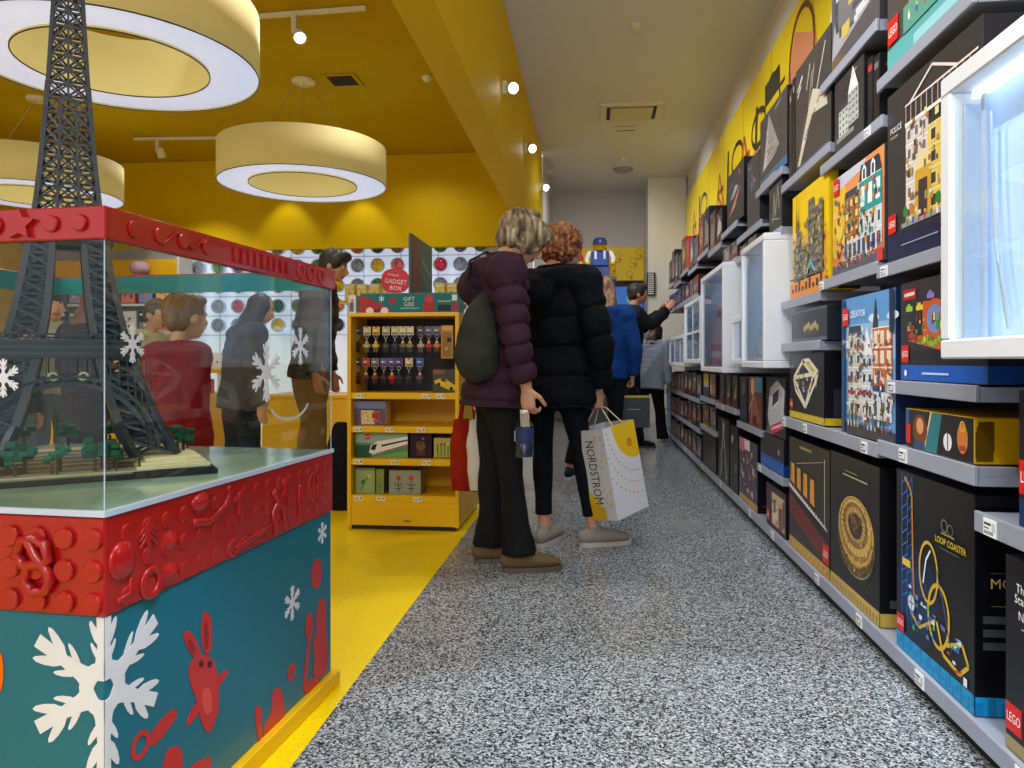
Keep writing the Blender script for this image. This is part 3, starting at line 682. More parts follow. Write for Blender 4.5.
# ------------------------------------------------------------------ right wall: backing, frieze
m = MB(); m.box((1.37, -1.0, 0), (1.415, 11.45, 2.5)); struct(m, 'trim_3', M['navy'])
m = MB(); m.box((1.385, -1.0, 2.52), (1.418, 11.45, 3.40), (246, 216, 6))
m.box((1.3705, 1, 2.1), (1.384, 11.45, 2.52), (246, 216, 6)) if False else None
fr = Frame((1.3848, 11.45, 2.52), (0, -1, 0), (0, 0, 1), (-1, 0, 0)); a = Art(m, fr, 1, 1)
rg = random.Random(3)
for y in (10.3, 9.2, 8.15, 7.1, 6.0, 4.9, 3.8): a.rect(11.45 - y, 0, 11.45 - y + .012, .88, (150, 120, 10))
a = Art(m, fr, 3, 1); a.l = .001
def doodle(u, kind):
    if kind == 0:  # figure in a top hat and striped suit
        a.rect(u, .0, u + .22, .34, (60, 60, 66)); [a.rect(u + .02 + i * .05, .0, u + .035 + i * .05, .34, (230, 230, 230)) for i in range(4)]
        a.circ(u + .11, .42, .08, (246, 216, 6), 14); a.ring(u + .11, .42, .08, .012, (30, 30, 30)); a.rect(u + .03, .5, u + .19, .66, (40, 40, 46)); a.rect(u - .02, .48, u + .24, .51, (40, 40, 46))
    elif kind == 1:  # rocket
        a.poly([(u, 0), (u + .14, 0), (u + .12, .45), (u + .07, .6), (u + .02, .45)], (236, 236, 240)); a.rect(u + .1, 0, u + .2, .4, (30, 130, 120))
    elif kind == 2:
        a.ring(u + .1, .4, .09, .016, (40, 36, 30), 20, .14); a.line([(u, 0), (u + .06, .25), (u + .1, .26)], .02, (40, 36, 30)); a.line([(u + .2, 0), (u + .14, .25)], .02, (40, 36, 30)); a.circ(u + .05, .1, .05, (220, 120, 110))
    elif kind == 3:
        a.line([(u, .0), (u + .1, .5), (u + .2, .0), (u + .05, .3), (u + .18, .3)], .02, (200, 90, 60)); a.line([(u + .25, 0), (u + .28, .6)], .03, (40, 40, 40))
    else:
        a.poly([(u, 0), (u + .3, .1), (u + .26, .5), (u + .1, .7), (u + .04, .5)], (230, 150, 110)); a.ring(u + .15, .5, .1, .014, (120, 60, 30)); a.rect(u + .1, .1, u + .2, .3, (60, 120, 180))
for y, k in ((10.8, 3), (9.9, 2), (8.7, 3), (7.7, 2), (7.35, 3), (6.75, 2), (6.3, 0), (5.6, 4), (4.6, 1), (4.2, 1), (3.75, 4), (3.2, 3), (2.7, 2), (2.2, 0)): doodle((11.45 - y) / 3, k)
o = struct(m, 'trim_4', PRINT)

# ------------------------------------------------------------------ shelves and boxes on the right wall
XS = .905
def shelf(Y0, Y1, z, label, depth=.46, tags=(), dark=False, th=.036):
    o = empty('wall_shelf', (XS, (Y0 + Y1) / 2, z), 0, label, 'shelf', 'grey metal shelves of the right wall')
    L = (Y1 - Y0) / 2
    one('deck', M['shelfd' if dark else 'shelf'], o, lambda m: m.box((.004, -L, -.02), (depth, L, 0)))
    one('front_lip', M['shelf'], o, lambda m: m.box((-.008, -L, -th), (.0035, L, .004), ch=.002))
    one('end_plate', M['shelf'], o, lambda m: m.box((.004, -L, -th), (depth * .8, -L + .004, -.0205)))
    for t in tags:
        def f(m):
            m.box((-.0100, t - .028, -th + .002), (-.0085, t + .028, -.002), (244, 244, 246))
            fr = Frame((-.0100, t + .028, -th + .002), (0, -1, 0), (0, 0, 1), (-1, 0, 0)); a = Art(m, fr, .056, th - .004)
            a.rect(.08, .62, .6, .76, (60, 60, 70)); a.rect(.08, .4, .45, .5, (120, 120, 130)); [a.rect(.1 + i * .09, .1, .14 + i * .09, .3, (30, 30, 30)) for i in range(8)]; a.rect(.68, .3, .92, .8, (200, 205, 215))
        one('price_tag', PAPER, o, f)
    return o

def wbox(Y0, Y1, z0, z1, label, art, side=(24, 24, 28), dx=.008, depth=.2, base=None, basez=.08, sideart=None, group=None, seed=None, cat='box'):
    """a boxed set standing with its printed front towards the aisle"""
    x0 = XS + dx
    o_ = (x0, (Y0 + Y1) / 2, z0); m = MB(); L = (Y1 - Y0) / 2; h = z1 - z0
    m.box((0, -L, 0), (depth, L, h), side, ch=.0015)
    rg = random.Random(seed if seed is not None else int(Y0 * 1000 + z0 * 77))
    a = Art(m, Frame((0, L - .0015, .0015), (0, -1, 0), (0, 0, 1), (-1, 0, 0)), 2 * L - .003, h - .003)
    art(a, rg)
    b = Art(m, Frame((.0015, -L, .0015), (1, 0, 0), (0, 0, 1), (0, -1, 0)), depth - .003, h - .003)
    if base: b.rect(0, 0, 1, basez, base)
    if sideart: sideart(b, rg)
    return tag(m.build('building_set_box', PRINT, None, o_), label, cat, group)

G_ = 'boxed building sets on the right wall'
def sb(b, rg):
    b.text('MO', .1, .58, .045, (206, 180, 90)); b.text('O', .22, .52, .045, (206, 180, 90)); b.line([(.1, .65), (.9, .65)], .006, (120, 100, 50)); b.line([(.1, .5), (.9, .5)], .006, (120, 100, 50))
    for z in (.42, .36, .3): b.rect(.05, z, .9, z + .035, (70, 74, 84))
    for i in range(12): b.rect(i / 12, 0, i / 12 + .05, .06 + .02 * (i % 2), (10, 120, 180))
def sgen(b, rg):
    b.rect(.2, .1, .8, .14, (90, 90, 96)); b.rect(.3, .5, .7, .52, (120, 120, 120)); b.rect(.35, .8, .7, .84, (80, 80, 86))
def sbars(b, rg):
    for i in range(3): b.rect(.12 + i * .27, .12, .3 + i * .27, .5, (50, 50, 58))

# long bottom plinth shelf
shelf(1.15, 2.02, .09, 'lowest shelf nearest the viewer under the roller coaster box', tags=(-.28, .08), th=.044)
shelf(2.022, 4.8, .09, 'long lowest shelf running along the floor from the amphitheatre box', tags=(-1.25, -.78, -.3, .45, 1.0), th=.044)
shelf(4.802, 9.6, .09, 'far half of the lowest shelf along the floor', tags=(-1.8, -.9, .3, 1.4), th=.044)
m = MB(); m.box((.93, 1.15, 0), (1.36, 9.6, .045)); o = m.build('shelf_toe_kick', M['black']); tag(o, 'black recessed kick plate under the lowest shelf of the right wall', 'kick plate')
# uppers
shelf(1.2, 1.868, .592, 'short shelf at the right edge above the starry painting box', tags=(.26,), th=.044)
shelf(1.868, 2.474, .696, 'waist-high shelf under the stage box', tags=(.1,), th=.044)
shelf(2.476, 3.69, .684, 'long waist-high shelf under the corner building box', tags=(-.5, .2, .55), th=.044)
shelf(1.862, 2.41, .888, 'shelf under the colourful game blocks box', tags=(.22,))
shelf(3.086, 3.69, 1.03, 'shelf above the black glowing cube box')
shelf(3.08, 3.69, 1.228, 'shelf under the yellow skyline box')
shelf(2.483, 3.075, 1.266, 'shelf under the orange street building box', tags=(.27,))
shelf(1.87, 2.478, 1.247, 'shelf under the dark police building box', tags=(.24,))
shelf(1.87, 2.478, 1.84, 'high shelf above the police building box')
shelf(2.438, 3.073, 1.722, 'high shelf above the street building box', tags=(-.2,))
shelf(2.482, 3.073, 2.044, 'topmost shelf below the large grey spacecraft box')
shelf(2.96, 3.69, 1.79, 'high shelf under the white star fighter box')
shelf(3.686, 4.258, 1.888, 'high shelf under the white wedge spacecraft box')
shelf(3.70, 4.134, 1.60, 'small shelf resting just over the near lit display case')
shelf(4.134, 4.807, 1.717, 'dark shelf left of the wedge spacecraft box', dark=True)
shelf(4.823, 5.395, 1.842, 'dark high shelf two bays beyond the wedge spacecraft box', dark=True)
shelf(3.671, 4.218, .384, 'low shelf under the blue-banded black box', tags=(.2,))
shelf(4.134, 4.807, .572, 'low shelf under the brown figures box')
shelf(4.83, 5.61, .640, 'low shelf with three narrow creature boxes', tags=(.1,))
shelf(5.655, 6.433, .418, 'low shelf above the dark maroon box')
shelf(5.655, 6.433, .655, 'upper low shelf two bays beyond the creature boxes')

# boxes
wbox(1.25, 1.762, .092, .522, 'black box with a starry night painting and thin letters, at the right edge', art_night, base=(160, 140, 100), basez=.07, group=G_, depth=.22)
wbox(1.25, 1.71, .594, .887, 'dark box with white lettering and red logo at right edge', lambda a, rg: (a.rect(0, 0, 1, 1, (30, 32, 44)), a.rect(0, 0, 1, .2, (20, 50, 100)), a.text('Ves', .06, .84, .07, (240, 240, 240)), a.line([(.06, .79), (.3, .79)], .01, (200, 200, 200)), a.logo(.0, .24, .16), a.text('18+', .06, .1, .05, (230, 230, 240)), a.circ(.6, .5, .2, (110, 150, 150)), a.ring(.4, .34, .08, .03, (190, 190, 190)), a.ring(.8, .34, .08, .03, (190, 190, 190))), side=(24, 26, 36), group=G_)
wbox(1.898, 2.36, .092, .626, 'tall black box with yellow loop roller coaster and blue base', art_coaster, side=(14, 14, 18), base=(14, 150, 206), basez=.085, sideart=sb, depth=.36, group=G_)
wbox(2.495, 2.99, .092, .606, 'black box with golden oval amphitheatre', art_amphi, side=(20, 20, 22), base=(200, 170, 80), basez=.085, depth=.3, group=G_, sideart=lambda b, rg: (b.rect(.1, .12, .7, .17, (80, 84, 90)), b.rect(.6, .28, .7, .3, (90, 90, 90)), b.rect(.62, .6, .68, .61, (190, 190, 190))))
wbox(3.0, 3.6, .092, .598, 'dark box with an old ocean liner and red hull', art_liner, base=(206, 160, 60), depth=.2, group=G_)
wbox(1.90, 2.294, .70, .812, 'low black box with film scene and yellow end on the waist-high shelf', art_stage, side=(196, 150, 10), depth=.25, group=G_, sideart=lambda b, rg: [b.rect(rg.random() * .1, rg.random() * .9, .08 + rg.random() * .1, rg.random() * .9 + .05, (90, 66, 10)) for i in range(16)])
wbox(2.367, 2.844, .69, 1.176, 'tall blue box with detailed corner building and many tiny people', art_corner_store, side=(26, 44, 80), depth=.18, group=G_)
wbox(3.073, 3.594, .69, .985, 'black box with a glowing white cube frame and yellow base', art_frame, side=(20, 19, 24), base=(196, 170, 40), basez=.1, depth=.3, group=G_, sideart=sbars)
wbox(1.835, 2.33, .894, 1.18, 'black box with colourful game blocks, orange arch and blue band', art_blocks, side=(22, 20, 26), base=(14, 60, 130), basez=.15, depth=.2, group=G_, sideart=lambda b, rg: (b.rect(.3, .8, .7, .9, (120, 24, 24)), b.line([(.1, .7), (.25, .7)], .04, (220, 220, 220))))  # blue band on the side is a darker blue, its shade put into the colour
wbox(3.034, 3.558, 1.034, 1.172, 'small clear-lidded dark box with gold figures on middle shelf', lambda a, rg: (a.rect(0, 0, 1, 1, (58, 62, 68)), a.rect(0, 0, 1, .1, (90, 100, 110)), [a.circ(.4 + .06 * i, .4 + .05 * (i % 3), .03, (206, 190, 120), 8) for i in range(7)], [a.line([(.4 + .06 * i, .2), (.4 + .06 * i, .5)], .012, (150, 130, 80)) for i in range(7)], a.rect(.0, .95, 1, 1, (110, 116, 124))), side=(40, 44, 50), group=G_)
wbox(3.015, 3.541, 1.232, 1.70, 'yellow box with a city skyline in evening light', art_skyline, side=(240, 200, 20), depth=.12, group=G_, sideart=lambda b, rg: b.rect(.3, 0, 1, 1, (60, 56, 30)))
wbox(2.454, 2.96, 1.27, 1.64, 'orange and teal box with a row of old street buildings', art_paris, side=(60, 60, 70), depth=.14, group=G_)
wbox(1.861, 2.43, 1.251, 1.772, 'large dark box with ornate police station building', art_police, side=(40, 38, 42), depth=.24, group=G_)
wbox(1.80, 2.43, 1.844, 2.34, 'box with gold mansion picture and teal base on the high shelf', art_grand, side=(54, 50, 50), depth=.3, group=G_)
wbox(2.50, 2.975, 2.048, 2.56, 'topmost grey box with a huge silver spacecraft', lambda a, rg: (a.rect(0, 0, 1, 1, (84, 80, 84)), a.poly([(0, .1), (.9, .2), (1, .5), (.7, .7), (.1, .5)], (160, 160, 166)), [a.rect(.05 + rg.random() * .85, .14 + rg.random() * .45, .12 + rg.random() * .85, .2 + rg.random() * .45, rg.choice([(200, 200, 206), (110, 108, 112), (196, 170, 90), (70, 70, 76), (150, 90, 70)])) for i in range(44)], a.line([(.1, .7), (.3, .9)], .02, (206, 206, 206)), a.poly([(.0, .1), (.0, 0), (.4, 0), (.2, .1)], (110, 90, 70))), side=(60, 58, 62), depth=.22, group=G_)
wbox(2.635, 2.94, 1.726, 2.0, 'dark box with silver building art under the topmost shelf', lambda a, rg: (a.rect(0, 0, 1, 1, (58, 54, 56)), facade(a, .15, .5, .2, .55, (190, 196, 190), (80, 84, 84), (220, 224, 220), 4, 3, 'mans'), facade(a, .5, .85, .25, .68, (160, 166, 160), (70, 74, 80), (230, 230, 226), 5, 3, 'tri'), a.line([(.6, .85), (.8, .92)], .02, (180, 180, 180)), a.rect(.1, .14, .7, .2, (140, 146, 140))), side=(30, 28, 32), group=G_)
for k, (y, c) in enumerate(((2.555, 'red-topped'), (2.50, 'black'))):
    wbox(y, y + .045, 1.726, 1.96 - .015 * k, 'thin %s upright box beside the silver building box' % c, lambda a, rg: (a.rect(0, 0, 1, 1, (30, 28, 32)), a.rect(.1, .8, .9, .9, (190, 50, 40) if k == 0 else (110, 110, 120))), sideart=lambda b, rg: (b.rect(.1, .8, .5, .86, (190, 50, 40)), b.rect(.2, .1, .4, .3, (80, 80, 80))), group=G_)
wbox(2.984, 3.489, 1.794, 2.262, 'dark box with a white star fighter spacecraft', art_fighter, side=(30, 26, 28), depth=.22, group=G_)
for k, (y, c) in enumerate(((3.50, 'black'), (3.555, 'grey'))):
    wbox(y, y + .05, 1.794, 2.25 - .03 * k, 'thin %s upright box left of the star fighter box' % c, lambda a, rg: (a.rect(0, 0, 1, 1, (46, 44, 46) if k else (30, 28, 30)), a.rect(.3, .86, .7, .92, (190, 150, 160))), group=G_)
wbox(3.64, 4.215, 1.892, 2.265, 'dark grey box with a white wedge-shaped spacecraft', art_wedge, side=(26, 24, 28), depth=.22, group=G_)
wbox(3.74, 4.0, 1.604, 1.86, 'small dark box with pale line drawing above the near display case', lambda a, rg: (a.rect(0, 0, 1, 1, (60, 60, 60)), a.line([(.3, .2), (.4, .8), (.5, .3), (.7, .9), (.8, .4)], .04, (170, 172, 166)), a.line([(.2, .3), (.8, .2)], .03, (140, 140, 136))), side=(34, 34, 36), group=G_)
wbox(4.225, 4.56, 1.721, 2.13, 'plain charcoal box with purple speckles left of the wedge spacecraft box', lambda a, rg: (a.rect(0, 0, 1, 1, (66, 66, 72)), [a.circ(.3 + rg.random() * .4, .55 + rg.random() * .2, .04, (130, 110, 140), 8) for i in range(9)], a.rect(.1, .86, .4, .9, (120, 120, 126))), side=(40, 40, 44), group=G_)
wbox(4.66, 5.23, 1.846, 2.205, 'black box with a red and silver flying craft in front of frieze', lambda a, rg: (a.rect(0, 0, 1, 1, (52, 50, 52)), a.poly([(.1, .2), (.6, .5), (.8, .6), (.5, .3)], (190, 120, 100)), a.poly([(.2, .5), (.5, .7), (.7, .62), (.4, .5)], (150, 150, 160)), a.circ(.75, .85, .03, (200, 120, 110)), a.line([(.1, .7), (.4, .8)], .02, (120, 110, 116))), side=(14, 14, 18), depth=.34, group=G_)
wbox(3.667, 4.064, .092, .31, 'small maroon box with furnished room picture on the lowest shelf', art_room, side=(26, 20, 30), depth=.2, group=G_, sideart=lambda b, rg: (b.rect(.1, .8, .5, .88, (150, 110, 120)), [b.rect(.1, .6 - i * .1, .9, .62 - i * .1, (70, 70, 90)) for i in range(5)]))
wbox(3.70, 4.2, .388, .565, 'black box with bright blue lower band on a low shelf', lambda a, rg: (a.rect(0, 0, 1, 1, (22, 28, 40)), a.rect(0, 0, 1, .36, (20, 80, 170)), [a.rect(.05 + i * .12, .05, .1 + i * .12, .2 + .1 * (i % 2), (30, 110, 200)) for i in range(8)], a.circ(.8, .6, .03, (150, 150, 150))), side=(18, 22, 32), base=(16, 60, 130), basez=.3, group=G_)
wbox(3.667, 4.07, .569, .868, 'box with a silver car and pink stripe under the display case', art_car, side=(24, 24, 30), depth=.14, group=G_)
wbox(4.284, 4.80, .092, .478, 'tall crowded box with brown and blue figures on the lowest shelf', art_crowd, side=(16, 16, 24), depth=.3, group=G_, sideart=lambda b, rg: (b.circ(.4, .86, .16, (200, 160, 50), 14), b.circ(.4, .86, .08, (30, 30, 30), 12), b.rect(.2, .12, .6, .24, (200, 200, 206)), b.rect(.1, .1, .9, .11, (160, 80, 60))))
wbox(4.16, 4.52, .576, .86, 'brown box with a bearded figure against blue sky', lambda a, rg: (a.rect(0, 0, 1, 1, (110, 60, 50)), a.rect(.5, .7, 1, 1, (90, 150, 190)), a.circ(.3, .8, .14, (206, 160, 110)), a.line([(.0, .3), (.4, .6), (.7, .2)], .03, (206, 150, 140)), a.poly([(.1, .0), (.5, .6), (.9, .1)], (150, 84, 70)), a.rect(.3, 0, .6, .2, (90, 30, 30)), a.line([(.2, .1), (.3, .7)], .02, (214, 190, 180))), side=(24, 20, 24), group=G_)
wbox(4.56, 4.79, .576, .85, 'dark blue and black box beside the bearded figure box', lambda a, rg: (a.rect(0, 0, 1, 1, (24, 30, 44)), a.circ(.5, .75, .2, (110, 70, 50)), a.rect(.2, .1, .8, .5, (50, 60, 80))), group=G_)
wbox(5.16, 5.6, .092, .545, 'tall black box with crossed white blades', lambda a, rg: (a.rect(0, 0, 1, 1, (28, 26, 32)), a.line([(.25, .05), (.5, .9)], .05, (190, 190, 196)), a.line([(.8, .02), (.5, .85)], .04, (200, 200, 200)), a.circ(.5, .86, .1, (150, 150, 156)), a.rect(.2, .3, .4, .5, (110, 100, 100))), depth=.3, group=G_, sideart=sgen)
wbox(4.85, 5.12, .092, .52, 'narrow black box standing right of the crossed blades box', lambda a, rg: (a.rect(0, 0, 1, 1, (20, 20, 24)), a.circ(.3, .8, .1, (200, 200, 200), 8), a.rect(.6, .3, .8, .45, (90, 90, 96))), depth=.3, group=G_)
for k, (y, c, n) in enumerate(((4.86, (170, 140, 90), 'tan'), (5.10, (190, 150, 100), 'sand-coloured'), (5.34, (140, 110, 90), 'brown'))):
    wbox(y, y + .2, .644, .86, 'narrow dark box with a %s winged creature' % n, lambda a, rg: (a.rect(0, 0, 1, 1, (36, 34, 42)), a.poly([(.2, .2), (.9, .9), (.7, .3)], c), a.poly([(.1, .1), (.5, .5), (.3, .0)], (110, 50, 50)), a.rect(0, 0, 1, .1, (120, 40, 40)), a.circ(.5, .85, .12, (120, 120, 130))), group='winged creature boxes')
wbox(5.7, 6.38, .092, .37, 'wide maroon and black box at floor level beyond crossed blades', lambda a, rg: (a.rect(0, 0, 1, 1, (34, 26, 34)), a.rect(.6, .1, .9, .8, (70, 40, 50)), a.line([(.2, .2), (.2, .8)], .03, (90, 80, 90))), group=G_)
wbox(5.7, 6.0, .422, .60, 'dark patterned box over the wide maroon box', art_any, group=G_)
wbox(6.04, 6.38, .422, .59, 'copper tinted box over the wide maroon box', lambda a, rg: (art_any(a, rg, (90, 60, 44))), group=G_)
wbox(5.72, 6.0, .66, .85, 'orange brown crowded box below the middle display case', lambda a, rg: art_any(a, rg, (150, 90, 56)), group=G_)
wbox(6.05, 6.35, .66, .855, 'grey blue box with yellow label below the middle display case', lambda a, rg: (a.rect(0, 0, 1, 1, (70, 74, 90)), a.rect(.1, .5, .9, .95, (206, 190, 30)), a.rect(.1, .4, .9, .5, (160, 180, 200))), group=G_)
# the bays farther along (6.45 .. 9.6)
rgf = random.Random(21)
tone = [((40, 38, 46), 'charcoal'), ((90, 60, 50), 'rust brown'), ((60, 70, 90), 'slate blue'), ((34, 40, 60), 'navy'), ((110, 100, 96), 'stone grey'), ((120, 50, 40), 'brick red'), ((60, 60, 50), 'olive grey'), ((30, 28, 32), 'black')]
bayn = ['sixth', 'seventh', 'eighth', 'ninth', 'tenth']
def fill(Y0, Y1, z, hmax, bay, where, n=2, red=False):
    w = (Y1 - Y0) / n
    for i in range(n):
        c, cn = tone[rgf.randint(0, 7)]
        if red and i == 0: c, cn = (190, 40, 26), 'bright red'
        h = hmax * (.75 + .25 * rgf.random())
        wbox(Y0 + i * w + .012, Y0 + (i + 1) * w - .012, z + .004, z + h, '%s box, %s one %s in the %s wall bay' % (cn, 'near' if i == 0 else 'far', where, bay), (lambda a, rg, c=c: art_any(a, rg, c)) if not (red and i == 0) else (lambda a, rg: (a.rect(0, 0, 1, 1, (190, 40, 26)), a.rect(0, 0, .5, 1, (110, 90, 60)))), side=tuple(int(v * .6) for v in c) if not red else (190, 40, 26), group='boxes in the far wall bays')
for k in range(5):
    Y0 = 6.46 + k * .62; Y1 = Y0 + .6
    for z, nm in ((.36, 'ankle'), (.62, 'knee')):
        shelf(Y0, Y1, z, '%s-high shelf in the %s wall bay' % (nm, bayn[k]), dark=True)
    fill(Y0, Y1, .09, .23, bayn[k], 'at floor level'); fill(Y0, Y1, .36, .22, bayn[k], 'on the ankle-high shelf'); fill(Y0, Y1, .62, .24, bayn[k], 'on the knee-high shelf')
for k, (Y0, Y1) in enumerate(((5.42, 6.0), (6.02, 6.62), (6.64, 7.26), (7.28, 7.9), (7.92, 8.54), (8.56, 9.2))):
    bn = ['fifth', 'sixth', 'seventh', 'eighth', 'ninth', 'tenth'][k]
    zt = 1.80 + .05 * (k % 2)
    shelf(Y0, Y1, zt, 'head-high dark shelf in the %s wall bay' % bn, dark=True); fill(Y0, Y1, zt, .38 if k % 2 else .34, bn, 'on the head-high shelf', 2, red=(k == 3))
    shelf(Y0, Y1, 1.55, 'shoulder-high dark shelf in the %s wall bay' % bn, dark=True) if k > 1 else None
    if k > 1: fill(Y0, Y1, 1.55, .2, bn, 'on the shoulder-high shelf')
shelf(4.83, 5.40, 1.612, 'low dark shelf just over the middle display case', dark=True, depth=.45)
fill(4.83, 5.40, 1.612, .16, 'fourth', 'over the middle display case')
shelf(4.27, 4.81, 1.60, 'small dark shelf between the two big display cases', dark=True)
fill(4.3, 4.8, 1.60, .08, 'third', 'between the big display cases')

# lit display cases on the wall
def lit_case(Y0, Y1, z0, z1, label, shelves=(), th=.035, X0=.82, divs=(), bd=.22):
    o = empty('lit_display_case', (X0, (Y0 + Y1) / 2, z0), 0, label, 'display case', 'white lit display cases on the right wall')
    L = (Y1 - Y0) / 2; h = z1 - z0; D = 1.36 - X0
    def frame(m):
        m.box((0, -L, 0), (D, L, th), ch=.004); m.box((0, -L, h - th), (D, L, h), ch=.004)
        m.box((0.0002, -L, th), (D, -L + th, h - th), ch=.004); m.box((0.0002, L - th, th), (D, L, h - th), ch=.004)
    one('case_frame', M['white'], o, frame)
    one('lit_back', M['litblue'], o, lambda m: m.box((bd, -L + th, th), (bd + .01, L - th, h - th)))
    one('led_strip', M['led'], o, lambda m: m.box((bd - .04, -L + th + .01, h - th - .02), (bd - .02, L - th - .01, h - th - .002)))
    one('inner_liner', M['frost'], o, lambda m: [m.box((.03, L - th - .008, th + .002), (bd - .003, L - th - .001, h - th - .03)), m.box((.03, -L + th + .001, th + .002), (bd - .003, -L + th + .008, h - th - .03))])
    for d in divs: one('divider', M['white'], o, lambda m: m.box((.01, d - .008, th), (bd - .002, d + .008, h - th)))
    for s_ in shelves: one('inner_shelf', M['white'], o, lambda m: m.box((.01, -L + th, s_ - .01), (bd - .002, L - th, s_ + .01)))
    one('glass_door', M['glass'], o, lambda m: m.box((.012, -L + th + .001, th + .001), (.015, L - th - .001, h - th - .001)))
    return o
lit_case(1.16, 1.865, .955, 1.618, 'large white framed display case at the right edge of the wall', th=.045, bd=.085)
lit_case(3.703, 4.268, .915, 1.573, 'second white display case, above the silver car box')
lit_case(4.86, 5.85, .873, 1.585, 'wide white display case in the middle of the wall')
lit_case(4.30, 4.80, .93, 1.22, 'small white lit cube case between two taller display cases', X0=.86)
lit_case(5.90, 6.9, .93, 1.46, 'white display case with two tiers beyond the middle one', shelves=(.26,), divs=(0,))
lit_case(6.95, 8.3, .90, 1.2, 'low far display case with three glowing panes', divs=(-.3, .2))
# things standing inside the cases
def brickmodel(Y, z, X, w, h, cols_, label, cat='model'):
    rg = random.Random(int(Y * 100)); o = empty('display_model', (X, Y, z), 0, label, cat)
    one('base', PLAST, o, lambda m: m.box((-w * .5, -w * .6, 0), (w * .5, w * .6, .012), cols_[0]))
    def f(m):
        zz = .012
        while zz < h:
            k = w * .4 * (1 - .6 * zz / h); m.box((-k, -k, zz), (k, k, zz + h * .12), rg.choice(cols_)); zz += h * .12
            m.rev([(k * .3, 0), (k * .3, .006)], c=(0, 0, zz), n=8, col=cols_[-1])
    one('brick_body', PLAST, o, f)
brickmodel(5.62, .91, .93, .18, .42, [(230, 200, 205), (236, 214, 214), (220, 150, 170)], 'pale pink brick tower inside the middle display case')
brickmodel(4.12, .953, .93, .15, .2, [(230, 232, 236), (200, 206, 216)], 'small white brick model inside second display case')
brickmodel(6.2, 1.205, .93, .12, .12, [(230, 190, 110), (240, 220, 170)], 'tiny tan brick model inside two-tier display case')
# clear vase-like model seen in the nearest case
o = empty('acrylic_stand', (.872, 1.70, 1.002), 0, 'clear bent acrylic stand inside the large right-edge display case', 'stand')
one('back_plate', M['frost'], o, lambda m: m.box((.0, .07, 0), (.008, .085, .56), ch=.001))
one('curved_lip', M['frost'], o, lambda m: m.loft([(.004, -.02, .02), (.004, .03, .2), (.004, .045, .36), (.004, .05, .5)], [(.003, .006)] * 4, n=8))

# hanging light blue packs at the far end of the low shelves
for k in range(5):
    m = MB(); m.box((0, -.06, 0), (.03, .06, .16), (150, 190, 214), ch=.003); a = Art(m, Frame((0, .06, 0), (0, -1, 0), (0, 0, 1), (-1, 0, 0)), .12, .16)
    a.rect(.2, .2, .8, .7, (40, 80, 110)); a.circ(.5, .8, .1, (230, 240, 246))
    tag(m.build('hanging_pack', PRINT, None, (.85, 8.78, .18 + k * .17)), ['lowest', 'second lowest', 'middle', 'second highest', 'topmost'][k] + ' pale blue pack hanging at the far end of the shelves', 'pack', 'pale blue hanging packs')
m = MB(); m.box((.881, 8.77, .008), (.892, 8.79, 1.05), (120, 124, 130)); m.box((.82, 8.7, .0), (.89, 8.86, .008), (90, 94, 100)); tag(m.build('pack_stand', PLAST), 'slim grey stand holding the pale blue hanging packs', 'display stand')
# striped vertical banner near the column
m = MB(); m.box((.80, 11.46, 1.95), (.93, 11.4995, 2.3), (30, 30, 34)); a = Art(m, Frame((.80, 11.46, 1.95), (1, 0, 0), (0, 0, 1), (0, -1, 0)), .13, .35)
for i in range(11): a.rect(.15, .06 + i * .085, .85, .1 + i * .085, (226, 226, 230))
tag(m.build('striped_banner', PRINT), 'small black and white striped vertical banner on the white column', 'banner')

# ------------------------------------------------------------------ glass display case with the tower
C0 = Vector((-.832, 1.181, 0)); ANG = math.atan2(-.0757, .997); S = .91
case = empty('glass_display_case', tuple(C0), ANG, 'square glass display case on teal and red base with snowflakes', 'display case')
vv = Vector((.0757, .997, 0)); uu = Vector((.997, -.0757, 0))
def solve(px, o, d):
    r = (px - 512) / 740
    ox, oz = o.x * cT + o.y * sT, -o.x * sT + o.y * cT; dx, dz = d.x * cT + d.y * sT, -d.x * sT + d.y * cT
    t = (r * oz - ox) / (dx - r * dz); return t, oz + t * dz
def rf(px, py): t, zc = solve(px, C0, vv); return t, zat(py, zc)          # right face: (along, height)
def ff(px, py): t, zc = solve(px, C0, uu); return t + S, zat(py, zc)       # front face
FR = Frame((0, 0, 0), (0, 1, 0), (0, 0, 1), (1, 0, 0)); FF = Frame((-S, 0, 0), (1, 0, 0), (0, 0, 1), (0, -1, 0))
one('plinth', M['ylam'], case, lambda m: m.box((-S - .02, -.02, 0), (.02, S + .02, .045), ch=.003))
one('base_body', M['teal'], case, lambda m: m.box((-S, 0, .045), (0, S, .512), ch=.002))
# red relief band
def tube(m, fr, pts, r, w=.004, closed=False, col=(200, 30, 26), fl=.62):
    m.loft([fr.p(u, v, w * .4) for u, v in pts], [(r * fl, r)] * len(pts), ref=fr.N, n=10, closed=closed, col=col)
def stud(m, fr, u, v, r=.019, h=.008):
    ax = (fr.U, fr.V, fr.N); m.rev([(r, 0), (r, h - .002), (r - .002, h), (0, h)], c=fr.p(u, v, 0), n=20, ax=ax, smooth=False)
def circ(u, v, r, n=20, ry=None, a0=0, a1=360): return [(u + r * math.cos(R(a0 + (a1 - a0) * i / n)), v + (ry or r) * math.sin(R(a0 + (a1 - a0) * i / n))) for i in range(n + (0 if a1 - a0 >= 360 else 1))]
def gem(m, fr, u, v, rx, ry, h=.014):
    n = 8; ring = [fr.p(u + rx * math.cos(2 * math.pi * i / n), v + ry * math.sin(2 * math.pi * i / n), 0) for i in range(n)]; top = fr.p(u, v, h)
    for i in range(n): m.face([ring[i], ring[(i + 1) % n], top], (200, 30, 26))
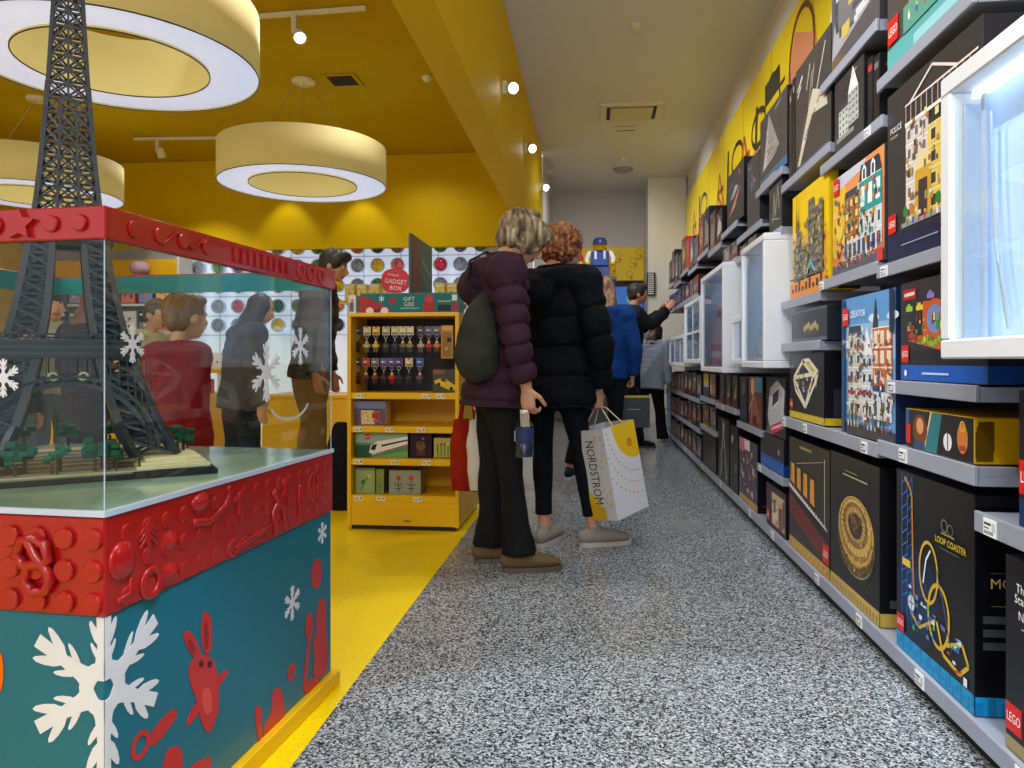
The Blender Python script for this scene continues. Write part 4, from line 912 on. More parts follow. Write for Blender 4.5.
def plate(m, fr, pts, h, col=(200, 30, 26), w0=0):
    n = len(pts); b = [fr.p(u, v, w0) for u, v in pts]; t = [fr.p(u, v, w0 + h) for u, v in pts]
    m.face(t, col)
    for i in range(n): m.face([b[i], b[(i + 1) % n], t[(i + 1) % n], t[i]], col)
def blob(m, fr, u, v, rx, ry, h):
    m.ell(fr.p(u, v, 0), (1, 1, 1), Matrix((fr.U * rx, fr.V * ry, fr.N * h)).transposed(), n=16, m=10)
z0b, z1b = .512, .682
def band(m):
    m.box((-S - .004, -.004, z0b), (.004, S + .004, z1b), (200, 30, 26), ch=.003)
    F1 = Frame((-S, -.004, 0), (1, 0, 0), (0, 0, 1), (0, -1, 0)); F2 = Frame((.004, 0, 0), (0, 1, 0), (0, 0, 1), (1, 0, 0))
    for i in range(17):
        for j in range(3):
            u, v = .02 + i * .0545, .535 + j * .055
            if u < S - .01: stud(m, F1, u, v)
    c, z = ff(40, 560)
    T = lambda p, rr=.009: tube(m, F1, p, rr, w=.022, fl=1)
    Tc = lambda p: tube(m, F1, p, .009, w=.022, fl=1, closed=True)
    Tc([(c - .035, z + .012), (c - .025, z + .035), (c + .0, z + .042), (c + .022, z + .03), (c + .03, z + .005), (c + .012, z - .005), (c - .02, z - .008)])
    Tc([(c - .012, z - .004), (c + .02, z - .002), (c + .034, z - .03), (c + .022, z - .05), (c - .002, z - .052), (c - .018, z - .035)])
    T([(c - .012, z + .036), (c + .004, z + .01), (c + .03, z - .02)])
    for k in range(1, 4):
        c2 = c - .2 * k; tube(m, F1, circ(c2, .6, .035), .007, closed=True); tube(m, F1, [(c2 - .03, .57), (c2, .6), (c2 + .03, .63)], .007)
    # right face: studs and ornaments
    for i in range(16):
        for j in range(3):
            u, v = .05 + i * .055, .535 + j * .055; stud(m, F2, u, v, .017, .003)
    q = rf(120, 560); blob(m, F2, q[0], q[1], .034, .035, .012); tube(m, F2, [(q[0] - .01, .53), (q[0] + .02, .535), (q[0] + .022, .56)], .006)
    q = rf(146, 545); tube(m, F2, [(q[0], q[1] - .02), (q[0], q[1] + .045)], .006)
    for d in (0, .012, .024): tube(m, F2, [(q[0] - .022, q[1] + d), (q[0], q[1] + .02 + d), (q[0] + .022, q[1] + d)], .004)
    for p in ((168, 541), (168, 572)): q = rf(*p); gem(m, F2, q[0], q[1], .03, .021, .012)
    q = rf(149, 582); tube(m, F2, circ(q[0], q[1], .024), .008, closed=True)
    q = rf(196, 520); blob(m, F2, rf(198, 500)[0], .66, .03, .02, .014); 
    q = rf(215, 505); tube(m, F2, [(q[0] - .08, q[1] - .02), (q[0] - .03, q[1] - .03), (q[0] + .03, q[1] - .01), (q[0] + .05, q[1] + .015), (q[0] + .045, q[1] + .03)], .009)
    q = rf(237, 500); tube(m, F2, [(q[0], q[1] - .03), (q[0], q[1] + .015)], .008); tube(m, F2, [(q[0] - .02, q[1] + .005), (q[0] + .02, q[1] + .005)], .006)
    q = rf(262, 540); tube(m, F2, [(q[0] - .12, q[1] + .01), (q[0] + .05, q[1] + .03)], .007); tube(m, F2, circ(q[0] - .13, q[1] + .015, .018), .006, closed=True)
    q = rf(278, 510); tube(m, F2, [(q[0] - .02, q[1] - .05), (q[0] - .03, q[1]), (q[0] + .03, q[1] + .04), (q[0] + .02, q[1] + .07)], .012); tube(m, F2, [(q[0] + .03, q[1] - .05), (q[0] + .02, q[1]), (q[0] - .03, q[1] + .05)], .012)
    q = rf(312, 490); tube(m, F2, circ(q[0], q[1] + .012, .03, 18, .035), .006, closed=True); tube(m, F2, [(q[0], q[1] - .03), (q[0], q[1] + .045)], .006); tube(m, F2, circ(q[0], q[1] - .01, .018), .005, closed=True)
    q = rf(298, 505); tube(m, F2, [(q[0], q[1] - .04), (q[0], q[1] + .05)], .009)
one('red_relief_band', M['red'], case, band)
one('deck', M['deck'], case, lambda m: m.box((-S, 0, z1b + .0005), (0, S, .692), ch=.002))
one('deck_edge', M['frost'], case, lambda m: [m.box((-S - .006, -.007, .6835), (.006, -.0005, .694)), m.box((.0005, -.0005, .6835), (.007, S + .006, .694))])
# glass panes
for nm, a_, b_ in (('front', (-S, .0, .693), (0, .005, 1.158)), ('back', (-S, S - .005, .693), (0, S, 1.158)), ('left', (-S, .0055, .693), (-S + .005, S - .0055, 1.158)), ('right', (-.005, .0055, .693), (0, S - .0055, 1.158))):
    tag(one('glass_pane', M['glass'], case, lambda m: m.box(a_, b_)), None)
one('corner_seam', M['frost'], case, lambda m: m.box((-.0005, -.001, .693), (.001, .0005, 1.158))); one('corner_seam', M['frost'], case, lambda m: m.box((-.0005, S - .0005, .693), (.001, S + .001, 1.158)))
# red rim with relief outside and teal lining inside
RZ0, RZ1 = 1.158, 1.214
def rim(m):
    t = .012
    m.box((-S - .01, -.01, RZ0), (.01, t - .01, RZ1), ch=.002); m.box((-S - .01, S + .01 - t, RZ0), (.01, S + .01, RZ1), ch=.002)
    m.box((.01 - t, t - .01, RZ0), (.01, S + .01 - t, RZ1), ch=.002); m.box((-S - .01, t - .01, RZ0), (-S - .01 + t, S + .01 - t, RZ1), ch=.002)
    F1 = Frame((-S, -.01, 0), (1, 0, 0), (0, 0, 1), (0, -1, 0)); F2 = Frame((.01, 0, 0), (0, 1, 0), (0, 0, 1), (1, 0, 0)); zc = 1.186
    for px in (-30, 57, 85): stud(m, F1, ff(px, 210)[0], zc, .0145, .007)
    stud(m, F1, ff(0, 210)[0], zc, .017, .007)
    u = ff(27, 210)[0]
    for k in range(5):
        t_ = R(90 + 72 * k); plate(m, F1, [(u, zc), (u + .015 * math.cos(t_ - .63), zc + .015 * math.sin(t_ - .63)), (u + .032 * math.cos(t_), zc + .028 * math.sin(t_)), (u + .015 * math.cos(t_ + .63), zc + .015 * math.sin(t_ + .63))], .009)
    for k in range(9): stud(m, F1, u - .1 - .075 * k, zc, .0145, .007)
    for k, v in enumerate((.06, .13, .2, .28)): stud(m, F2, v, zc, .016, .005)
    for k in range(9): plate(m, F2, [(.38 + k * .03, RZ0 + .012), (.392 + k * .03, RZ0 + .012), (.392 + k * .03, RZ1 - .01), (.38 + k * .03, RZ1 - .01)], .005)
    for k in range(3): tube(m, F2, circ(.7 + k * .06, zc, .018), .004, closed=True)
    tube(m, F2, [(.14, 1.17), (.18, 1.2), (.23, 1.175), (.27, 1.2)], .004)
one('red_rim', M['red'], case, rim)
def rimin(m):
    m.box((-S + .0025, .0025, RZ0), (-.0025, .0055, RZ1 - .004)); m.box((-S + .0025, S - .0055, RZ0), (-.0025, S - .0025, RZ1 - .004))
    m.box((-.0055, .006, RZ0), (-.0025, S - .006, RZ1 - .004)); m.box((-S + .0025, .006, RZ0), (-S + .0055, S - .006, RZ1 - .004))
one('teal_rim_lining', M['tealin'], case, rimin)

# snowflake and toy stickers
W_ = (232, 232, 240); RD = (200, 36, 34)
def flake_arm(m, fr, c, ang, L, t, w0, h, col=W_, half=None):
    ca, sa = math.cos(R(ang)), math.sin(R(ang))
    def q(l, s_): return (c[0] + l * ca - s_ * sa, c[1] + l * sa + s_ * ca)
    sides = (1, -1) if half is None else (half,)
    for sd in sides:
        plate(m, fr, [q(.12 * L, 0), q(L, 0), q(L, sd * t * .42), q(.6 * L, sd * t * .36), q(.34 * L, sd * t * .5), q(.12 * L, sd * t * .9)][::sd], h, col, w0)
        for b0, bl, bw, an, hh in ((.62, .30, .062, 40, .85), (.40, .23, .045, 52, .7)):
            pts = []
            for f, wd in ((0, .9), (.35, 1.1), (.7, .9), (.92, .55), (1, 0), (.92, -.45), (.7, -.75), (.35, -.9), (0, -.9)):
                bend = .10 * f * f * L
                u = b0 * L + f * bl * L * math.cos(R(an)) + bend - wd * bw * L * math.sin(R(an)) * -1 * -1
                v = f * bl * L * math.sin(R(an)) + t * .1 + wd * bw * L * math.cos(R(an)) * 1
                pts.append(q(u, sd * max(0, v)))
            plate(m, fr, pts[::-sd], h * hh, col, w0)
def flake_center(m, fr, c, r0, r1, a0, a1, w0, h, col=W_):
    n = 12
    for i in range(n):
        t0, t1 = R(a0 + (a1 - a0) * i / n), R(a0 + (a1 - a0) * (i + 1) / n)
        plate(m, fr, [(c[0] + r0 * math.cos(t0), c[1] + r0 * math.sin(t0)), (c[0] + r1 * math.cos(t0), c[1] + r1 * math.sin(t0)), (c[0] + r1 * math.cos(t1), c[1] + r1 * math.sin(t1)), (c[0] + r0 * math.cos(t1), c[1] + r0 * math.sin(t1))], h * 1.15, col, w0)
def big(m):
    for fr, c, angs, a0, a1, hs in ((FF, (S, .388), (150, 210), 90, 270, (1, -1)), (FR, (0, .388), (30, -30), -90, 90, (-1, 1))):
        for an in angs: flake_arm(m, fr, c, an, .152, .03, .0006, .0012)
        flake_arm(m, fr, c, 90, .123, .034, .0006, .0012, half=hs[0]); flake_arm(m, fr, c, -90, .152, .034, .0006, .0012, half=hs[1])
        flake_center(m, fr, c, .02, .048, a0, a1, .0006, .0013)
one('large_snowflake_sticker', PLAST, case, big)
def flake(name, fr, c, r, w0=.0006):
    def f(m):
        for k in range(6): flake_arm(m, fr, c, 90 + 60 * k, r, r * .16, w0, .001)
        flake_center(m, fr, c, 0.0, r * .2, 0, 360, w0, .0011)
    return one(name, PLAST, case, f)
flake('snowflake_sticker', FR, rf(292, 603), .045); flake('snowflake_sticker', FR, rf(322, 533), .03)
def chaik(P, n=2):
    for _ in range(n):
        Q = []
        for a, b in zip(P, P[1:] + P[:1]): Q += [(a[0] * .75 + b[0] * .25, a[1] * .75 + b[1] * .25), (a[0] * .25 + b[0] * .75, a[1] * .25 + b[1] * .75)]
        P = Q
    return P
def stick(name, polys, col=RD, fr=FR, conv=rf):
    def f(m):
        for k, pl in enumerate(polys):
            if pl[0] == 'o': c_, r1, r2 = conv(*pl[1]), pl[2], pl[3]; flake_center(m, fr, c_, r1, r2, 0, 360, .0006, .0011 + k * .0001, col)
            else:
                cc = col
                if isinstance(pl[-1][0], tuple): cc = pl[-1][0]; pl = pl[:-1]
                plate(m, fr, chaik([conv(*p) for p in pl]), .0010 + k * .00008, cc, .0006)
    return one(name, PLAST, case, f)
stick('rabbit_sticker', [[(196, 700), (186, 672), (194, 655), (213, 655), (220, 690), (214, 728), (204, 735)], [(192, 658), (183, 640), (184, 631), (190, 631), (198, 645), (202, 660)], [(201, 652), (201, 616), (206, 610), (211, 618), (211, 655)], [(214, 680), (226, 668), (228, 673), (216, 690)], [(196, 700), (185, 722), (187, 727), (200, 712)], [(212, 690), (220, 712), (213, 716), (206, 700)], [(203, 650), (203, 622), (207, 620), (208, 650), ((150, 20, 22),)], [(190, 655), (186, 640), (190, 638), (196, 652), ((150, 20, 22),)], [(198, 662), (202, 659), (203, 666), (199, 668), ((60, 8, 10),)], [(207, 661), (211, 660), (211, 667), (207, 668), ((60, 8, 10),)], [(200, 690), (210, 686), (212, 712), (203, 716), ((226, 70, 60),)]])
stick('scissors_sticker', [('o', (140, 745), .016, .026), [(146, 738), (170, 708), (177, 711), (176, 718), (152, 750)]])
stick('bird_sticker', [[(160, 800), (163, 755), (172, 745), (182, 748), (182, 770), (176, 800)]])
stick('reindeer_sticker', [[(186, 775), (190, 765), (210, 755), (211, 762), (206, 790), (190, 790)]])
stick('mitten_sticker', [[(311, 586), (312, 566), (316, 558), (321, 560), (321, 580), (318, 590)]])
stick('spoon_sticker', [[(302, 690), (307, 640), (310, 640), (305, 692)], [(305, 640), (305, 618), (309, 611), (313, 617), (312, 640)]])
stick('nutcracker_sticker', [[(314, 660), (312, 640), (316, 635), (316, 615), (319, 598), (326, 600), (325, 632), (328, 650), (326, 675), (312, 680)], [(303, 690), (308, 678), (320, 678), (322, 690), (312, 700)]])
stick('doughnut_sticker', [('o', (291, 672), .008, .022)])
stick('cat_sticker', [[(262, 748), (262, 730), (272, 710), (272, 690), (280, 686), (283, 700), (285, 718), (276, 738)], [(258, 745), (254, 712), (257, 704), (262, 708), (261, 740)], [(268, 735), (255, 742), (258, 750), (272, 745)]])
stick('orange_lamp_sticker', [[(-6, 700), (-6, 650), (0, 650), (4, 660), (4, 682), (1, 692)]], (240, 110, 20), FF, ff)
FG = Frame((.0003, 0, 0), (0, 1, 0), (0, 0, 1), (1, 0, 0)); FH = Frame((-S, -.0003, 0), (1, 0, 0), (0, 0, 1), (0, -1, 0))
def rcv(a): return flake('snowflake_decal', FG, rf(*a[:2]), a[2])
rcv((132, 344, .034)); rcv((266, 372, .072)); rcv((300, 346, .05))
flake('snowflake_decal', FH, ff(4, 378), .034); flake('snowflake_decal', FH, ff(-70, 350), .03)
def swirl(m):
    q = rf(290, 400)
    for k in range(12):
        a0, a1 = R(200 + k * 12), R(200 + (k + 1) * 12)
        plate(m, FG, [(q[0] + .1 * math.cos(a0), q[1] + .045 * math.sin(a0)), (q[0] + .108 * math.cos(a0), q[1] + .053 * math.sin(a0)), (q[0] + .108 * math.cos(a1), q[1] + .053 * math.sin(a1)), (q[0] + .1 * math.cos(a1), q[1] + .045 * math.sin(a1))], .0006, (206, 206, 190), .0003)
one('swirl_decal', PLAST, case, swirl)

# lattice tower brick model
TC = C0 - uu * .475 + vv * .455
tower = empty('lattice_tower_model', (TC.x, TC.y, .6925), TH + R(31), 'tall dark grey lattice tower brick model standing inside the glass case', 'brick model')
HS = .295
def half(z):    # outer half width by height
    K = [(0, .238), (.05, .212), (.12, .178), (.20, .150), (.262, .132), (.30, .121), (.38, .103), (.46, .089), (.53, .079), (.62, .066), (.72, .056), (.84, .047), (.95, .040), (1.1, .032), (1.27, .024), (1.4, .016)]
    for (a, b), (c, d) in zip(K, K[1:]):
        if z <= c: return b + (d - b) * (z - a) / (c - a)
    return .016
def legw(z): return max(.0, .092 - .085 * z) if z < .56 else .0
DG = (46, 52, 62)
z_lv = [.04, .077, .114, .151, .188, .225, .262]; z_lv2 = [.315, .347, .379, .411, .443, .475, .507, .535]
def leg_lat(sx, sy, lv):
    def f(m):
        def cor(z): h = half(z); w = legw(z); return [(sx * h, sy * h, z), (sx * (h - w), sy * h, z), (sx * (h - w), sy * (h - w), z), (sx * h, sy * (h - w), z)]
        for za, zb in zip(lv, lv[1:]):
            A, B = cor(za), cor(zb); t = .016 if lv is z_lv else .013
            for i in range(4):
                j = (i + 1) % 4
                m.bar(A[i], B[i], t, DG); m.bar(B[i], B[j], .007, DG); m.bar(A[i], B[j], .006, (60, 66, 78)); m.bar(A[j], B[i], .006, DG)
                if lv is z_lv2 or za > .1: mid = [(Vector(A[i]) + Vector(B[i])) / 2, (Vector(A[j]) + Vector(B[j])) / 2]; m.bar(mid[0], mid[1], .005, DG)
    return f
for sx in (-1, 1):
    for sy in (-1, 1):
        lg = one('leg', PLAST, tower, leg_lat(sx, sy, z_lv))
        def ped(m):
            c = half(.01) - .028
            for k, (w, za, zb) in enumerate(((.076, .0155, .024), (.067, .024, .032), (.058, .032, .040))): m.box((sx * c - w, sy * c - w, za), (sx * c + w, sy * c + w, zb), (232, 222, 178), ch=.001)
            m.box((sx * c - .084, sy * c - .084, .0), (sx * c + .084, sy * c + .084, .0155), (34, 40, 52), ch=.001)
        one('pedestal', PLAST, lg, ped)
        one('upper_leg', PLAST, tower, leg_lat(sx, sy, z_lv2))
def arch(k):
    def f(m):
        Rm = Matrix.Rotation(k * math.pi / 2, 3, 'Z'); y = -(half(.1)) - .004
        n = 26; P = []; Q = []
        for i in range(n + 1):
            t = math.pi * i / n; x = -.165 * math.cos(t); z = .055 + .150 * math.sin(t); yy = -(half(z) + .002); P.append(Rm @ Vector((x, yy, z))); Q.append(Rm @ Vector((x * 1.09, yy, z + .016 * math.sin(t) + .002)))
        for a, b in zip(P, P[1:]): m.bar(a, b, .010, DG)
        for a, b in zip(Q, Q[1:]): m.bar(a, b, .006, DG)
        for i in range(n): m.bar(P[i], Q[i + 1], .003, DG); m.bar(Q[i], P[i + 1], .003, DG)
        for i in range(3, n - 2):
            q0 = Rm.transposed() @ Q[i]; m.bar(Q[i], Rm @ Vector((q0.x, -(half(.264) + .002), .264)), .003, DG)
        for x in [-.03, .03]: c = Rm @ Vector((x, -(half(.225)) - .006, .222)); m.rev([(.006, -.002), (.011, -.002), (.011, .004), (.006, .004), (.006, -.002)], c=c, n=12, col=(190, 180, 130), ax=(Rm @ Vector((1, 0, 0)), Vector((0, 0, 1)), Rm @ Vector((0, -1, 0))))
    return f
for k in range(4): one('arch', PLAST, tower, arch(k))
def plat(z, h, ex, rails, inner=0):
    def f(m):
        a = half(z) + ex
        m.box((-a, -a, z), (a, -a + .03, z + h), DG); m.box((-a, a - .03, z), (a, a, z + h), DG); m.box((-a, -a + .03, z), (-a + .03, a - .03, z + h), DG); m.box((a - .03, -a + .03, z), (a, a - .03, z + h), DG)
        m.box((-a + .03, -a + .03, z + h * .3), (a - .03, a - .03, z + h * .45), (38, 42, 52))
        for k in range(4):
            Rm = Matrix.Rotation(k * math.pi / 2, 3, 'Z')
            for zz in (z + h * .25, z + h * .6, z + h * .95): m.bar(Rm @ Vector((-a - .003, -a - .003, zz)), Rm @ Vector((a + .003, -a - .003, zz)), .006, (58, 64, 76))
            n = int(a * 2 / .016)
            for i in range(n + 1):
                x = -a + 2 * a * i / n; m.bar(Rm @ Vector((x, -a - .002, z)), Rm @ Vector((x, -a - .002, z + h + rails)), .004, (52, 58, 70))
            m.bar(Rm @ Vector((-a, -a - .002, z + h + rails)), Rm @ Vector((a, -a - .002, z + h + rails)), .004, DG)
    return f
one('first_platform', PLAST, tower, plat(.264, .042, .012, .012)); one('second_platform', PLAST, tower, plat(.535, .024, .010, .01)); one('third_platform', PLAST, tower, plat(1.27, .02, .012, .01))
def spire(m):
    lv = [.56 + .71 * (i / 20) for i in range(21)]
    for za, zb in zip(lv, lv[1:]):
        ha, hb = half(za), half(zb); w = .32 if za < .8 else .0
        for k in range(4):
            Rm = Matrix.Rotation(k * math.pi / 2, 3, 'Z'); q = lambda x, h, z: Rm @ Vector((x * h, -h, z))
            m.bar(q(-1, ha, za), q(-1, hb, zb), .010 if za < .9 else .008, DG); m.bar(q(-1, hb, zb), q(1, hb, zb), .005, DG)
            s_ = .35
            if za < .85: m.bar(q(-s_, ha, za), q(-s_, hb, zb), .006, DG); m.bar(q(s_, ha, za), q(s_, hb, zb), .006, DG); segs = ((-1, -s_), (-s_, s_), (s_, 1))
            else: segs = ((-1, 0), (0, 1)); m.bar(q(0, ha, za), q(0, hb, zb), .005, DG)
            for a, b in segs: m.bar(q(a, ha, za), q(b, hb, zb), .004, (60, 66, 78)); m.bar(q(b, ha, za), q(a, hb, zb), .004, DG)
one('spire', PLAST, tower, spire)
one('top_cabin', PLAST, tower, lambda m: [m.box((-.02, -.02, 1.30), (.02, .02, 1.36), DG, ch=.003), m.rev([(.018, 1.36), (.012, 1.385), (.004, 1.40), (.003, 1.48), (0, 1.48)], n=16, col=DG)])
def gbase(m):
    m.box((-HS, -HS, 0), (HS, HS, .012), (30, 36, 46), ch=.001); m.box((-HS + .008, -HS + .008, .012), (HS - .008, HS - .008, .0155), (150, 140, 112))
    m.box((-.16, -HS + .01, .0155), (.16, HS - .01, .018), (196, 188, 160)); m.box((-HS + .01, -.1, .0155), (HS - .01, .1, .0175), (206, 198, 170))
    for k in range(6): m.box((-.13, -.24 + k * .08, .018), (.13, -.205 + k * .08, .0195), (120, 114, 96))
one('ground_plate', PLAST, tower, gbase)
def tree(x, y, s, k):
    def f(m):
        rg = random.Random(k); g = rg.choice([(20, 96, 70), (16, 80, 60), (30, 110, 76)])
        m.bar((x, y, .0185), (x, y, .0185 + .03 * s), .007, (80, 60, 40))
        for q in range(7):
            t = rg.random() * 6.28; r = .014 * s; z = .0185 + .024 * s + rg.random() * .03 * s
            m.box((x + r * math.cos(t) - .010 * s, y + r * math.sin(t) - .010 * s, z), (x + r * math.cos(t) + .010 * s, y + r * math.sin(t) + .010 * s, z + .013 * s), tuple(min(255, v + rg.randint(-10, 16)) for v in g), ch=.002)
    one('brick_tree', PLAST, tower, f)
k = 0
for x in (-.125, -.095, -.03, .05, .075):
    for y in (-.255, -.205): k += 1; tree(x + (.015 if y > -.23 else 0), y, .75 + .45 * ((k * 7) % 5) / 5, k)
for x, y in ((-.25, -.05), (-.25, .06), (.25, -.06), (.25, .05), (-.1, .25), (.1, .25), (0, .22)): k += 1; tree(x, y, 1.1, k)
one('lamp_posts', PLAST, tower, lambda m: [m.bar((x, -.27, .0185), (x, -.27, .062), .004, (60, 50, 40)) for x in (-.02, .09, .135)])

# ------------------------------------------------------------------ yellow shelf unit (kiosk) with key chains
KX0, KX1, KY0, KY1, KZ = -1.385, -.745, 4.05, 4.80, 1.222
kio = empty('yellow_shelf_unit', (0, 0, 0), 0, 'yellow gondola shelf unit with key chains beside the aisle edge', 'shelf unit')
t = .022
one('carcass', M['ylam'], kio, lambda m: [m.box((KX0, KY0, .02), (KX0 + t, KY1, KZ - t), ch=.002), m.box((KX1 - t, KY0, .02), (KX1, KY1, KZ - t), ch=.002), m.box((KX0, KY0, KZ - t + .0005), (KX1, KY1, KZ), ch=.002), m.box((KX0 + t, KY0 + .36, .02), (KX1 - t, KY0 + .38, KZ - t))])
one('base_panel', M['ylam'], kio, lambda m: m.box((KX0 + t, KY0 + .006, .025), (KX1 - t, KY0 + .02, .17), ch=.001))
one('toe_kick', M['black'], kio, lambda m: m.box((KX0 + .02, KY0 + .02, 0), (KX1 - .02, KY1 - .02, .0195)))
one('label_plate', M['shelfd'], kio, lambda m: m.box((-1.06, KY0 + .003, .05), (-1.02, KY0 + .0055, .056)))
kz = [.195, .40, .583, .772]
for z in kz:
    sh = one('shelf', M['ylam'], kio, lambda m: m.box((KX0 + t, KY0 + .004, z - .036), (KX1 - t, KY0 + .36, z), ch=.0015))
tagx = {.195: (-1.32, -1.19, -.98), .40: (-1.32, -1.11, -.93), .583: (-1.32, -1.14, -.96), .772: (-1.31, -.93, -.85)}
for z in kz:
    for x in tagx[z]:
        def f(m):
            m.box((x - .024, KY0 - .001, z - .032), (x + .024, KY0 + .003, z - .008), (240, 236, 214))
            a = Art(m, Frame((x - .024, KY0 - .001, z - .032), (1, 0, 0), (0, 0, 1), (0, -1, 0)), .048, .024); a.rect(.1, .5, .5, .7, (60, 60, 60)); a.rect(.1, .2, .7, .3, (120, 120, 110)); a.rect(.7, .4, .9, .8, (80, 80, 80))
        one('price_tag', PAPER, kio, f)
one('peg_back_panel', M['black'], kio, lambda m: m.box((KX0 + t, KY0 + .30, .775), (KX1 - t, KY0 + .355, KZ - t - .002), (20, 16, 10)))
def kbox(x0, x1, z0, h, label, art, side, d=.1, cat='box'):
    m = MB(); w = x1 - x0; m.box((0, 0, 0), (w, d, h), side, ch=.001)
    art(Art(m, Frame((.001, 0, .001), (1, 0, 0), (0, 0, 1), (0, -1, 0)), w - .002, h - .002), random.Random(int(x0 * -100)))
    return tag(m.build('boxed_toy', PRINT, None, (x0, KY0 + .05, z0 + .0005)), label, cat, 'boxed toys in the yellow shelf unit')
kx = lambda px: px2x(px, KY0 + .03)
def art_train(a, rg):
    a.rect(0, 0, 1, 1, (96, 140, 100)); a.rect(0, .6, 1, 1, (150, 180, 170)); a.rect(0, 0, .3, .5, (50, 90, 60)); a.poly([(.3, 0), (1, .0), (1, .3)], (120, 170, 90))
    a.poly([(.26, .2), (.3, .5), (.42, .66), (1, .88), (1, .56), (.45, .16), (.34, .12)], (236, 236, 232)); a.poly([(.29, .32), (.38, .3), (.42, .56), (.33, .52)], (30, 34, 40)); a.poly([(.5, .52), (1, .76), (1, .7), (.5, .44)], (30, 36, 50)); a.line([(.4, .16), (1, .54)], .015, (180, 40, 40)); a.logo(.18, .74, .1)
def art_cafe(a, rg):
    a.rect(0, 0, 1, 1, (110, 90, 110)); a.rect(0, .7, 1, 1, (120, 130, 170)); facade(a, .2, .8, .15, .6, (190, 90, 60), (60, 40, 40), (226, 180, 110), 2, 4, 'mans'); people_row(a, .1, .9, .08, 8, rg)
    for i in range(16): a.rect(rg.random() * .9, rg.random() * .7, rg.random() * .9 + .05, rg.random() * .6 + .04, rg.choice([(190, 60, 50), (90, 60, 50), (226, 200, 150), (60, 90, 70)])) if i < 4 else a.circ(.1 + rg.random() * .8, .15 + rg.random() * .5, .025, rg.choice([(190, 60, 50), (226, 200, 150), (60, 110, 70)]), 8)
kbox(kx(353), kx(385), kz[2], .138, 'toy box with busy street cafe picture, alone on its shelf', art_cafe, (200, 180, 120))
kbox(kx(354), kx(407), kz[1], .14, 'wide toy box with a white high-speed train on green', art_train, (60, 90, 60))
kbox(kx(409), kx(431), kz[1], .14, 'dark purple toy box with a small creature, beside the train box', lambda a, rg: (a.rect(0, 0, 1, 1, (52, 32, 52)), a.circ(.5, .5, .22, (130, 90, 40), 12), a.circ(.5, .6, .12, (60, 90, 50), 10), a.rect(.3, .1, .7, .3, (90, 60, 40)), a.circ(.6, .8, .06, (140, 110, 160), 8)), (40, 26, 40))
kbox(kx(433), kx(455), kz[1], .115, 'green and yellow toy box with plants, beside purple box', lambda a, rg: (a.rect(0, 0, 1, 1, (176, 180, 90)), [a.line([(.2 + i * .15, .1), (.15 + i * .17, .7)], .05, (90, 110, 40)) for i in range(5)], [a.circ(.2 + i * .15, .7, .06, rg.choice([(206, 120, 50), (230, 210, 90), (120, 70, 40)]), 8) for i in range(5)], a.rect(0, 0, 1, .06, (150, 90, 40))), (210, 180, 60))
kbox(kx(354), kx(374), kz[0], .145, 'pale green toy box with a plant sprig on bottom shelf', lambda a, rg: (a.rect(0, 0, 1, 1, (150, 170, 110)), a.line([(.3, .15), (.5, .5), (.7, .7)], .05, (40, 90, 40)), a.circ(.4, .45, .12, (60, 120, 60), 8), a.circ(.7, .7, .1, (200, 200, 90), 8), a.rect(0, .9, 1, 1, (120, 140, 90))), (110, 130, 70))
kbox(kx(375), kx(383), kz[0], .14, 'narrow green toy box with red dots on bottom shelf', lambda a, rg: (a.rect(0, 0, 1, 1, (130, 150, 80)), a.circ(.5, .6, .2, (190, 90, 60), 8), a.circ(.5, .3, .15, (60, 100, 50), 8)), (100, 120, 60))
kbox(kx(388), kx(420), kz[0], .135, 'grey toy box with two red flowers on bottom shelf', lambda a, rg: (a.rect(0, 0, 1, 1, (150, 156, 140)), [(a.line([(x, .05), (x, .6)], .02, (40, 60, 50)), a.line([(x - .12, .45), (x, .34), (x + .12, .42)], .03, (40, 80, 70)), a.line([(x - .1, .25), (x, .2), (x + .1, .27)], .03, (40, 80, 70)), a.circ(x, .68, .08, (206, 60, 30), 8)) for x in (.3, .7)]), (110, 116, 100))
kbox(kx(432), kx(456), kz[3], .13, 'toy box with a yellow sports car beside the hanging key chains', lambda a, rg: (a.rect(0, 0, 1, 1, (80, 76, 66)), a.rect(0, .8, .5, 1, (140, 90, 70)), a.poly([(.05, .5), (.3, .62), (.6, .55), (.95, .3), (.98, .1), (.75, .08), (.1, .38)], (226, 196, 40)), a.poly([(.3, .6), (.5, .58), (.6, .46), (.4, .48)], (50, 46, 40)), a.circ(.25, .36, .07, (30, 30, 30), 10), a.circ(.78, .16, .08, (30, 30, 30), 10)), (60, 56, 46))
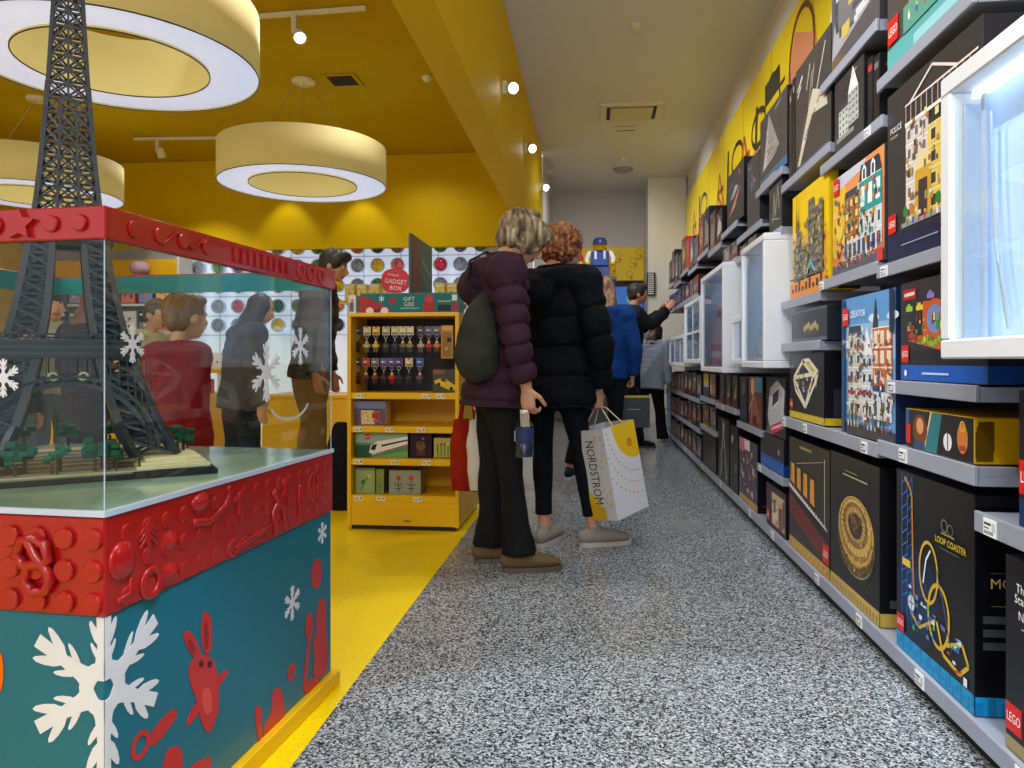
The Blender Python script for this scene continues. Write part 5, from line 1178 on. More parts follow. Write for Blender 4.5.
def keychain(px, z, cc, body, leg_, label):
    x = px2x(px, KY0 + .10); o = empty('key_chain', (x, KY0 + .10, z), 0, label, 'key chain', 'key chains hanging in the yellow shelf unit')
    def card(m):
        m.box((-.022, 0, -.05), (.022, .0015, .0), cc); a = Art(m, Frame((-.022, 0, -.05), (1, 0, 0), (0, 0, 1), (0, -1, 0)), .044, .05); a.rect(.1, .1, .9, .3, tuple(int(v * .6) for v in cc)); a.rect(.35, .85, .65, .93, (20, 20, 20)); a.rect(.15, .5, .6, .62, (240, 240, 230))
    one('card', PAPER, o, card)
    one('ring', M['metal'], o, lambda m: (m.loft([(.010 * math.cos(R(i * 36)), -.004, -.058 + .010 * math.sin(R(i * 36))) for i in range(10)], [.0016] * 10, ref=(0, 1, 0), n=6, closed=True), m.bar((0, -.004, -.068), (0, -.004, -.088), .003)))
    one('figure', PLAST, o, lambda m: (m.box((-.013, -.009, -.148), (-.001, .003, -.122), leg_, ch=.001), m.box((.001, -.009, -.148), (.013, .003, -.122), leg_, ch=.001), m.box((-.013, -.010, -.1215), (.013, .004, -.100), body, ch=.002), m.box((-.020, -.008, -.120), (-.0135, .001, -.100), body, ch=.002), m.box((.0135, -.008, -.120), (.020, .001, -.100), body, ch=.002), m.rev([(0, -.0995), (.009, -.0995), (.0095, -.086), (.005, -.084), (0, -.084)], n=12, col=(236, 196, 80) if body[0] > 90 else body)))
    one('peg', M['metal'], o, lambda m: m.bar((0, -.03, -.004), (0, .20, -.002), .003))
K1 = [(358, (60, 50, 50), (50, 46, 60), 'dark'), (367, (222, 206, 160), (190, 180, 130), 'cream'), (376, (226, 170, 50), (200, 190, 60), 'orange'), (386, (190, 180, 150), (90, 80, 66), 'beige'), (395, (210, 200, 160), (70, 56, 80), 'pale'), (403, (226, 214, 170), (120, 110, 80), 'ivory'), (410, (230, 220, 180), (150, 140, 100), 'light cream'), (421, (80, 74, 90), (190, 180, 150), 'slate'), (429, (110, 106, 140), (190, 50, 60), 'lilac'), (437, (120, 116, 120), (220, 120, 70), 'grey')]
K2 = [(358, (60, 44, 50), (90, 30, 40), 'maroon'), (366, (190, 70, 50), (110, 50, 44), 'red'), (375, (120, 120, 100), (130, 70, 50), 'grey green'), (384, (100, 90, 150), (60, 60, 60), 'violet'), (392, (110, 80, 150), (206, 50, 50), 'purple'), (399, (80, 70, 120), (50, 60, 80), 'dusky purple'), (409, (220, 190, 150), (70, 60, 50), 'peach'), (420, (50, 100, 180), (110, 80, 90), 'blue')]
for px, cc, bd, n in K1: keychain(px, zat(326, 4.2), cc, bd, tuple(int(v * .5) for v in bd), 'key chain figure on %s card in the upper row' % n)
for px, cc, bd, n in K2: keychain(px, zat(358, 4.2), cc, bd, tuple(int(v * .6) for v in bd), 'key chain figure on %s card in the lower row' % n)
m = MB(); xg = px2x(447, KY0 + .1); m.box((-.035, 0, -.19), (.035, .02, 0), (200, 150, 50), ch=.002); a = Art(m, Frame((-.035, 0, -.19), (1, 0, 0), (0, 0, 1), (0, -1, 0)), .07, .19)
a.rect(.1, .05, .9, .8, (150, 116, 60)); a.circ(.4, .3, .14, (206, 180, 90)); a.rect(.5, .5, .85, .62, (40, 30, 20)); a.line([(.2, .2), (.7, .7)], .05, (90, 70, 40)); a.rect(.1, .85, .9, .97, (226, 180, 60))
tag(m.build('hanging_toy_pack', PRINT, None, (xg, KY0 + .10, zat(325, 4.2))), 'gold blister pack hanging right of the upper key chain row', 'pack')
# sign boxes standing on the unit
m = MB(); sx0, sx1 = px2x(360, KY0 + .06), px2x(459, KY0 + .06)
m.box((sx0, KY0 + .06, KZ), (sx1, KY0 + .22, KZ + .115), (60, 120, 110), ch=.001)
a = Art(m, Frame((sx0, KY0 + .06, KZ), (1, 0, 0), (0, 0, 1), (0, -1, 0)), sx1 - sx0, .115)
a.rect(0, 0, 1, .93, (20, 110, 112)); a.poly([(0, 0), (0, .9), (.12, .7), (.3, .2), (.34, 0)], (176, 44, 36)); a.poly([(0, 0), (.2, .25), (.34, 0)], (120, 30, 30)); a.circ(.1, .1, .04, (230, 220, 210)); a.circ(.25, .1, .04, (230, 220, 210))
for k in range(6): a.line([(.22, .72), (.22 + .03 * math.cos(R(60 * k + 30)), .72 + .17 * math.sin(R(60 * k + 30)))], .008, (230, 230, 226))
a.text('GIFT', .50, .60, .2, (226, 226, 200), center=True); a.text('GUIDE', .50, .34, .2, (226, 226, 200), center=True, maxw=.1); a.line([(.41, .24), (.6, .24)], .006, (200, 210, 200))
a.circ(.33, .6, .04, (150, 60, 50)); a.poly([(.63, 0), (.66, .7), (.74, .85), (.76, 0)], (170, 40, 36)); a.circ(.7, .7, .04, (200, 60, 50)); a.rect(.79, .1, .92, .4, (40, 36, 24)); a.rect(.79, .55, .92, .6, (206, 190, 90)); a.rect(.93, .1, .99, .5, (160, 50, 40)); a.rect(.93, .6, .98, .9, (226, 226, 226))
tag(m.build('gift_sign_box', PRINT), 'teal and red gift sign box on top of yellow shelf unit', 'sign')
m = MB(); wx = px2x(356, KY0 + .1); m.box((wx - .03, KY0 + .06, KZ), (wx + .012, KY0 + .14, KZ + .105), (226, 226, 224), ch=.001); a = Art(m, Frame((wx - .03, KY0 + .06, KZ), (1, 0, 0), (0, 0, 1), (0, -1, 0)), .042, .105); a.rect(.1, .1, .7, .6, (90, 100, 130)); a.circ(.5, .7, .25, (190, 140, 120))
tag(m.build('leaflet_holder', PRINT), 'small white leaflet holder left of the gift sign box', 'leaflet holder')
YA, zA = on_x(411, 233, -1.12); YB, _ = on_x(432, 250, -1.12)
m = MB(); m.box((-1.135, YA, KZ + .001), (-1.12, YB, zA), (60, 90, 84)); a = Art(m, Frame((-1.12, YA, KZ), (0, 1, 0), (0, 0, 1), (1, 0, 0)), YB - YA, zA - KZ)
a.rect(0, 0, 1, 1, (56, 96, 86)); a.poly([(0, 0), (.3, 0), (.42, .5), (.3, 1), (0, 1)], (110, 36, 30)); a.line([(.5, .75), (.9, .6)], .06, (120, 150, 140)); a.line([(.5, .6), (.85, .45)], .04, (100, 130, 120)); a.rect(0, 0, .04, 1, (70, 24, 24))
m.box((-1.16, YA + .05, KZ), (-1.10, YA + .12, KZ + .012), (40, 40, 40)); m.box((-1.16, YB - .12, KZ), (-1.10, YB - .05, KZ + .012), (40, 40, 40))
tag(m.build('poster_panel', PRINT), 'upright green and dark red poster panel standing across the shelf unit', 'poster panel')
# round red sign standing behind the unit
ps = at(395.5, 5.6, 0)
o = empty('round_red_sign', (ps.x, ps.y, 0), TH, 'round red sign with white letters behind the yellow shelf unit', 'sign')
zs = zat(281, 5.6)
def disc(m):
    n = 40; pts = [(.105 * abs(math.cos(2 * math.pi * i / n)) ** .75 * (1 if math.cos(2 * math.pi * i / n) >= 0 else -1), .092 * abs(math.sin(2 * math.pi * i / n)) ** .75 * (1 if math.sin(2 * math.pi * i / n) >= 0 else -1)) for i in range(n)]
    fr = Frame((0, 0, zs), (1, 0, 0), (0, 0, 1), (0, -1, 0)); plate(m, fr, pts, .012, (226, 44, 56)); m.face([fr.p(u, v, 0) for u, v in reversed(pts)], (150, 150, 150))
    a = Art(m, Frame((-.105, -.0121, zs - .092), (1, 0, 0), (0, 0, 1), (0, -1, 0)), .21, .184)
    a.text('UNIQUE', .24, .72, .1, (250, 235, 235), rot=-8, maxw=.55); a.text('GADGET', .12, .42, .19, (255, 245, 245), rot=-6, maxw=.78); a.text('BOX', .3, .14, .17, (255, 245, 245), rot=-6)
one('sign_disc', PRINT, o, disc); one('pole', M['metal'], o, lambda m: m.bar((0, .008, 0.02), (0, .008, zs - .06), .016)); one('foot', M['metal'], o, lambda m: m.rev([(0, 0), (.12, 0), (.12, .012), (.02, .02), (0, .02)], n=24))

# ------------------------------------------------------------------ far yellow furniture
def counter(X0, X1, Y0, Y1, h, label):
    o = empty('yellow_counter', (X0, Y0, 0), 0, label, 'counter', 'yellow counters behind the display case')
    w, d = X1 - X0, Y1 - Y0
    one('counter_body', M['ylam'], o, lambda m: m.box((0, 0, .04), (w, d, h - .03), ch=.003)); one('counter_top', M['ylam'], o, lambda m: m.box((-.01, -.01, h - .0295), (w + .01, d, h), ch=.003)); one('plinth', M['black'], o, lambda m: m.box((.02, .02, 0), (w - .02, d - .02, .039)))
    return o
xa0, xa1 = px2x(-60, 6.1), px2x(204, 6.1)
counter(xa0, xa1, 6.1, 6.75, .66, 'long yellow counter seen under the tower model arch')
xb0, xb1 = px2x(262, 6.5), px2x(352, 6.5)
counter(xb0, xb1, 6.5, 7.2, .64, 'short yellow counter behind person in checked jacket')
# riser shelf with goods on the long counter
o = empty('counter_riser', (0, 0, 0), 0, 'white and yellow riser shelf on the long yellow counter', 'shelf')
one('riser_board', M['ylam'], o, lambda m: [m.box((xa0 + .1, 6.42, .84), (xa1 - .02, 6.7, .875), ch=.002)])
one('riser_leg', M['white'], o, lambda m: m.box((xa0 + .1, 6.44, .661), (xa0 + .13, 6.68, .839))); one('riser_leg', M['white'], o, lambda m: m.box((xa1 - .06, 6.44, .661), (xa1 - .03, 6.68, .839)))
pal = [((206, 70, 110), 'pink'), ((50, 80, 170), 'blue'), ((230, 230, 236), 'white'), ((60, 150, 90), 'green'), ((190, 50, 50), 'red'), ((110, 80, 150), 'purple'), ((240, 150, 60), 'orange'), ((60, 60, 76), 'dark grey')]
for k in range(10):
    x = xa1 - .1 - k * .24; c, cn = pal[(k * 3) % 8]
    if x - .2 < xa0: break
    m = MB(); m.box((-.1, 0, 0), (.1, .1, .13), c, ch=.001); a = Art(m, Frame((-.1, 0, 0), (1, 0, 0), (0, 0, 1), (0, -1, 0)), .2, .13); rg = random.Random(k); a.rect(.05, .05, .95, .3, (240, 240, 240)); [a.circ(.15 + rg.random() * .7, .4 + rg.random() * .4, .07, pal[rg.randint(0, 7)][0], 8) for _ in range(6)]
    tag(m.build('boxed_toy', PRINT, None, (x, 6.18, .6605)), '%s small toy box, %s from right on the counter edge' % (cn, ordn[k]), 'box', 'small toy boxes along the long counter')
    m = MB(); m.box((-.09, 0, 0), (.09, .09, .15), pal[(k * 5 + 2) % 8][0], ch=.001); a = Art(m, Frame((-.09, 0, 0), (1, 0, 0), (0, 0, 1), (0, -1, 0)), .18, .15); a.rect(.1, .5, .9, .9, (240, 240, 244)); [a.circ(.2 + rg.random() * .6, .2 + rg.random() * .5, .06, pal[rg.randint(0, 7)][0], 8) for _ in range(5)]
    tag(m.build('boxed_toy', PRINT, None, (x - .02, 6.46, .8755)), '%s toy box, %s from right on the riser shelf' % (pal[(k * 5 + 2) % 8][1], ordn[k]), 'box', 'toy boxes on the riser shelf')
# wall bay with packs at left: grey band, yellow band, packs
bx0, bx1 = px2x(-60, 9.7), px2x(185, 9.7)
wb = empty('wall_shelf_bay', (0, 0, 0), 0, 'wall bay with grey and yellow header bands left of the canisters', 'shelf unit')
zf = lambda py: zat(py, 10.0)
one('grey_header', M['shelf'], wb, lambda m: m.box((bx0, 9.66, zf(257)), (bx1, 9.84, zf(245) - .01)))
one('yellow_header', M['ylam'], wb, lambda m: m.box((bx0, 9.62, zf(281)), (bx1, 9.84, zf(257) - .001), ch=.003))
one('side_panel', M['white'], wb, lambda m: m.box((bx1 + .001, 9.5, .0), (bx1 + .03, 9.84, 2.4)))
for z in (.5, .9, 1.3, 1.7): one('shelf_board', M['white'], wb, lambda m: m.box((bx0, 9.45, z), (bx1, 9.84, z + .03)))
one('back_panel', M['shelf'], wb, lambda m: m.box((bx0, 9.842, 0), (bx1, 9.855, 2.0)))
for r, z in enumerate((.53, .93, 1.33, 1.73)):
    for k in range(13):
        x = bx1 - .18 - k * .255; c, cn = pal[(k * 3 + r * 2) % 8] if x > -6.1 or k % 3 else pal[7]
        if x < bx0 + .1: break
        if r == 3 and k > 7: c, cn = (40, 38, 60), 'dark blue'
        m = MB(); m.box((-.11, 0, 0), (.11, .12, .3 if r else .26), c, ch=.002); a = Art(m, Frame((-.11, 0, 0), (1, 0, 0), (0, 0, 1), (0, -1, 0)), .22, .3 if r else .26); rg = random.Random(r * 20 + k)
        a.rect(.06, .06, .94, .5, tuple(min(255, int(v * .6 + 110)) for v in c)); [a.circ(.2 + rg.random() * .6, .3 + rg.random() * .4, .09, pal[rg.randint(0, 7)][0], 8) for _ in range(6)]; a.rect(.1, .8, .9, .9, (240, 236, 240))
        tag(m.build('toy_pack', PRINT, None, (x, 9.47, z + .0005)), '%s toy pack, %s from right on the %s wall bay shelf' % (cn, ordn[k], ['lowest', 'second lowest', 'second highest', 'top'][r]), 'pack', 'toy packs in the left wall bay')
# pink cup on the yellow header
xc = px2x(140, 9.5)
o = empty('pink_cup_model', (xc, 9.5, zf(280)), 0, 'big pink and lilac cup model before the yellow header band', 'model')
one('cup_body', PLAST, o, lambda m: m.rev([(0, 0), (.07, 0), (.09, .02), (.08, .11), (.0, .11)], n=20, col=(226, 130, 180))); one('cup_top', PLAST, o, lambda m: m.rev([(0, .11), (.12, .115), (.13, .2), (.09, .26), (0, .27)], n=20, col=(206, 170, 206)))
one('wall_peg', M['white'], o, lambda m: m.box((-.02, 0, -.03), (.02, .12, -.0)))
# yellow bins behind the unit
by = 8.6
bo = empty('yellow_bin_rack', (0, 0, 0), 0, 'rack carrying bright yellow bins left of the round red sign', 'rack')
bxa, bxb = px2x(340, by), px2x(470, by)
one('rack_shelf', M['ylam'], bo, lambda m: [m.box((bxa, by - .1, zat(299, by) - .03), (bxb, by + .3, zat(299, by)), ch=.002)])
one('rack_frame', M['white'], bo, lambda m: [m.box((x, by + .26, 0), (x + .03, by + .305, zat(299, by))) for x in (bxa, bxb - .03)])
for k, px in enumerate((350, 362, 375, 388, 440, 452)):
    x = px2x(px, by); m = MB(); m.box((-.06, 0, 0), (.06, .2, .2), (232, 214, 20), ch=.004); a = Art(m, Frame((-.06, 0, 0), (1, 0, 0), (0, 0, 1), (0, -1, 0)), .12, .2); a.rect(.15, .2, .85, .6, (236, 232, 150)); a.circ(.5, .45, .22, (200, 190, 20)); a.rect(.1, .75, .9, .9, (240, 240, 210))
    tag(m.build('yellow_bin', PLAST, None, (x, by - .02, zat(299, by) + .0005)), 'bright yellow bin, %s from the left on the rack' % ordn[k], 'bin', 'yellow bins on the rack')

# ------------------------------------------------------------------ far end of the aisle
m = MB(); fx0, fx1 = px2x(541, 12.36), .815
m.box((fx0, 12.3, zat(282, 12.4)), (fx1, 12.375, zat(249.5, 12.4)), (236, 200, 10)); a = Art(m, Frame((fx0, 12.3, zat(282, 12.4)), (1, 0, 0), (0, 0, 1), (0, -1, 0)), fx1 - fx0, zat(249.5, 12.4) - zat(282, 12.4)); rg = random.Random(5)
for u, v in ((.62, .2), (.75, .75), (.7, .4), (.9, .6), (.86, .2), (.95, .85), (.55, .6)):
    a.ring(u, v, .03, .006, (190, 140, 20), 12); a.circ(u + .02, v - .12, .015, (220, 110, 50), 8); a.line([(u - .03, v - .2), (u + .03, v - .2)], .008, (170, 130, 20))
tag(m.build('yellow_mural_panel', PRINT), 'wide yellow panel with small face drawings on the far grey wall', 'wall panel')
o = empty('far_screen', (0, 0, 0), 0, 'glowing blue screen under the yellow panel on far wall', 'screen')
one('screen_glass', M['screen'], o, lambda m: m.box((.05, 12.33, zat(345, 12.4)), (.80, 12.36, zat(288, 12.4))))
one('screen_frame', M['black'], o, lambda m: m.box((-.4, 12.365, zat(348, 12.4)), (.815, 12.378, zat(282.5, 12.4))))
def glows(m):
    a = Art(m, Frame((.05, 12.33, zat(345, 12.4)), (1, 0, 0), (0, 0, 1), (0, -1, 0)), .75, .9); a.circ(.72, .84, .09, (150, 220, 250)); [a.line([(.5 + i * .09, .5), (.52 + i * .09, .72)], .025, (90, 190, 240)) for i in range(5)]; a.circ(.8, .5, .06, (230, 190, 90)); a.rect(.2, .1, .9, .16, (60, 150, 210))
one('screen_picture', PRINT, o, glows)
# toy-figure statues on a ledge
def statue(px, z, k, cap, shirt, label):
    p = at(px, 11.4, z); o = empty('toy_figure_statue', tuple(p), 0, label, 'statue')
    s = k
    one('legs', PLAST, o, lambda m: [m.box((-.17 * s, -.08 * s, 0), (-.01 * s, .08 * s, .22 * s), (30, 60, 150), ch=.01), m.box((.01 * s, -.08 * s, 0), (.17 * s, .08 * s, .22 * s), (30, 60, 150), ch=.01)])
    one('torso', PLAST, o, lambda m: (m.box((-.16 * s, -.08 * s, .2205 * s), (.16 * s, .08 * s, .5 * s), (20, 70, 180), ch=.02), m.box((-.1 * s, -.085 * s, .35 * s), (-.06 * s, -.081 * s, .5 * s), (236, 236, 236)), m.box((.06 * s, -.085 * s, .35 * s), (.1 * s, -.081 * s, .5 * s), (236, 236, 236))))
    for q in (-1, 1): one('arm', PLAST, o, lambda m: (m.loft([(q * .19 * s, 0, .47 * s), (q * .24 * s, -.03 * s, .36 * s), (q * .23 * s, -.10 * s, .28 * s)], [.045 * s] * 3, n=10, col=shirt), m.ell((q * .23 * s, -.13 * s, .26 * s), (.04 * s,) * 3, col=(240, 200, 40), n=10, m=6)))
    h = one('head', PLAST, o, lambda m: m.rev([(0, .501 * s), (.09 * s, .505 * s), (.12 * s, .53 * s), (.12 * s, .64 * s), (.09 * s, .67 * s), (0, .67 * s)], n=24, col=(240, 200, 40)))
    one('cap', PLAST, h, lambda m: (m.rev([(.13 * s, .62 * s), (.13 * s, .68 * s), (.09 * s, .74 * s), (0, .75 * s)], n=24, col=cap), m.rev([(0, .615 * s), (.13 * s, .615 * s), (.13 * s, .62 * s)], n=24, col=cap), m.box((-.11 * s, -.2 * s, .62 * s), (.11 * s, -.08 * s, .635 * s), cap)))
zl = zat(279, 11.4)
statue(600, zl, .85, (40, 60, 130), (240, 240, 240), 'large toy figure statue with dark blue cap and blue overalls')
statue(568, zl, .85, (150, 40, 30), (170, 40, 30), 'large toy figure statue with dark red cap, mostly behind the curly hair')
m = MB(); p0, p1 = at(560, 11.4), at(616, 11.4); m.box((p0.x, 11.15, zl - .05), (p1.x, 11.7, zl), (60, 60, 66), ch=.004); m.box((p0.x + .1, 11.25, 0), (p1.x - .1, 11.6, zl - .0505), (90, 92, 100)); tag(m.build('statue_pedestal', PLAST), 'tall grey pedestal carrying the toy figure statues', 'pedestal')

# ------------------------------------------------------------------ people
def fuse(name, mb, voxel, mat, parent, col, smooth=3, wr=None, paint=None, curl=None):
    """one continuous surface out of overlapping closed volumes"""
    o = mb.build(name, mat, None)
    md = o.modifiers.new('r', 'REMESH'); md.mode = 'VOXEL'; md.voxel_size = voxel; md.use_smooth_shade = True
    if smooth: s = o.modifiers.new('s', 'SMOOTH'); s.factor = .5; s.iterations = smooth
    dg = bpy.context.evaluated_depsgraph_get(); me = bpy.data.meshes.new_from_object(o.evaluated_get(dg))
    old = o.data; o.modifiers.clear(); o.data = me; bpy.data.meshes.remove(old); me.name = name
    if not me.materials: me.materials.append(mat)
    if wr:
        amp, sc, st = wr; nv = [v.normal.copy() for v in me.vertices]
        for v, n in zip(me.vertices, nv):
            p = v.co; q = Vector((p.x * sc, p.y * sc, p.z * sc * st)); d = noise.noise(q) + .5 * noise.noise(q * 2.3)
            v.co = p + n * amp * d
    if curl:
        amp, sc = curl; nv = [v.normal.copy() for v in me.vertices]
        for v, n in zip(me.vertices, nv):
            p = v.co; d = noise.voronoi(p * sc)[0][0]; v.co = p + n * amp * (.45 - d)
    ca = me.color_attributes.get('Col')
    if ca: me.color_attributes.remove(ca)
    ca = me.color_attributes.new('Col', 'FLOAT_COLOR', 'POINT'); base = lin(col)
    buf = []
    for v in me.vertices:
        c = paint(v.co) if paint else None
        buf += list(lin(c) if c else base)
    ca.data.foreach_set('color', buf)
    for p in me.polygons: p.use_smooth = True
    if parent: o.parent = parent
    return o

def seg(m, a, b, ra, rb, n=12, k=5, bul=0):
    a, b = Vector(a), Vector(b); P = [a.lerp(b, i / k) for i in range(k + 1)]
    m.loft(P, [ra + (rb - ra) * i / k + bul * math.sin(math.pi * i / k) for i in range(k + 1)], n=n)

def hand(m, w, d, nrm, th, s=1.0, curl=25, spread=6):
    """w wrist, d direction of the fingers, nrm palm normal (fingers curl that way), th thumb side"""
    w, d, nrm = Vector(w), Vector(d).normalized(), Vector(nrm).normalized(); nrm = (nrm - d * nrm.dot(d)).normalized(); t = d.cross(nrm)
    if t.dot(Vector(th)) < 0: t = -t
    m.loft([w - d * .02 * s, w + d * .02 * s, w + d * .055 * s, w + d * .088 * s], [(.024 * s, .019 * s), (.031 * s, .016 * s), (.039 * s, .014 * s), (.038 * s, .012 * s)], ref=t, n=14)
    for off, L, r, base in ((.029, .072, .0086, .086), (.0095, .080, .0088, .09), (-.0105, .074, .0084, .087), (-.029, .058, .0076, .08)):
        p = w + d * base * s + t * off * s; a = 0; P = [p - d * .02 * s, p]; ang = curl
        dd = (d + t * off * spread * .25).normalized()
        for f in (.42, .32, .26):
            a += ang; v = dd * math.cos(R(a)) + nrm * math.sin(R(a)); p = p + v * L * f * s; P.append(p.copy()); ang *= 1.05
        m.loft(P, [r * s, r * s, r * .97 * s, r * .92 * s, r * .8 * s], ref=t, n=10)
    p = w + d * .018 * s + t * .026 * s; v1 = (d * .62 + t * .68 + nrm * .35).normalized(); v2 = (d * .85 + t * .15 + nrm * (.35 + curl * .008)).normalized()
    q = p + v1 * .042 * s; m.loft([p - v1 * .012 * s, p, q, q + v2 * .03 * s, q + v2 * .052 * s], [.013 * s, .013 * s, .0112 * s, .0102 * s, .0088 * s], ref=nrm, n=10)

def quilt(f, qn, p):
    d = abs(f - round(f)) * qn
    return p * (.2 - .55 * math.exp(-(d / .007) ** 2) - .35 * math.exp(-(d / .022) ** 2))
def interp(K, t):
    for (a, *b), (c, *d) in zip(K, K[1:]):
        if t <= c: f = (t - a) / (c - a); return [x + (y - x) * f for x, y in zip(b, d)]
    return list(K[-1][1:])

def person(name_loc, az, h, label, sp):
    """local frame: feet on z=0, facing +Y, right hand at +X"""
    root = empty('person', tuple(name_loc), az - math.pi / 2, label, 'person')
    vx = sp.get('vox', .009); g = sp.get('g', 1.0); lean = R(sp.get('lean', 3)); tw = sp.get('twist', 0)
    up = Vector((math.sin(R(sp.get('side', 0))), math.sin(lean), math.cos(lean))).normalized(); X = Vector((math.cos(R(tw)), math.sin(R(tw)), 0))
    P0 = Vector((0, sp.get('py', 0), .515 * h)); waist = P0 + up * .095 * h; chest = P0 + up * .21 * h; shd = P0 + up * .295 * h; nk = P0 + up * .325 * h + Vector((0, .008 * h, 0))
    hp, hy = R(sp.get('pitch', 8)), R(sp.get('turn', 0))
    HM = (Matrix.Rotation(hy, 3, 'Z') @ Matrix.Rotation(-hp, 3, 'X'))
    hc = nk + HM @ Vector((0, .012 * h, .0)) + up * .035 * h + HM @ Vector((0, .012 * h, .068 * h)); hs = h * sp.get('head', 1.0)
    H = lambda x, y, z: hc + HM @ Vector((x * hs, y * hs, z * hs))
    fine = sp.get('fine', False)
    # ---- body
    b = MB(); sw = sp.get('sw', .105) * h
    b.loft([P0 - up * .04 * h, P0 + up * .02 * h, waist, chest, shd, nk], [(.085 * h, .06 * h), (.092 * h, .066 * h), (.074 * h, .056 * h), (.088 * h, .062 * h), (.09 * h, .05 * h), (.034 * h, .034 * h)], ref=X, n=18)
    b.loft([nk - up * .02 * h, nk + up * .01 * h, hc - HM @ Vector((0, .012 * h, .04 * h))], [.034 * h, .031 * h, .031 * h], ref=X, n=14)
    b.ell(H(0, -.004, .008), (.0445 * hs, .0555 * hs, .055 * hs), HM, n=20, m=14)
    b.ell(H(0, .013, -.022), (.036 * hs, .040 * hs, .040 * hs), HM, n=18, m=12)
    b.ell(H(0, .030, -.046), (.0165 * hs, .017 * hs, .013 * hs), HM)
    b.loft([H(0, .045, .008), H(0, .054, -.006), H(0, .063, -.017), H(0, .058, -.022)], [(.0045 * hs, .006 * hs), (.0062 * hs, .007 * hs), (.0085 * hs, .007 * hs), (.007 * hs, .004 * hs)], ref=HM @ Vector((1, 0, 0)), n=10)
    b.ell(H(0, .047, -.033), (.0145 * hs, .0085 * hs, .0042 * hs), HM, n=12, m=8); b.ell(H(0, .046, -.0385), (.012 * hs, .0085 * hs, .0042 * hs), HM, n=12, m=8)
    for q in (-1, 1):
        b.ell(H(q * .0185, .044, .0095), (.0125 * hs, .007 * hs, .004 * hs), HM, n=12, m=8)
        b.ell(H(q * .0455, -.004, -.008), (.005 * hs, .0115 * hs, .0175 * hs), HM, n=12, m=10); b.ell(H(q * .026, .035, -.014), (.012 * hs, .012 * hs, .012 * hs), HM, n=12, m=8)
    sh = {}
    for q, nm in ((-1, 'L'), (1, 'R')):
        S_ = shd + X * q * sw + up * .0; sh[nm] = S_
        arm = sp.get(nm) or {}
        E_ = Vector(arm.get('e', S_ + Vector((q * .03, -.02, -.175 * h)))); Wr = Vector(arm.get('w', E_ + Vector((-q * .01, .05, -.14 * h))))
        sh[nm + 'e'], sh[nm + 'w'] = E_, Wr
        seg(b, shd + X * q * sw * .5, S_, .038 * h, .034 * h); seg(b, S_, E_, .029 * h, .022 * h, bul=.002 * h); seg(b, E_, Wr, .0225 * h, .0155 * h, bul=.002 * h)
        dv = Vector(arm.get('d', (Wr - E_).normalized())); hand(b, Wr, dv, arm.get('n', (-q, .2, 0)), arm.get('t', (0, 1, 0)), h / 1.72, arm.get('curl', 24))
        ft = sp['feet'][0 if q < 0 else 1]; A_ = Vector((ft[0], ft[1], .052 * h + (ft[3] if len(ft) > 3 else 0))); Hj = P0 + X * q * .05 * h; Kn = (Hj + A_) / 2 + Vector((0, ft[4] if len(ft) > 4 else .015, .012 * h))
        sh[nm + 'h'], sh[nm + 'k'], sh[nm + 'a'] = Hj, Kn, A_
        kk = min(1, sp['trousers'].get('k', 1.0)) ; seg(b, Hj, Kn, .045 * h * kk, .030 * h * kk, n=14); seg(b, Kn, A_, .029 * h * kk, .018 * h, n=12, bul=.002 * h)
        fd = Vector((math.sin(R(ft[2])), math.cos(R(ft[2])), 0)); b.loft([A_ - Vector((0, 0, .02 * h)) - fd * .015 * h, A_ - Vector((0, 0, .026 * h)) + fd * .05 * h, A_ - Vector((0, 0, .036 * h)) + fd * .1 * h], [(.02 * h, .018 * h), (.023 * h, .014 * h), (.02 * h, .008 * h)], ref=fd.cross(Vector((0, 0, 1))), n=12)
    lips, brow = (170, 86, 80), tuple(int(v * .6) for v in sp['hair'].get('col', (90, 70, 50)))
    inv = HM.transposed()
    def paint(p):
        q = inv @ (p - hc) / hs
        if q.y > .03:
            if abs(q.x) < .014 and -.043 < q.z < -.029 and q.y > .044: return lips
            if .009 < abs(q.x) < .028 and .0125 < q.z < .0165: return brow
        return None
    fuse('body', b, .0052 if fine else vx * .85, SKIN, root, sp.get('skin', (214, 160, 130)), 2, paint=paint)
    if sp.get('eyes', True):
        for q in (-1, 1):
            e = MB(); c = H(q * .0185, .0425, .0025); fw = HM @ Vector((0, 1, 0)); e.ell(c, (.0062 * hs, .0062 * hs, .0052 * hs), HM, n=12, m=8, col=(236, 232, 228)); e.ell(c + fw * .0035 * hs, (.0031 * hs, .0031 * hs, .0031 * hs), HM, n=10, m=6, col=(50, 40, 34)); e.build('eye', PLAST, root)
    # ---- trousers
    tr = sp['trousers']; m = MB(); k = tr.get('k', 1.0); fl = tr.get('flare', .034); hem = tr.get('hem', .06 * h)
    m.loft([P0 - up * .03 * h, P0 + up * .03 * h, waist], [(.102 * h * g, .074 * h * g), (.102 * h * g, .076 * h * g), (.088 * h * g, .068 * h * g)], ref=X, n=18)
    for nm in 'LR':
        Hj, Kn, A_ = sh[nm + 'h'], sh[nm + 'k'], sh[nm + 'a']; low = Kn.lerp(A_, max(.2, min(1.02, (Kn.z - hem) / max(.01, Kn.z - A_.z))))
        P = [Hj + Vector((0, 0, .02 * h)), Hj.lerp(Kn, .35), Hj.lerp(Kn, .75), Kn, Kn.lerp(low, .35), Kn.lerp(low, .7), low]
        m.loft(P, [(.055 * h * k, .066 * h * k), (.053 * h * k, .060 * h * k), (.044 * h * k, .047 * h * k), (.040 * h * k, .042 * h * k), (.038 * h * k, .042 * h * k), ((.036 * h * k + fl * h) / 2, (.036 * h * k + fl * h) / 2), (fl * h, fl * 1.15 * h)], n=18, flat=True)
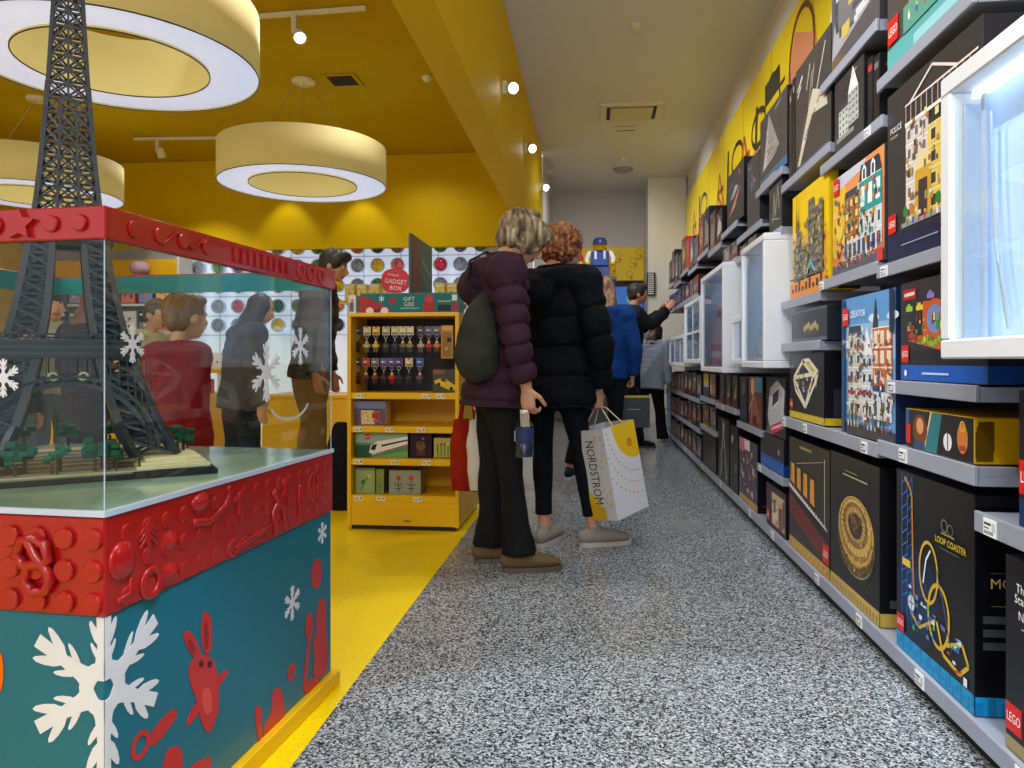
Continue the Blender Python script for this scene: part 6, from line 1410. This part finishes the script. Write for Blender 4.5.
    fuse('trousers', m, vx, CLOTH, root, tr['col'], 2, wr=(.008 * tr.get('wr', 1), 9, .7))
    # ---- shoes
    for i, nm in enumerate('LR'):
        ft = sp['feet'][i]; A_ = sh[nm + 'a']; fd = Vector((math.sin(R(ft[2])), math.cos(R(ft[2])), 0)); sd = fd.cross(Vector((0, 0, 1))); g0 = Vector((A_.x, A_.y, A_.z - .052 * h)); k = h / 1.7 * sp.get('shoe', 1)
        s_ = MB(); z = lambda v: Vector((0, 0, v * k))
        s_.loft([g0 - fd * .055 * k + z(.048), g0 - fd * .02 * k + z(.05), g0 + fd * .04 * k + z(.046), g0 + fd * .10 * k + z(.044), g0 + fd * .145 * k + z(.038), g0 + fd * .172 * k + z(.034)], [(.03 * k, .034 * k), (.037 * k, .040 * k), (.041 * k, .040 * k), (.046 * k, .032 * k), (.044 * k, .026 * k), (.034 * k, .018 * k)], ref=sd, n=16)
        s_.loft([g0 + z(.05), g0 + z(.085)], [(.036 * k, .04 * k), (.032 * k, .037 * k)], ref=sd, n=14)
        sc = sp.get('shoes', (60, 56, 54)); so = fuse('shoe', s_, .006, SKIN if False else CLOTH, root, sc, 1)
        q = MB(); out = []
        for t in range(24):
            a_ = 2 * math.pi * t / 24; cc, ss = math.cos(a_), math.sin(a_); y = .062 + .135 * math.copysign(abs(cc) ** .8, cc); wdt = .046 if cc > -.2 else .038; out.append(g0 + fd * (y * k) + sd * (wdt * math.copysign(abs(ss) ** .62, ss) * k))
        n = len(out); bot = [p + z(.0005) for p in out]; top = [p + z(.022) for p in out]; c_ = sp.get('sole', (200, 196, 190))
        q.face(bot[::-1], c_); q.face(top, c_); [q.face([bot[t], bot[(t + 1) % n], top[(t + 1) % n], top[t]], c_) for t in range(n)]
        q.build('sole', PLAST, so)
        if sp.get('laces'):
            l = MB()
            for t in range(4): p = g0 + fd * ((.05 + .022 * t) * k) + z(.084 - .009 * t); l.bar(p - sd * .02 * k, p + sd * .02 * k + z(.004), .005, sp['laces'])
            l.build('laces', PLAST, so)
    # ---- top garment
    J = sp['jacket']; th = J.get('th', .02); hemz = J['hem']; qn = J.get('quilt', 0); m = MB(); jc = J['col']
    prof = [(-.2, .115, .088), (-.05, .108, .080), (.0, .104, .076), (.095, .092, .070), (.21, .102, .074), (.27, .100, .068), (.305, .072, .052), (.33, .045, .045)]
    t0 = (hemz - P0.z) / h; n = 120 if qn else 16; P = []; Rr = []
    for i in range(n + 1):
        t = t0 + (.33 - t0) * i / n; a_, b_ = interp(prof, t); q = 0
        if qn: q = quilt((t * h) / qn, qn, J.get('puff', .012))
        tb = J.get('belly', 0) * math.exp(-((t - .05) / .1) ** 2)
        P.append(P0 + up * t * h + Vector((0, .0, 0))); Rr.append((a_ * h * g + th + q + tb, b_ * h * g + th + q + tb))
    m.loft(P, Rr, ref=X, n=28, flat=True)
    for q, nm in ((-1, 'L'), (1, 'R')):
        S_, E_, Wr = sh[nm], sh[nm + 'e'], sh[nm + 'w']; al = (E_ - S_).length + (Wr - E_).length; k = 90 if qn else 14; P = []; Rr = []; sf = J.get('sleeve', .97)
        st = shd + X * q * sw * .35
        P.append(st + up * -.014 * h); Rr.append(.045 * h + th); m.ell(S_ - up * .004 * h, (.043 * h + th,) * 3, n=16, m=12); seg(m, shd, S_, .04 * h + th, .04 * h + th)
        for i in range(k + 1):
            s_ = i / k * sf; d_ = s_ * al; L1 = (E_ - S_).length
            if d_ < L1: p = S_.lerp(E_, d_ / L1)
            else: p = E_.lerp(Wr, min(1, (d_ - L1) / (al - L1)))
            el = math.exp(-((d_ - L1) / .05) ** 2); r = (.036 - .016 * s_) * h + th * .9
            if qn: r += quilt(d_ / qn, qn, J.get('puff', .012) * .9)
            P.append(p + (S_.lerp(Wr, .5) - E_) * el * .12); Rr.append(r)
        Rr[-1] = .024 * h + th * .5; m.loft(P, Rr, n=18, flat=True)
    if J.get('collar'):
        m.loft([nk - up * .03 * h, nk + up * .004 * h, nk + up * (.03 * h)], [(.066 * h, .06 * h), (.056 * h, .054 * h), (.052 * h, .052 * h)], ref=X, n=20, flat=True)
    if J.get('hood'):
        hd = J['hood']; c = nk + Vector((0, -.05 * h, -.015 * h)) - up * .012 * h
        for i in range(9):
            t = R(200 + 140 * i / 8); 
            m.ell(c + X * (.066 * h * hd * math.cos(t)) + Vector((0, .05 * h * math.sin(t) * hd + .02 * h, -.012 * h * (1 - abs(i - 4) / 4) + .01 * h)), (.030 * h * hd, .030 * h * hd, .034 * h * hd), n=12, m=8)
        m.ell(c + Vector((0, -.045 * h * hd, -.035 * h)), (.062 * h * hd, .034 * h * hd, .048 * h * hd), n=16, m=10)
    pf = J.get('paint')
    jo = fuse('jacket', m, vx * (.62 if fine else 1), CLOTH, root, jc, (0 if qn else J.get('sm', 2)), wr=(.010 * J.get('wr', 1), 10, 1.3), paint=pf)
    # ---- hair
    Hh = sp['hair']; m = MB(); ty = Hh['type']; hcn = Hh['col']; cr = None; wr = (.006, 22, .4)
    if ty == 'bob':
        m.ell(H(0, -.012, .014), (.056 * hs, .064 * hs, .060 * hs), HM, n=22, m=14); m.ell(H(0, -.026, -.012), (.055 * hs, .047 * hs, .048 * hs), HM, n=20, m=12); m.ell(H(0, .028, .036), (.042 * hs, .034 * hs, .028 * hs), HM)
        for q in (-1, 1): m.ell(H(q * .041, .006, -.006), (.016 * hs, .036 * hs, .040 * hs), HM); m.ell(H(q * .038, .032, .018), (.014 * hs, .020 * hs, .026 * hs), HM)
        wr = (.020, 30, .35)
    elif ty == 'curly':
        m.ell(H(0, -.012, .012), (.064 * hs, .068 * hs, .062 * hs), HM, n=22, m=14); m.ell(H(0, -.022, -.018), (.066 * hs, .052 * hs, .044 * hs), HM, n=20, m=12); wr = (.012, 26, 1); cr = (.024, 56)
    elif ty == 'long':
        m.ell(H(0, -.010, .012), (.050 * hs, .060 * hs, .056 * hs), HM, n=20, m=14); L = Hh.get('len', .16) * h
        m.loft([H(0, -.03, .0), H(0, -.042, -.05), nk + Vector((0, -.07 * h, -.04 * h)), nk + Vector((0, -.092 * h, -L * .6)), nk + Vector((0, -.092 * h, -L))], [(.048 * hs, .03 * hs), (.052 * hs, .026 * hs), (.056 * hs, .024 * hs), (.05 * hs, .02 * hs), (.036 * hs, .014 * hs)], ref=X, n=18)
        for q in (-1, 1): m.loft([H(q * .044, -.004, .01), H(q * .047, .0, -.04), H(q * .05, -.01, -.10)], [(.010 * hs, .026 * hs)] * 3, n=12)
        wr = (.008, 26, .15)
    elif ty == 'bun':
        m.ell(H(0, -.008, .012), (.049 * hs, .058 * hs, .055 * hs), HM, n=20, m=14); m.ell(H(0, -.07, .03), (.026 * hs,) * 3, HM)
    else:
        m.ell(H(0, -.010, .016), (.0495 * hs, .057 * hs, .054 * hs), HM, n=20, m=14); m.ell(H(0, -.026, -.006), (.046 * hs, .036 * hs, .04 * hs), HM, n=18, m=12); m.ell(H(0, .026, .044), (.038 * hs, .028 * hs, .018 * hs), HM)
        if ty == 'mop': m.ell(H(0, .028, .044), (.044 * hs, .034 * hs, .024 * hs), HM); [m.ell(H(q * .036, .004, .012), (.016 * hs, .034 * hs, .03 * hs), HM) for q in (-1, 1)]
        wr = (.005, 30, .5)
    fuse('hair', m, .0065 if fine else vx, HAIRM, root, hcn, 1, wr=wr, curl=cr, paint=(lambda p: tuple(max(0, min(255, int(c + Hh.get('var', 26) * (noise.noise(Vector((p.x * 60, p.y * 60, p.z * 12))) + .3 * noise.noise(p * 20))))) for c in hcn)))
    sh.update(nk=nk, shd=shd, chest=chest, waist=waist, P0=P0, up=up, X=X, root=root, hc=hc, H=H)
    return sh

def toworld(root, p): return Matrix.Translation(root.location) @ Matrix.Rotation(root.rotation_euler.z, 4, 'Z') @ Vector(p)
AW = TH                                                # azimuth that looks to the picture's right
w1 = at(497, 3.42)
P1 = person(w1, AW + R(10), 1.66, 'person with short grey blond hair in plum quilted jacket looking down', dict(
    fine=True, lean=3, pitch=34, turn=6, py=-.01, g=.98, twist=0, head=1.06, skin=(206, 150, 122), vox=.0085,
    feet=[(-.085, -.02, 0, 0, .0), (.09, .085, -2, 0, .01)],
    R=dict(e=(.235, .045, 1.045), w=(.20, .10, .83), d=(-.02, .10, -1), n=(-.75, .65, 0), t=(-.2, 1, 0), curl=42),
    L=dict(e=(-.22, -.03, 1.05), w=(-.22, -.05, .80), d=(0, 0, -1), n=(1, .1, 0), t=(0, 1, 0), curl=60),
    jacket=dict(hem=.745, th=.024, quilt=.083, puff=.022, col=(58, 36, 50), hood=1.0, collar=True, wr=.7, sm=1, sleeve=.93),
    trousers=dict(col=(24, 25, 27), flare=.043, hem=.04, k=.82), shoes=(112, 88, 62), sole=(96, 84, 70), laces=(190, 170, 130), shoe=1.06,
    hair=dict(type='bob', col=(124, 108, 80), var=90)))
w2 = at(554, 3.86)
P2 = person(w2, AW + R(52), 1.67, 'person with curly ginger hair in long black quilted coat, back turned', dict(
    fine=True, side=-4, lean=4, pitch=14, turn=-20, py=0, g=1.06, head=1.02, skin=(206, 150, 122), vox=.0085, sw=.115,
    feet=[(-.02, -.06, -12, 0, .0), (.19, .08, 36, 0, .01)],
    R=dict(e=(.258, .03, 1.06), w=(.205, .10, .80), d=(.0, .08, -1), n=(-1, .2, 0), t=(0, 1, 0), curl=62),
    L=dict(e=(-.26, .10, 1.08), w=(-.10, .26, 1.10), d=(.8, .5, .1), n=(0, -.4, -1), t=(.2, 1, 0), curl=30),
    jacket=dict(hem=.70, th=.034, quilt=.15, puff=.020, col=(6, 8, 14), hood=1.25, collar=True, wr=.9, sm=1, sleeve=.95),
    trousers=dict(col=(14, 17, 24), flare=.025, hem=.155, k=.80, wr=.4), shoes=(150, 140, 132), sole=(190, 184, 176), laces=(170, 160, 150), shoe=1.08,
    hair=dict(type='curly', col=(128, 72, 28), var=90)))
p3 = at(604, 6.0)
P3 = person(p3, AW + R(75), 1.64, 'person with long pinkish blond hair in blue jacket, mostly hidden', dict(
    lean=4, pitch=10, turn=10, eyes=False, feet=[(-.27, -.1, 0, 0, .0), (.1, .06, 0, 0, .0)], vox=.012,
    R=dict(e=(.25, .02, 1.04), w=(.22, .1, .83), d=(0, .1, -1), n=(-1, 0, 0), t=(0, 1, 0), curl=60),
    jacket=dict(hem=.80, th=.02, col=(18, 58, 120), hood=.9, collar=True), trousers=dict(col=(18, 20, 26), flare=.03, hem=.12, k=.9), shoes=(40, 40, 46), sole=(220, 220, 224),
    hair=dict(type='long', col=(150, 108, 84), len=.16, var=70)))
p4 = at(626, 8.17)
P4 = person(p4, AW + R(8), 1.80, 'person in black jacket holding up a phone towards the shelves', dict(
    lean=6, pitch=2, turn=0, skin=(200, 140, 110), vox=.013, feet=[(-.1, -.12, 0), (.1, .1, 0)], sw=.11,
    R=dict(e=(.20, .20, 1.33), w=(.12, .44, 1.52), d=(-.1, .6, .8), n=(-.6, .3, 0), t=(0, 0, 1), curl=30),
    L=dict(e=(-.20, .20, 1.30), w=(-.05, .42, 1.50), d=(.1, .6, .8), n=(.6, .3, 0), t=(0, 0, 1), curl=30),
    jacket=dict(hem=.93, th=.028, col=(28, 29, 32), hood=1.1, collar=True, wr=1.3), trousers=dict(col=(16, 18, 24), flare=.036, hem=.06), shoes=(24, 24, 28), sole=(70, 74, 80),
    hair=dict(type='mop', col=(34, 28, 26))))
p5 = at(650, 8.45)
P5 = person(p5, AW + R(60), 1.40, 'person with long brown hair in pale puffy jacket before the far shelves', dict(
    lean=14, pitch=18, turn=-10, vox=.012, eyes=False, feet=[(-.14, -.06, -10), (.14, .02, 10)],
    jacket=dict(hem=.62, th=.02, quilt=.06, puff=.01, col=(176, 186, 206), wr=.5, sm=1), trousers=dict(col=(16, 17, 22), flare=.05, hem=.05, k=1.05), shoes=(170, 166, 164), sole=(220, 220, 220),
    hair=dict(type='long', col=(70, 46, 36), len=.24)))
# people in the yellow part of the shop
def plaid(p):
    a = (int(p.z / .055) % 2) + (int((p.x + p.y * .6) / .055 + 50) % 2); return ((44, 40, 40), (70, 62, 54), (96, 84, 66))[a]
p8 = at(311, 5.2)
P8 = person(p8, AW + R(-2), 1.74, 'person with dark mop hair in checked shirt and tan trousers', dict(
    lean=7, pitch=16, turn=0, skin=(196, 140, 108), vox=.011, feet=[(-.09, -.08, 0), (.1, .08, 0)],
    jacket=dict(hem=.82, th=.014, col=(60, 52, 50), collar=True, paint=plaid, wr=.8), trousers=dict(col=(150, 116, 76), flare=.042, hem=.05, k=1.1), shoes=(60, 50, 44),
    hair=dict(type='mop', col=(38, 30, 26))))
p9 = at(240, 4.5)
P9 = person(p9, AW + R(35), 1.37, 'person with long dark hair, grey jacket and blue sleeve behind case glass', dict(
    lean=6, pitch=22, turn=-12, vox=.011, feet=[(-.12, -.04, 0), (.12, .06, 0)],
    L=dict(e=(-.24, .0, .88), w=(-.2, .14, .72), d=(.2, .6, -.6), n=(1, 0, 0), t=(0, 1, 0), curl=30),
    jacket=dict(hem=.66, th=.024, col=(84, 82, 88), wr=1.2, paint=lambda p: (26, 74, 160) if p.x < -.15 else None), trousers=dict(col=(34, 38, 54), flare=.036, hem=.06), shoes=(50, 44, 44),
    hair=dict(type='long', col=(66, 52, 46), len=.26)))
p10 = at(172, 2.95)
P10 = person(p10, AW + R(60), 1.20, 'child with short light brown hair in dark red hooded top', dict(
    lean=3, pitch=2, turn=0, head=1.24, skin=(216, 160, 130), vox=.008, fine=True, feet=[(-.07, -.03, 0), (.07, .05, 0)], sw=.10,
    jacket=dict(hem=.56, th=.016, col=(140, 18, 34), hood=.85, wr=.8), trousers=dict(col=(40, 44, 60), flare=.035, hem=.05), shoes=(60, 60, 70),
    hair=dict(type='short', col=(120, 92, 62))))
p11 = at(147, 5.1)
P11 = person(p11, AW + R(-20), 1.36, 'child with brown hair and cream top, half hidden behind the red-hooded child', dict(
    lean=3, pitch=16, turn=0, head=1.15, vox=.012, feet=[(-.08, 0, 0), (.08, .04, 0)],
    jacket=dict(hem=.68, th=.014, col=(206, 196, 164)), trousers=dict(col=(50, 54, 70), flare=.036, hem=.06), shoes=(60, 60, 60), hair=dict(type='short', col=(84, 62, 46))))
p12 = at(50, 5.3)
P12 = person(p12, AW + R(-30), 1.42, 'smiling person with dark swept hair and beige top, seen through the tower', dict(
    lean=3, pitch=0, turn=-18, head=1.12, skin=(216, 156, 124), vox=.011, feet=[(-.09, 0, 0), (.09, .04, 0)],
    jacket=dict(hem=.72, th=.018, col=(186, 176, 156), collar=True), trousers=dict(col=(110, 130, 170), flare=.04, hem=.06), shoes=(200, 190, 170), hair=dict(type='mop', col=(62, 46, 36))))
p13 = at(84, 4.75)
P13 = person(p13, AW + R(70), 1.40, 'person in long dark brown coat seen under the tower platforms', dict(
    lean=3, pitch=12, g=.85, sw=.09, turn=-20, head=1.1, vox=.011, feet=[(-.08, 0, 0), (.08, .05, 0)],
    jacket=dict(hem=.50, th=.03, col=(50, 38, 38), hood=1.0, collar=True), trousers=dict(col=(34, 26, 28), flare=.036, hem=.06), shoes=(50, 30, 30), hair=dict(type='long', col=(110, 66, 50), len=.1)))
p14 = at(14, 4.9)
P14 = person(p14, AW + R(-10), 1.18, 'small child in dark top and blue jeans at the left edge', dict(
    lean=3, pitch=8, turn=0, head=1.2, vox=.011, feet=[(-.09, 0, 0), (.1, .1, 0)],
    jacket=dict(hem=.60, th=.016, col=(60, 64, 76)), trousers=dict(col=(112, 128, 160), flare=.045, hem=.06, k=1.1), shoes=(70, 66, 66), hair=dict(type='short', col=(60, 46, 40))))

# ------------------------------------------------------------------ carried things
# sling bag on the plum jacket
r1 = P1['root']
def bag(m):
    c = Vector((.185, -.115, 1.05))
    m.loft([c + Vector((-.03, .03, .17)), c + Vector((-.01, .012, .11)), c + Vector((0, .0, .03)), c + Vector((0, -.005, -.07)), c + Vector((.0, .01, -.14))], [(.03, .035), (.05, .062), (.065, .085), (.07, .105), (.055, .09)], n=22)
bg = empty('sling_bag', r1.location, r1.rotation_euler.z, 'olive grey cloth sling bag hanging on the back of the plum jacket', 'bag')
m = MB(); bag(m); fuse('bag_body', m, .009, CLOTH, bg, (50, 52, 44), 2, wr=(.014, 8, 1))
m = MB(); pts = [(.14, -.10, 1.22), (.12, -.155, 1.30), (.06, -.135, 1.40), (-.02, -.05, 1.455), (-.10, .08, 1.40), (-.15, .16, 1.25)]
m.loft(pts, [(.018, .005)] * len(pts), ref=(1, 0, 0), n=10, col=(44, 44, 38)); m.build('strap', CLOTH, bg)
# bottle
hb = toworld(r1, (P1['Rw'] + Vector((.0, .03, -.085))))
hb = at(524.5, 3.20, .738)
o = empty('water_bottle', tuple(hb), 0, 'clear plastic water bottle hanging from the hand of the plum jacket wearer', 'bottle')
one('bottle_body', M['clear'], o, lambda m: m.rev([(0, -.205), (.036, -.205), (.040, -.195), (.040, -.16), (.037, -.15), (.040, -.14), (.040, -.07), (.032, -.05), (.014, -.034), (.014, -.018), (0, -.018)], n=28))
one('water', plain('blue_tinted_water', (40, 50, 80), .05), o, lambda m: m.rev([(0, -.2), (.034, -.2), (.0375, -.19), (.0375, -.11), (0, -.11)], n=24))
one('bottle_label', PAPER, o, lambda m: (m.rev([(.0408, -.135), (.0408, -.075)], n=28, col=(30, 46, 96)), [m.box((-.04 + .0, -.0415, -.13 + .012 * i), (-.036, -.038, -.124 + .012 * i), (230, 230, 236)) for i in range(4)]))
one('bottle_cap', M['white'], o, lambda m: m.rev([(0, 0), (.015, 0), (.016, -.002), (.016, -.016), (0, -.0165)], n=20))

def shopping_bag(o, w, d, h, name, mat, art=None, side=None, col=(230, 230, 230), art_side=None, flare=.0):
    m = MB(); F = [(-w / 2, -d / 2), (w / 2, -d / 2), (w / 2, d / 2), (-w / 2, d / 2)]; t_ = .003
    k = 1 + flare
    for i in range(4):
        a, b_ = F[i], F[(i + 1) % 4]; m.face([(a[0], a[1], 0), (b_[0], b_[1], 0), (b_[0] * k, b_[1] * k, h), (a[0] * k, a[1] * k, h)], col)
        ia, ib = (a[0] * .98, a[1] * .97), (b_[0] * .98, b_[1] * .97); m.face([(ia[0] * k, ia[1] * k, h), (ib[0] * k, ib[1] * k, h), (ib[0], ib[1], t_), (ia[0], ia[1], t_)], tuple(int(v * .85) for v in col)); m.face([(a[0] * k, a[1] * k, h), (b_[0] * k, b_[1] * k, h), (ib[0] * k, ib[1] * k, h), (ia[0] * k, ia[1] * k, h)], col)
    m.face([(F[3][0], F[3][1], 0), (F[2][0], F[2][1], 0), (F[1][0], F[1][1], 0), (F[0][0], F[0][1], 0)], col); m.face([(f[0] * .98, f[1] * .97, t_) for f in F], col)
    if art: art(Art(m, Frame((-w / 2, -d / 2, 0), (1, 0, 0), (0, 0, 1), (0, -1, 0)), w, h), random.Random(4))
    if art_side: art_side(Art(m, Frame((-w / 2, d / 2, 0), (0, -1, 0), (0, 0, 1), (-1, 0, 0)), d, h), random.Random(5))
    return m.build('bag_body', PAPER, o)
# Nordstrom bag: near face with the sun, left gusset with the name
nb = at(607, 3.62, 0)
bagN = empty('paper_shopping_bag', (0, 0, 0), 0, 'white and yellow paper shopping bag with dotted sun, held by black coat wearer', 'bag')
BW, BD, BH = .28, .19, .46
def nfront(a, rg):
    a.rect(0, 0, 1, 1, (226, 226, 236)); Yw = (240, 196, 10)
    a.poly([(.3, 1)] + [(.86 + .60 * math.cos(R(t)), 1.02 + .43 * math.sin(R(t))) for t in range(184, 284, 8)] + [(1, .62), (1, 1)], Yw)
    for k in range(9): a.line([(.74 + .09 * math.cos(R(k * 40)), .77 + .055 * math.sin(R(k * 40))), (.74 + .03 * math.cos(R(k * 40 + 50)), .77 + .02 * math.sin(R(k * 40 + 50)))], .03, (230, 110, 30))
    for ring_ in range(3):
        r = .60 + .17 * (ring_ + 1)
        for k in range(15):
            t = R(180 + k * 6.6 + ring_ * 2); u, v = .86 + r * math.cos(t), 1.0 + r * .72 * math.sin(t)
            if .02 < u < .98 and .04 < v < .98: a.circ(u, v, .022, (206, 180, 60), 8)
def nside(a, rg):
    a.rect(0, 0, 1, 1, (206, 204, 206)); a.poly([(0, 0), (.62, 0), (.6, .12), (.4, .26), (0, .36)], (226, 184, 20)); a.poly([(0, .0), (.66, 0), (.66, .14), (.0, .19)], (214, 168, 20))
    for k in range(26): a.circ(.62 + .34 * rg.random(), .05 + .9 * rg.random(), .04, (206, 190, 130), 8)
    a.text('NORDSTROM', .40, .86, .0001, (30, 30, 40)) if False else None
    vs, fs, W, H_ = text_tris('NORDSTROM'); L = .70 * a.h; kx = L / W; ky = .27 * a.w / H_
    a.m.poly([a.fr.p(.36 * a.w + y * ky, .88 * a.h - x * kx, a.l) for x, y in vs], fs, (24, 24, 34))
shopping_bag(bagN, BW, BD, BH, 'b', PAPER, art=nfront, art_side=nside, col=(226, 226, 234))
one('handle', M['cream'], bagN, lambda m: [m.loft([(-.05, y, BH - .06), (-.045, y, BH), (-.02, y * .3, BH + .085), (.0, y * .1, BH + .10), (.02, y * .3, BH + .085), (.045, y, BH), (.05, y, BH - .06)], [.003] * 7, n=6, col=(206, 180, 110)) for y in (-BD / 2 + .004, BD / 2 - .004)])
hw = toworld(P2['root'], P2['Rw'] + Vector((0, .02, -.085)))
bagN.rotation_mode = 'XYZ'
piv = Vector((0, 0, BH + .10)); RM = Matrix.Rotation(TH + R(33), 4, 'Z') @ Matrix.Rotation(R(13), 4, 'Y') @ Matrix.Rotation(R(2), 4, 'X')
RM = Matrix.Rotation(TH, 4, 'Z') @ Matrix.Rotation(R(-10), 4, 'Y') @ Matrix.Rotation(R(47), 4, 'Z')
bagN.matrix_world = Matrix.Translation(hw) @ RM @ Matrix.Translation(-piv)
# red and white bags on the far side of the plum jacket wearer
def cloth_bag(loc, rz, w, d, h, col, label, tilt=0):
    o = empty('shopping_bag', tuple(loc), rz, label, 'bag')
    m = MB(); m.loft([(0, 0, .01), (0, 0, h * .35), (0, 0, h * .7), (0, 0, h)], [(w * .44, d * .42), (w * .5, d * .55), (w * .47, d * .4), (w * .42, d * .16)], n=20, flat=True)
    fuse('bag_body', m, .01, CLOTH, o, col, 2, wr=(.016, 7, .6))
    one('handle', CLOTH, o, lambda m: [m.loft([(-w * .22, y, h - .01), (-w * .15, y * .6, h + .09), (0, 0, h + .14), (w * .15, y * .6, h + .09), (w * .22, y, h - .01)], [(.008, .003)] * 5, n=8, col=col) for y in (-.012, .012)])
    return o
cb = at(468, 3.82); cloth_bag((cb.x, cb.y, .27), TH + .5, .20, .14, .38, (150, 34, 12), 'rust red cloth bag held beside the yellow shelf unit'); cb = at(484, 3.62); cloth_bag((cb.x, cb.y, .30), TH + .2, .17, .11, .36, (206, 200, 184), 'cream white bag hanging in front of the rust red bag')
# grey bag of the person in blue
gb = toworld(P3['root'], P3['Rw'] + Vector((0, .02, -.08)))
o = empty('shopping_bag', (gb.x, gb.y, gb.z - .34), TH, 'dark grey bag with yellow lining held by the person in blue', 'bag')
shopping_bag(o, .26, .10, .26, 'b', PAPER, col=(58, 62, 70), art=lambda a, rg: (a.rect(0, .93, 1, 1, (180, 180, 60)), a.rect(.3, .55, .7, .58, (150, 156, 160))))
one('handle', PLAST, o, lambda m: m.loft([(-.06, 0, .24), (-.04, 0, .31), (0, 0, .345), (.04, 0, .31), (.06, 0, .24)], [.004] * 5, n=6, col=(40, 40, 44)))
# phone
pm = toworld(P4['root'], (P4['Rw'] + P4['Lw']) / 2 + Vector((0, .075, .075)))
m = MB(); m.box((-.004, -.036, -.075), (.004, .036, .075), (16, 16, 20), ch=.002); a = Art(m, Frame((-.004, .036, -.075), (0, -1, 0), (0, 0, 1), (-1, 0, 0)), .072, .15); a.rect(.05, .04, .95, .96, (50, 60, 80))
tag(m.build('phone', PLAST, None, tuple(pm), P4['root'].rotation_euler.z + R(90)), 'black phone held up by the person in black jacket', 'phone')
# dark bag and shoes by the tan trousers
q = at(341, 4.75); o = empty('black_backpack', (q.x, q.y, 0), TH, 'black backpack standing on the floor left of the yellow shelf unit', 'bag')
m = MB(); m.loft([(0, 0, .03), (0, 0, .18), (0, 0, .38), (0, .01, .52)], [(.10, .07), (.11, .085), (.10, .075), (.06, .04)], n=18); fuse('bag_body', m, .01, CLOTH, o, (20, 20, 28), 2, wr=(.012, 8, 1))
one('strap', CLOTH, o, lambda m: m.loft([(-.03, .07, .48), (-.035, .11, .35), (-.03, .09, .15)], [(.02, .006)] * 3, n=8, col=(26, 26, 34)))

# ------------------------------------------------------------------ lighting
def spot(loc, aim, e, ang=70, col=(1, .97, .93), r=.03, blend=.6):  # used for the modelled lamp heads and for added fill spots
    L = bpy.data.lights.new('shop_and_fill_spot', 'SPOT'); L.energy = e; L.spot_size = R(ang); L.spot_blend = blend; L.color = col; L.shadow_soft_size = r
    o = bpy.data.objects.new('shop_and_fill_spot', L); C.objects.link(o); o.location = loc; o.rotation_euler = Vector(aim).to_track_quat('-Z', 'Y').to_euler()
def area(loc, aim, e, sx, sy, col=(1, .97, .94)):  # unseen fill light added for brightness, no fixture modelled
    L = bpy.data.lights.new('fill_panel', 'AREA'); L.shape = 'RECTANGLE'; L.size = sx; L.size_y = sy; L.energy = e; L.color = col
    o = bpy.data.objects.new('fill_panel', L); C.objects.link(o); o.location = loc; o.rotation_euler = Vector(aim).to_track_quat('-Z', 'Y').to_euler()
for p, aim in spots: spot(p, aim, 50, 80)
for Y, z in beam_heads: spot((-.56, Y, z - .06), (.8, .08, -.42), 90, 95, (.9, .95, 1))
for Y in (.6, 2.0, 3.4): spot((-.56, Y, 3.2), (.85, .1, -.52), 120, 95, (.9, .95, 1))  # added spots along the beam, out of view, brightening the near shelves
area((-.2, -2.6, 2.9), (.12, 1, .16), 70, 1.2, .8, (.92, .96, 1))  # added fill behind the camera, tilted up to brighten the aisle ceiling
area((-4.2, -.8, 3.5), (0, .5, -1), 60, 3.5, .8)  # added out-of-view fill for general brightness over the yellow floor
for y in (1.4, 2.9, 4.7, 7.0): spot((.62, y, 3.74), (.0, .06, -1), 95, 84, (.9, .95, 1), .06, 1)  # bare downlights added without fixtures to brighten the aisle floor
for x, y in ((-4.6, 1.6), (-4.6, 4.6), (-5.2, 8.0), (-2.2, 9.0), (-1.9, 6.4), (-1.9, 4.2)): spot((x, y, 3.74), (0, .05, -1), 50, 140, (.98, .98, 1), .06, 1)  # bare spots added under the yellow ceiling, supplying light the ring diffusers lack
for y in (8.6, 10.3): spot((.1, y, 3.74), (.0, .35, -1), 80, 150, (1, .98, .96), .06, 1)  # spots added without fixtures to lift the dark far wall and column
spot((.45, .75, 3.72), (-.02, .03, -1), 330, 48, (.84, .93, 1), .03, .22)
spot((-2.05, 2.85, 3.70), (1.95, -1.15, -3.7), 150, 42, (1, .97, .92), .03, .3)
# washes on the yellow wall above the canisters
for px in (284, 360): x = px2x(px, 9.7); spot((x, 9.45, 3.5), (0, .28, -1), 16, 70, (1, .98, .9), .03)
w = bpy.data.worlds.new('mall_hall'); bpy.context.scene.world = w; w.use_nodes = True
w.node_tree.nodes['Background'].inputs[0].default_value = (.80, .87, 1, 1); w.node_tree.nodes['Background'].inputs[1].default_value = 1.15
sc = bpy.context.scene
sc.view_settings.view_transform = 'Standard'; sc.view_settings.look = 'None'; sc.view_settings.gamma = 1; sc.view_settings.exposure = .1; sc.view_settings.use_curve_mapping = False
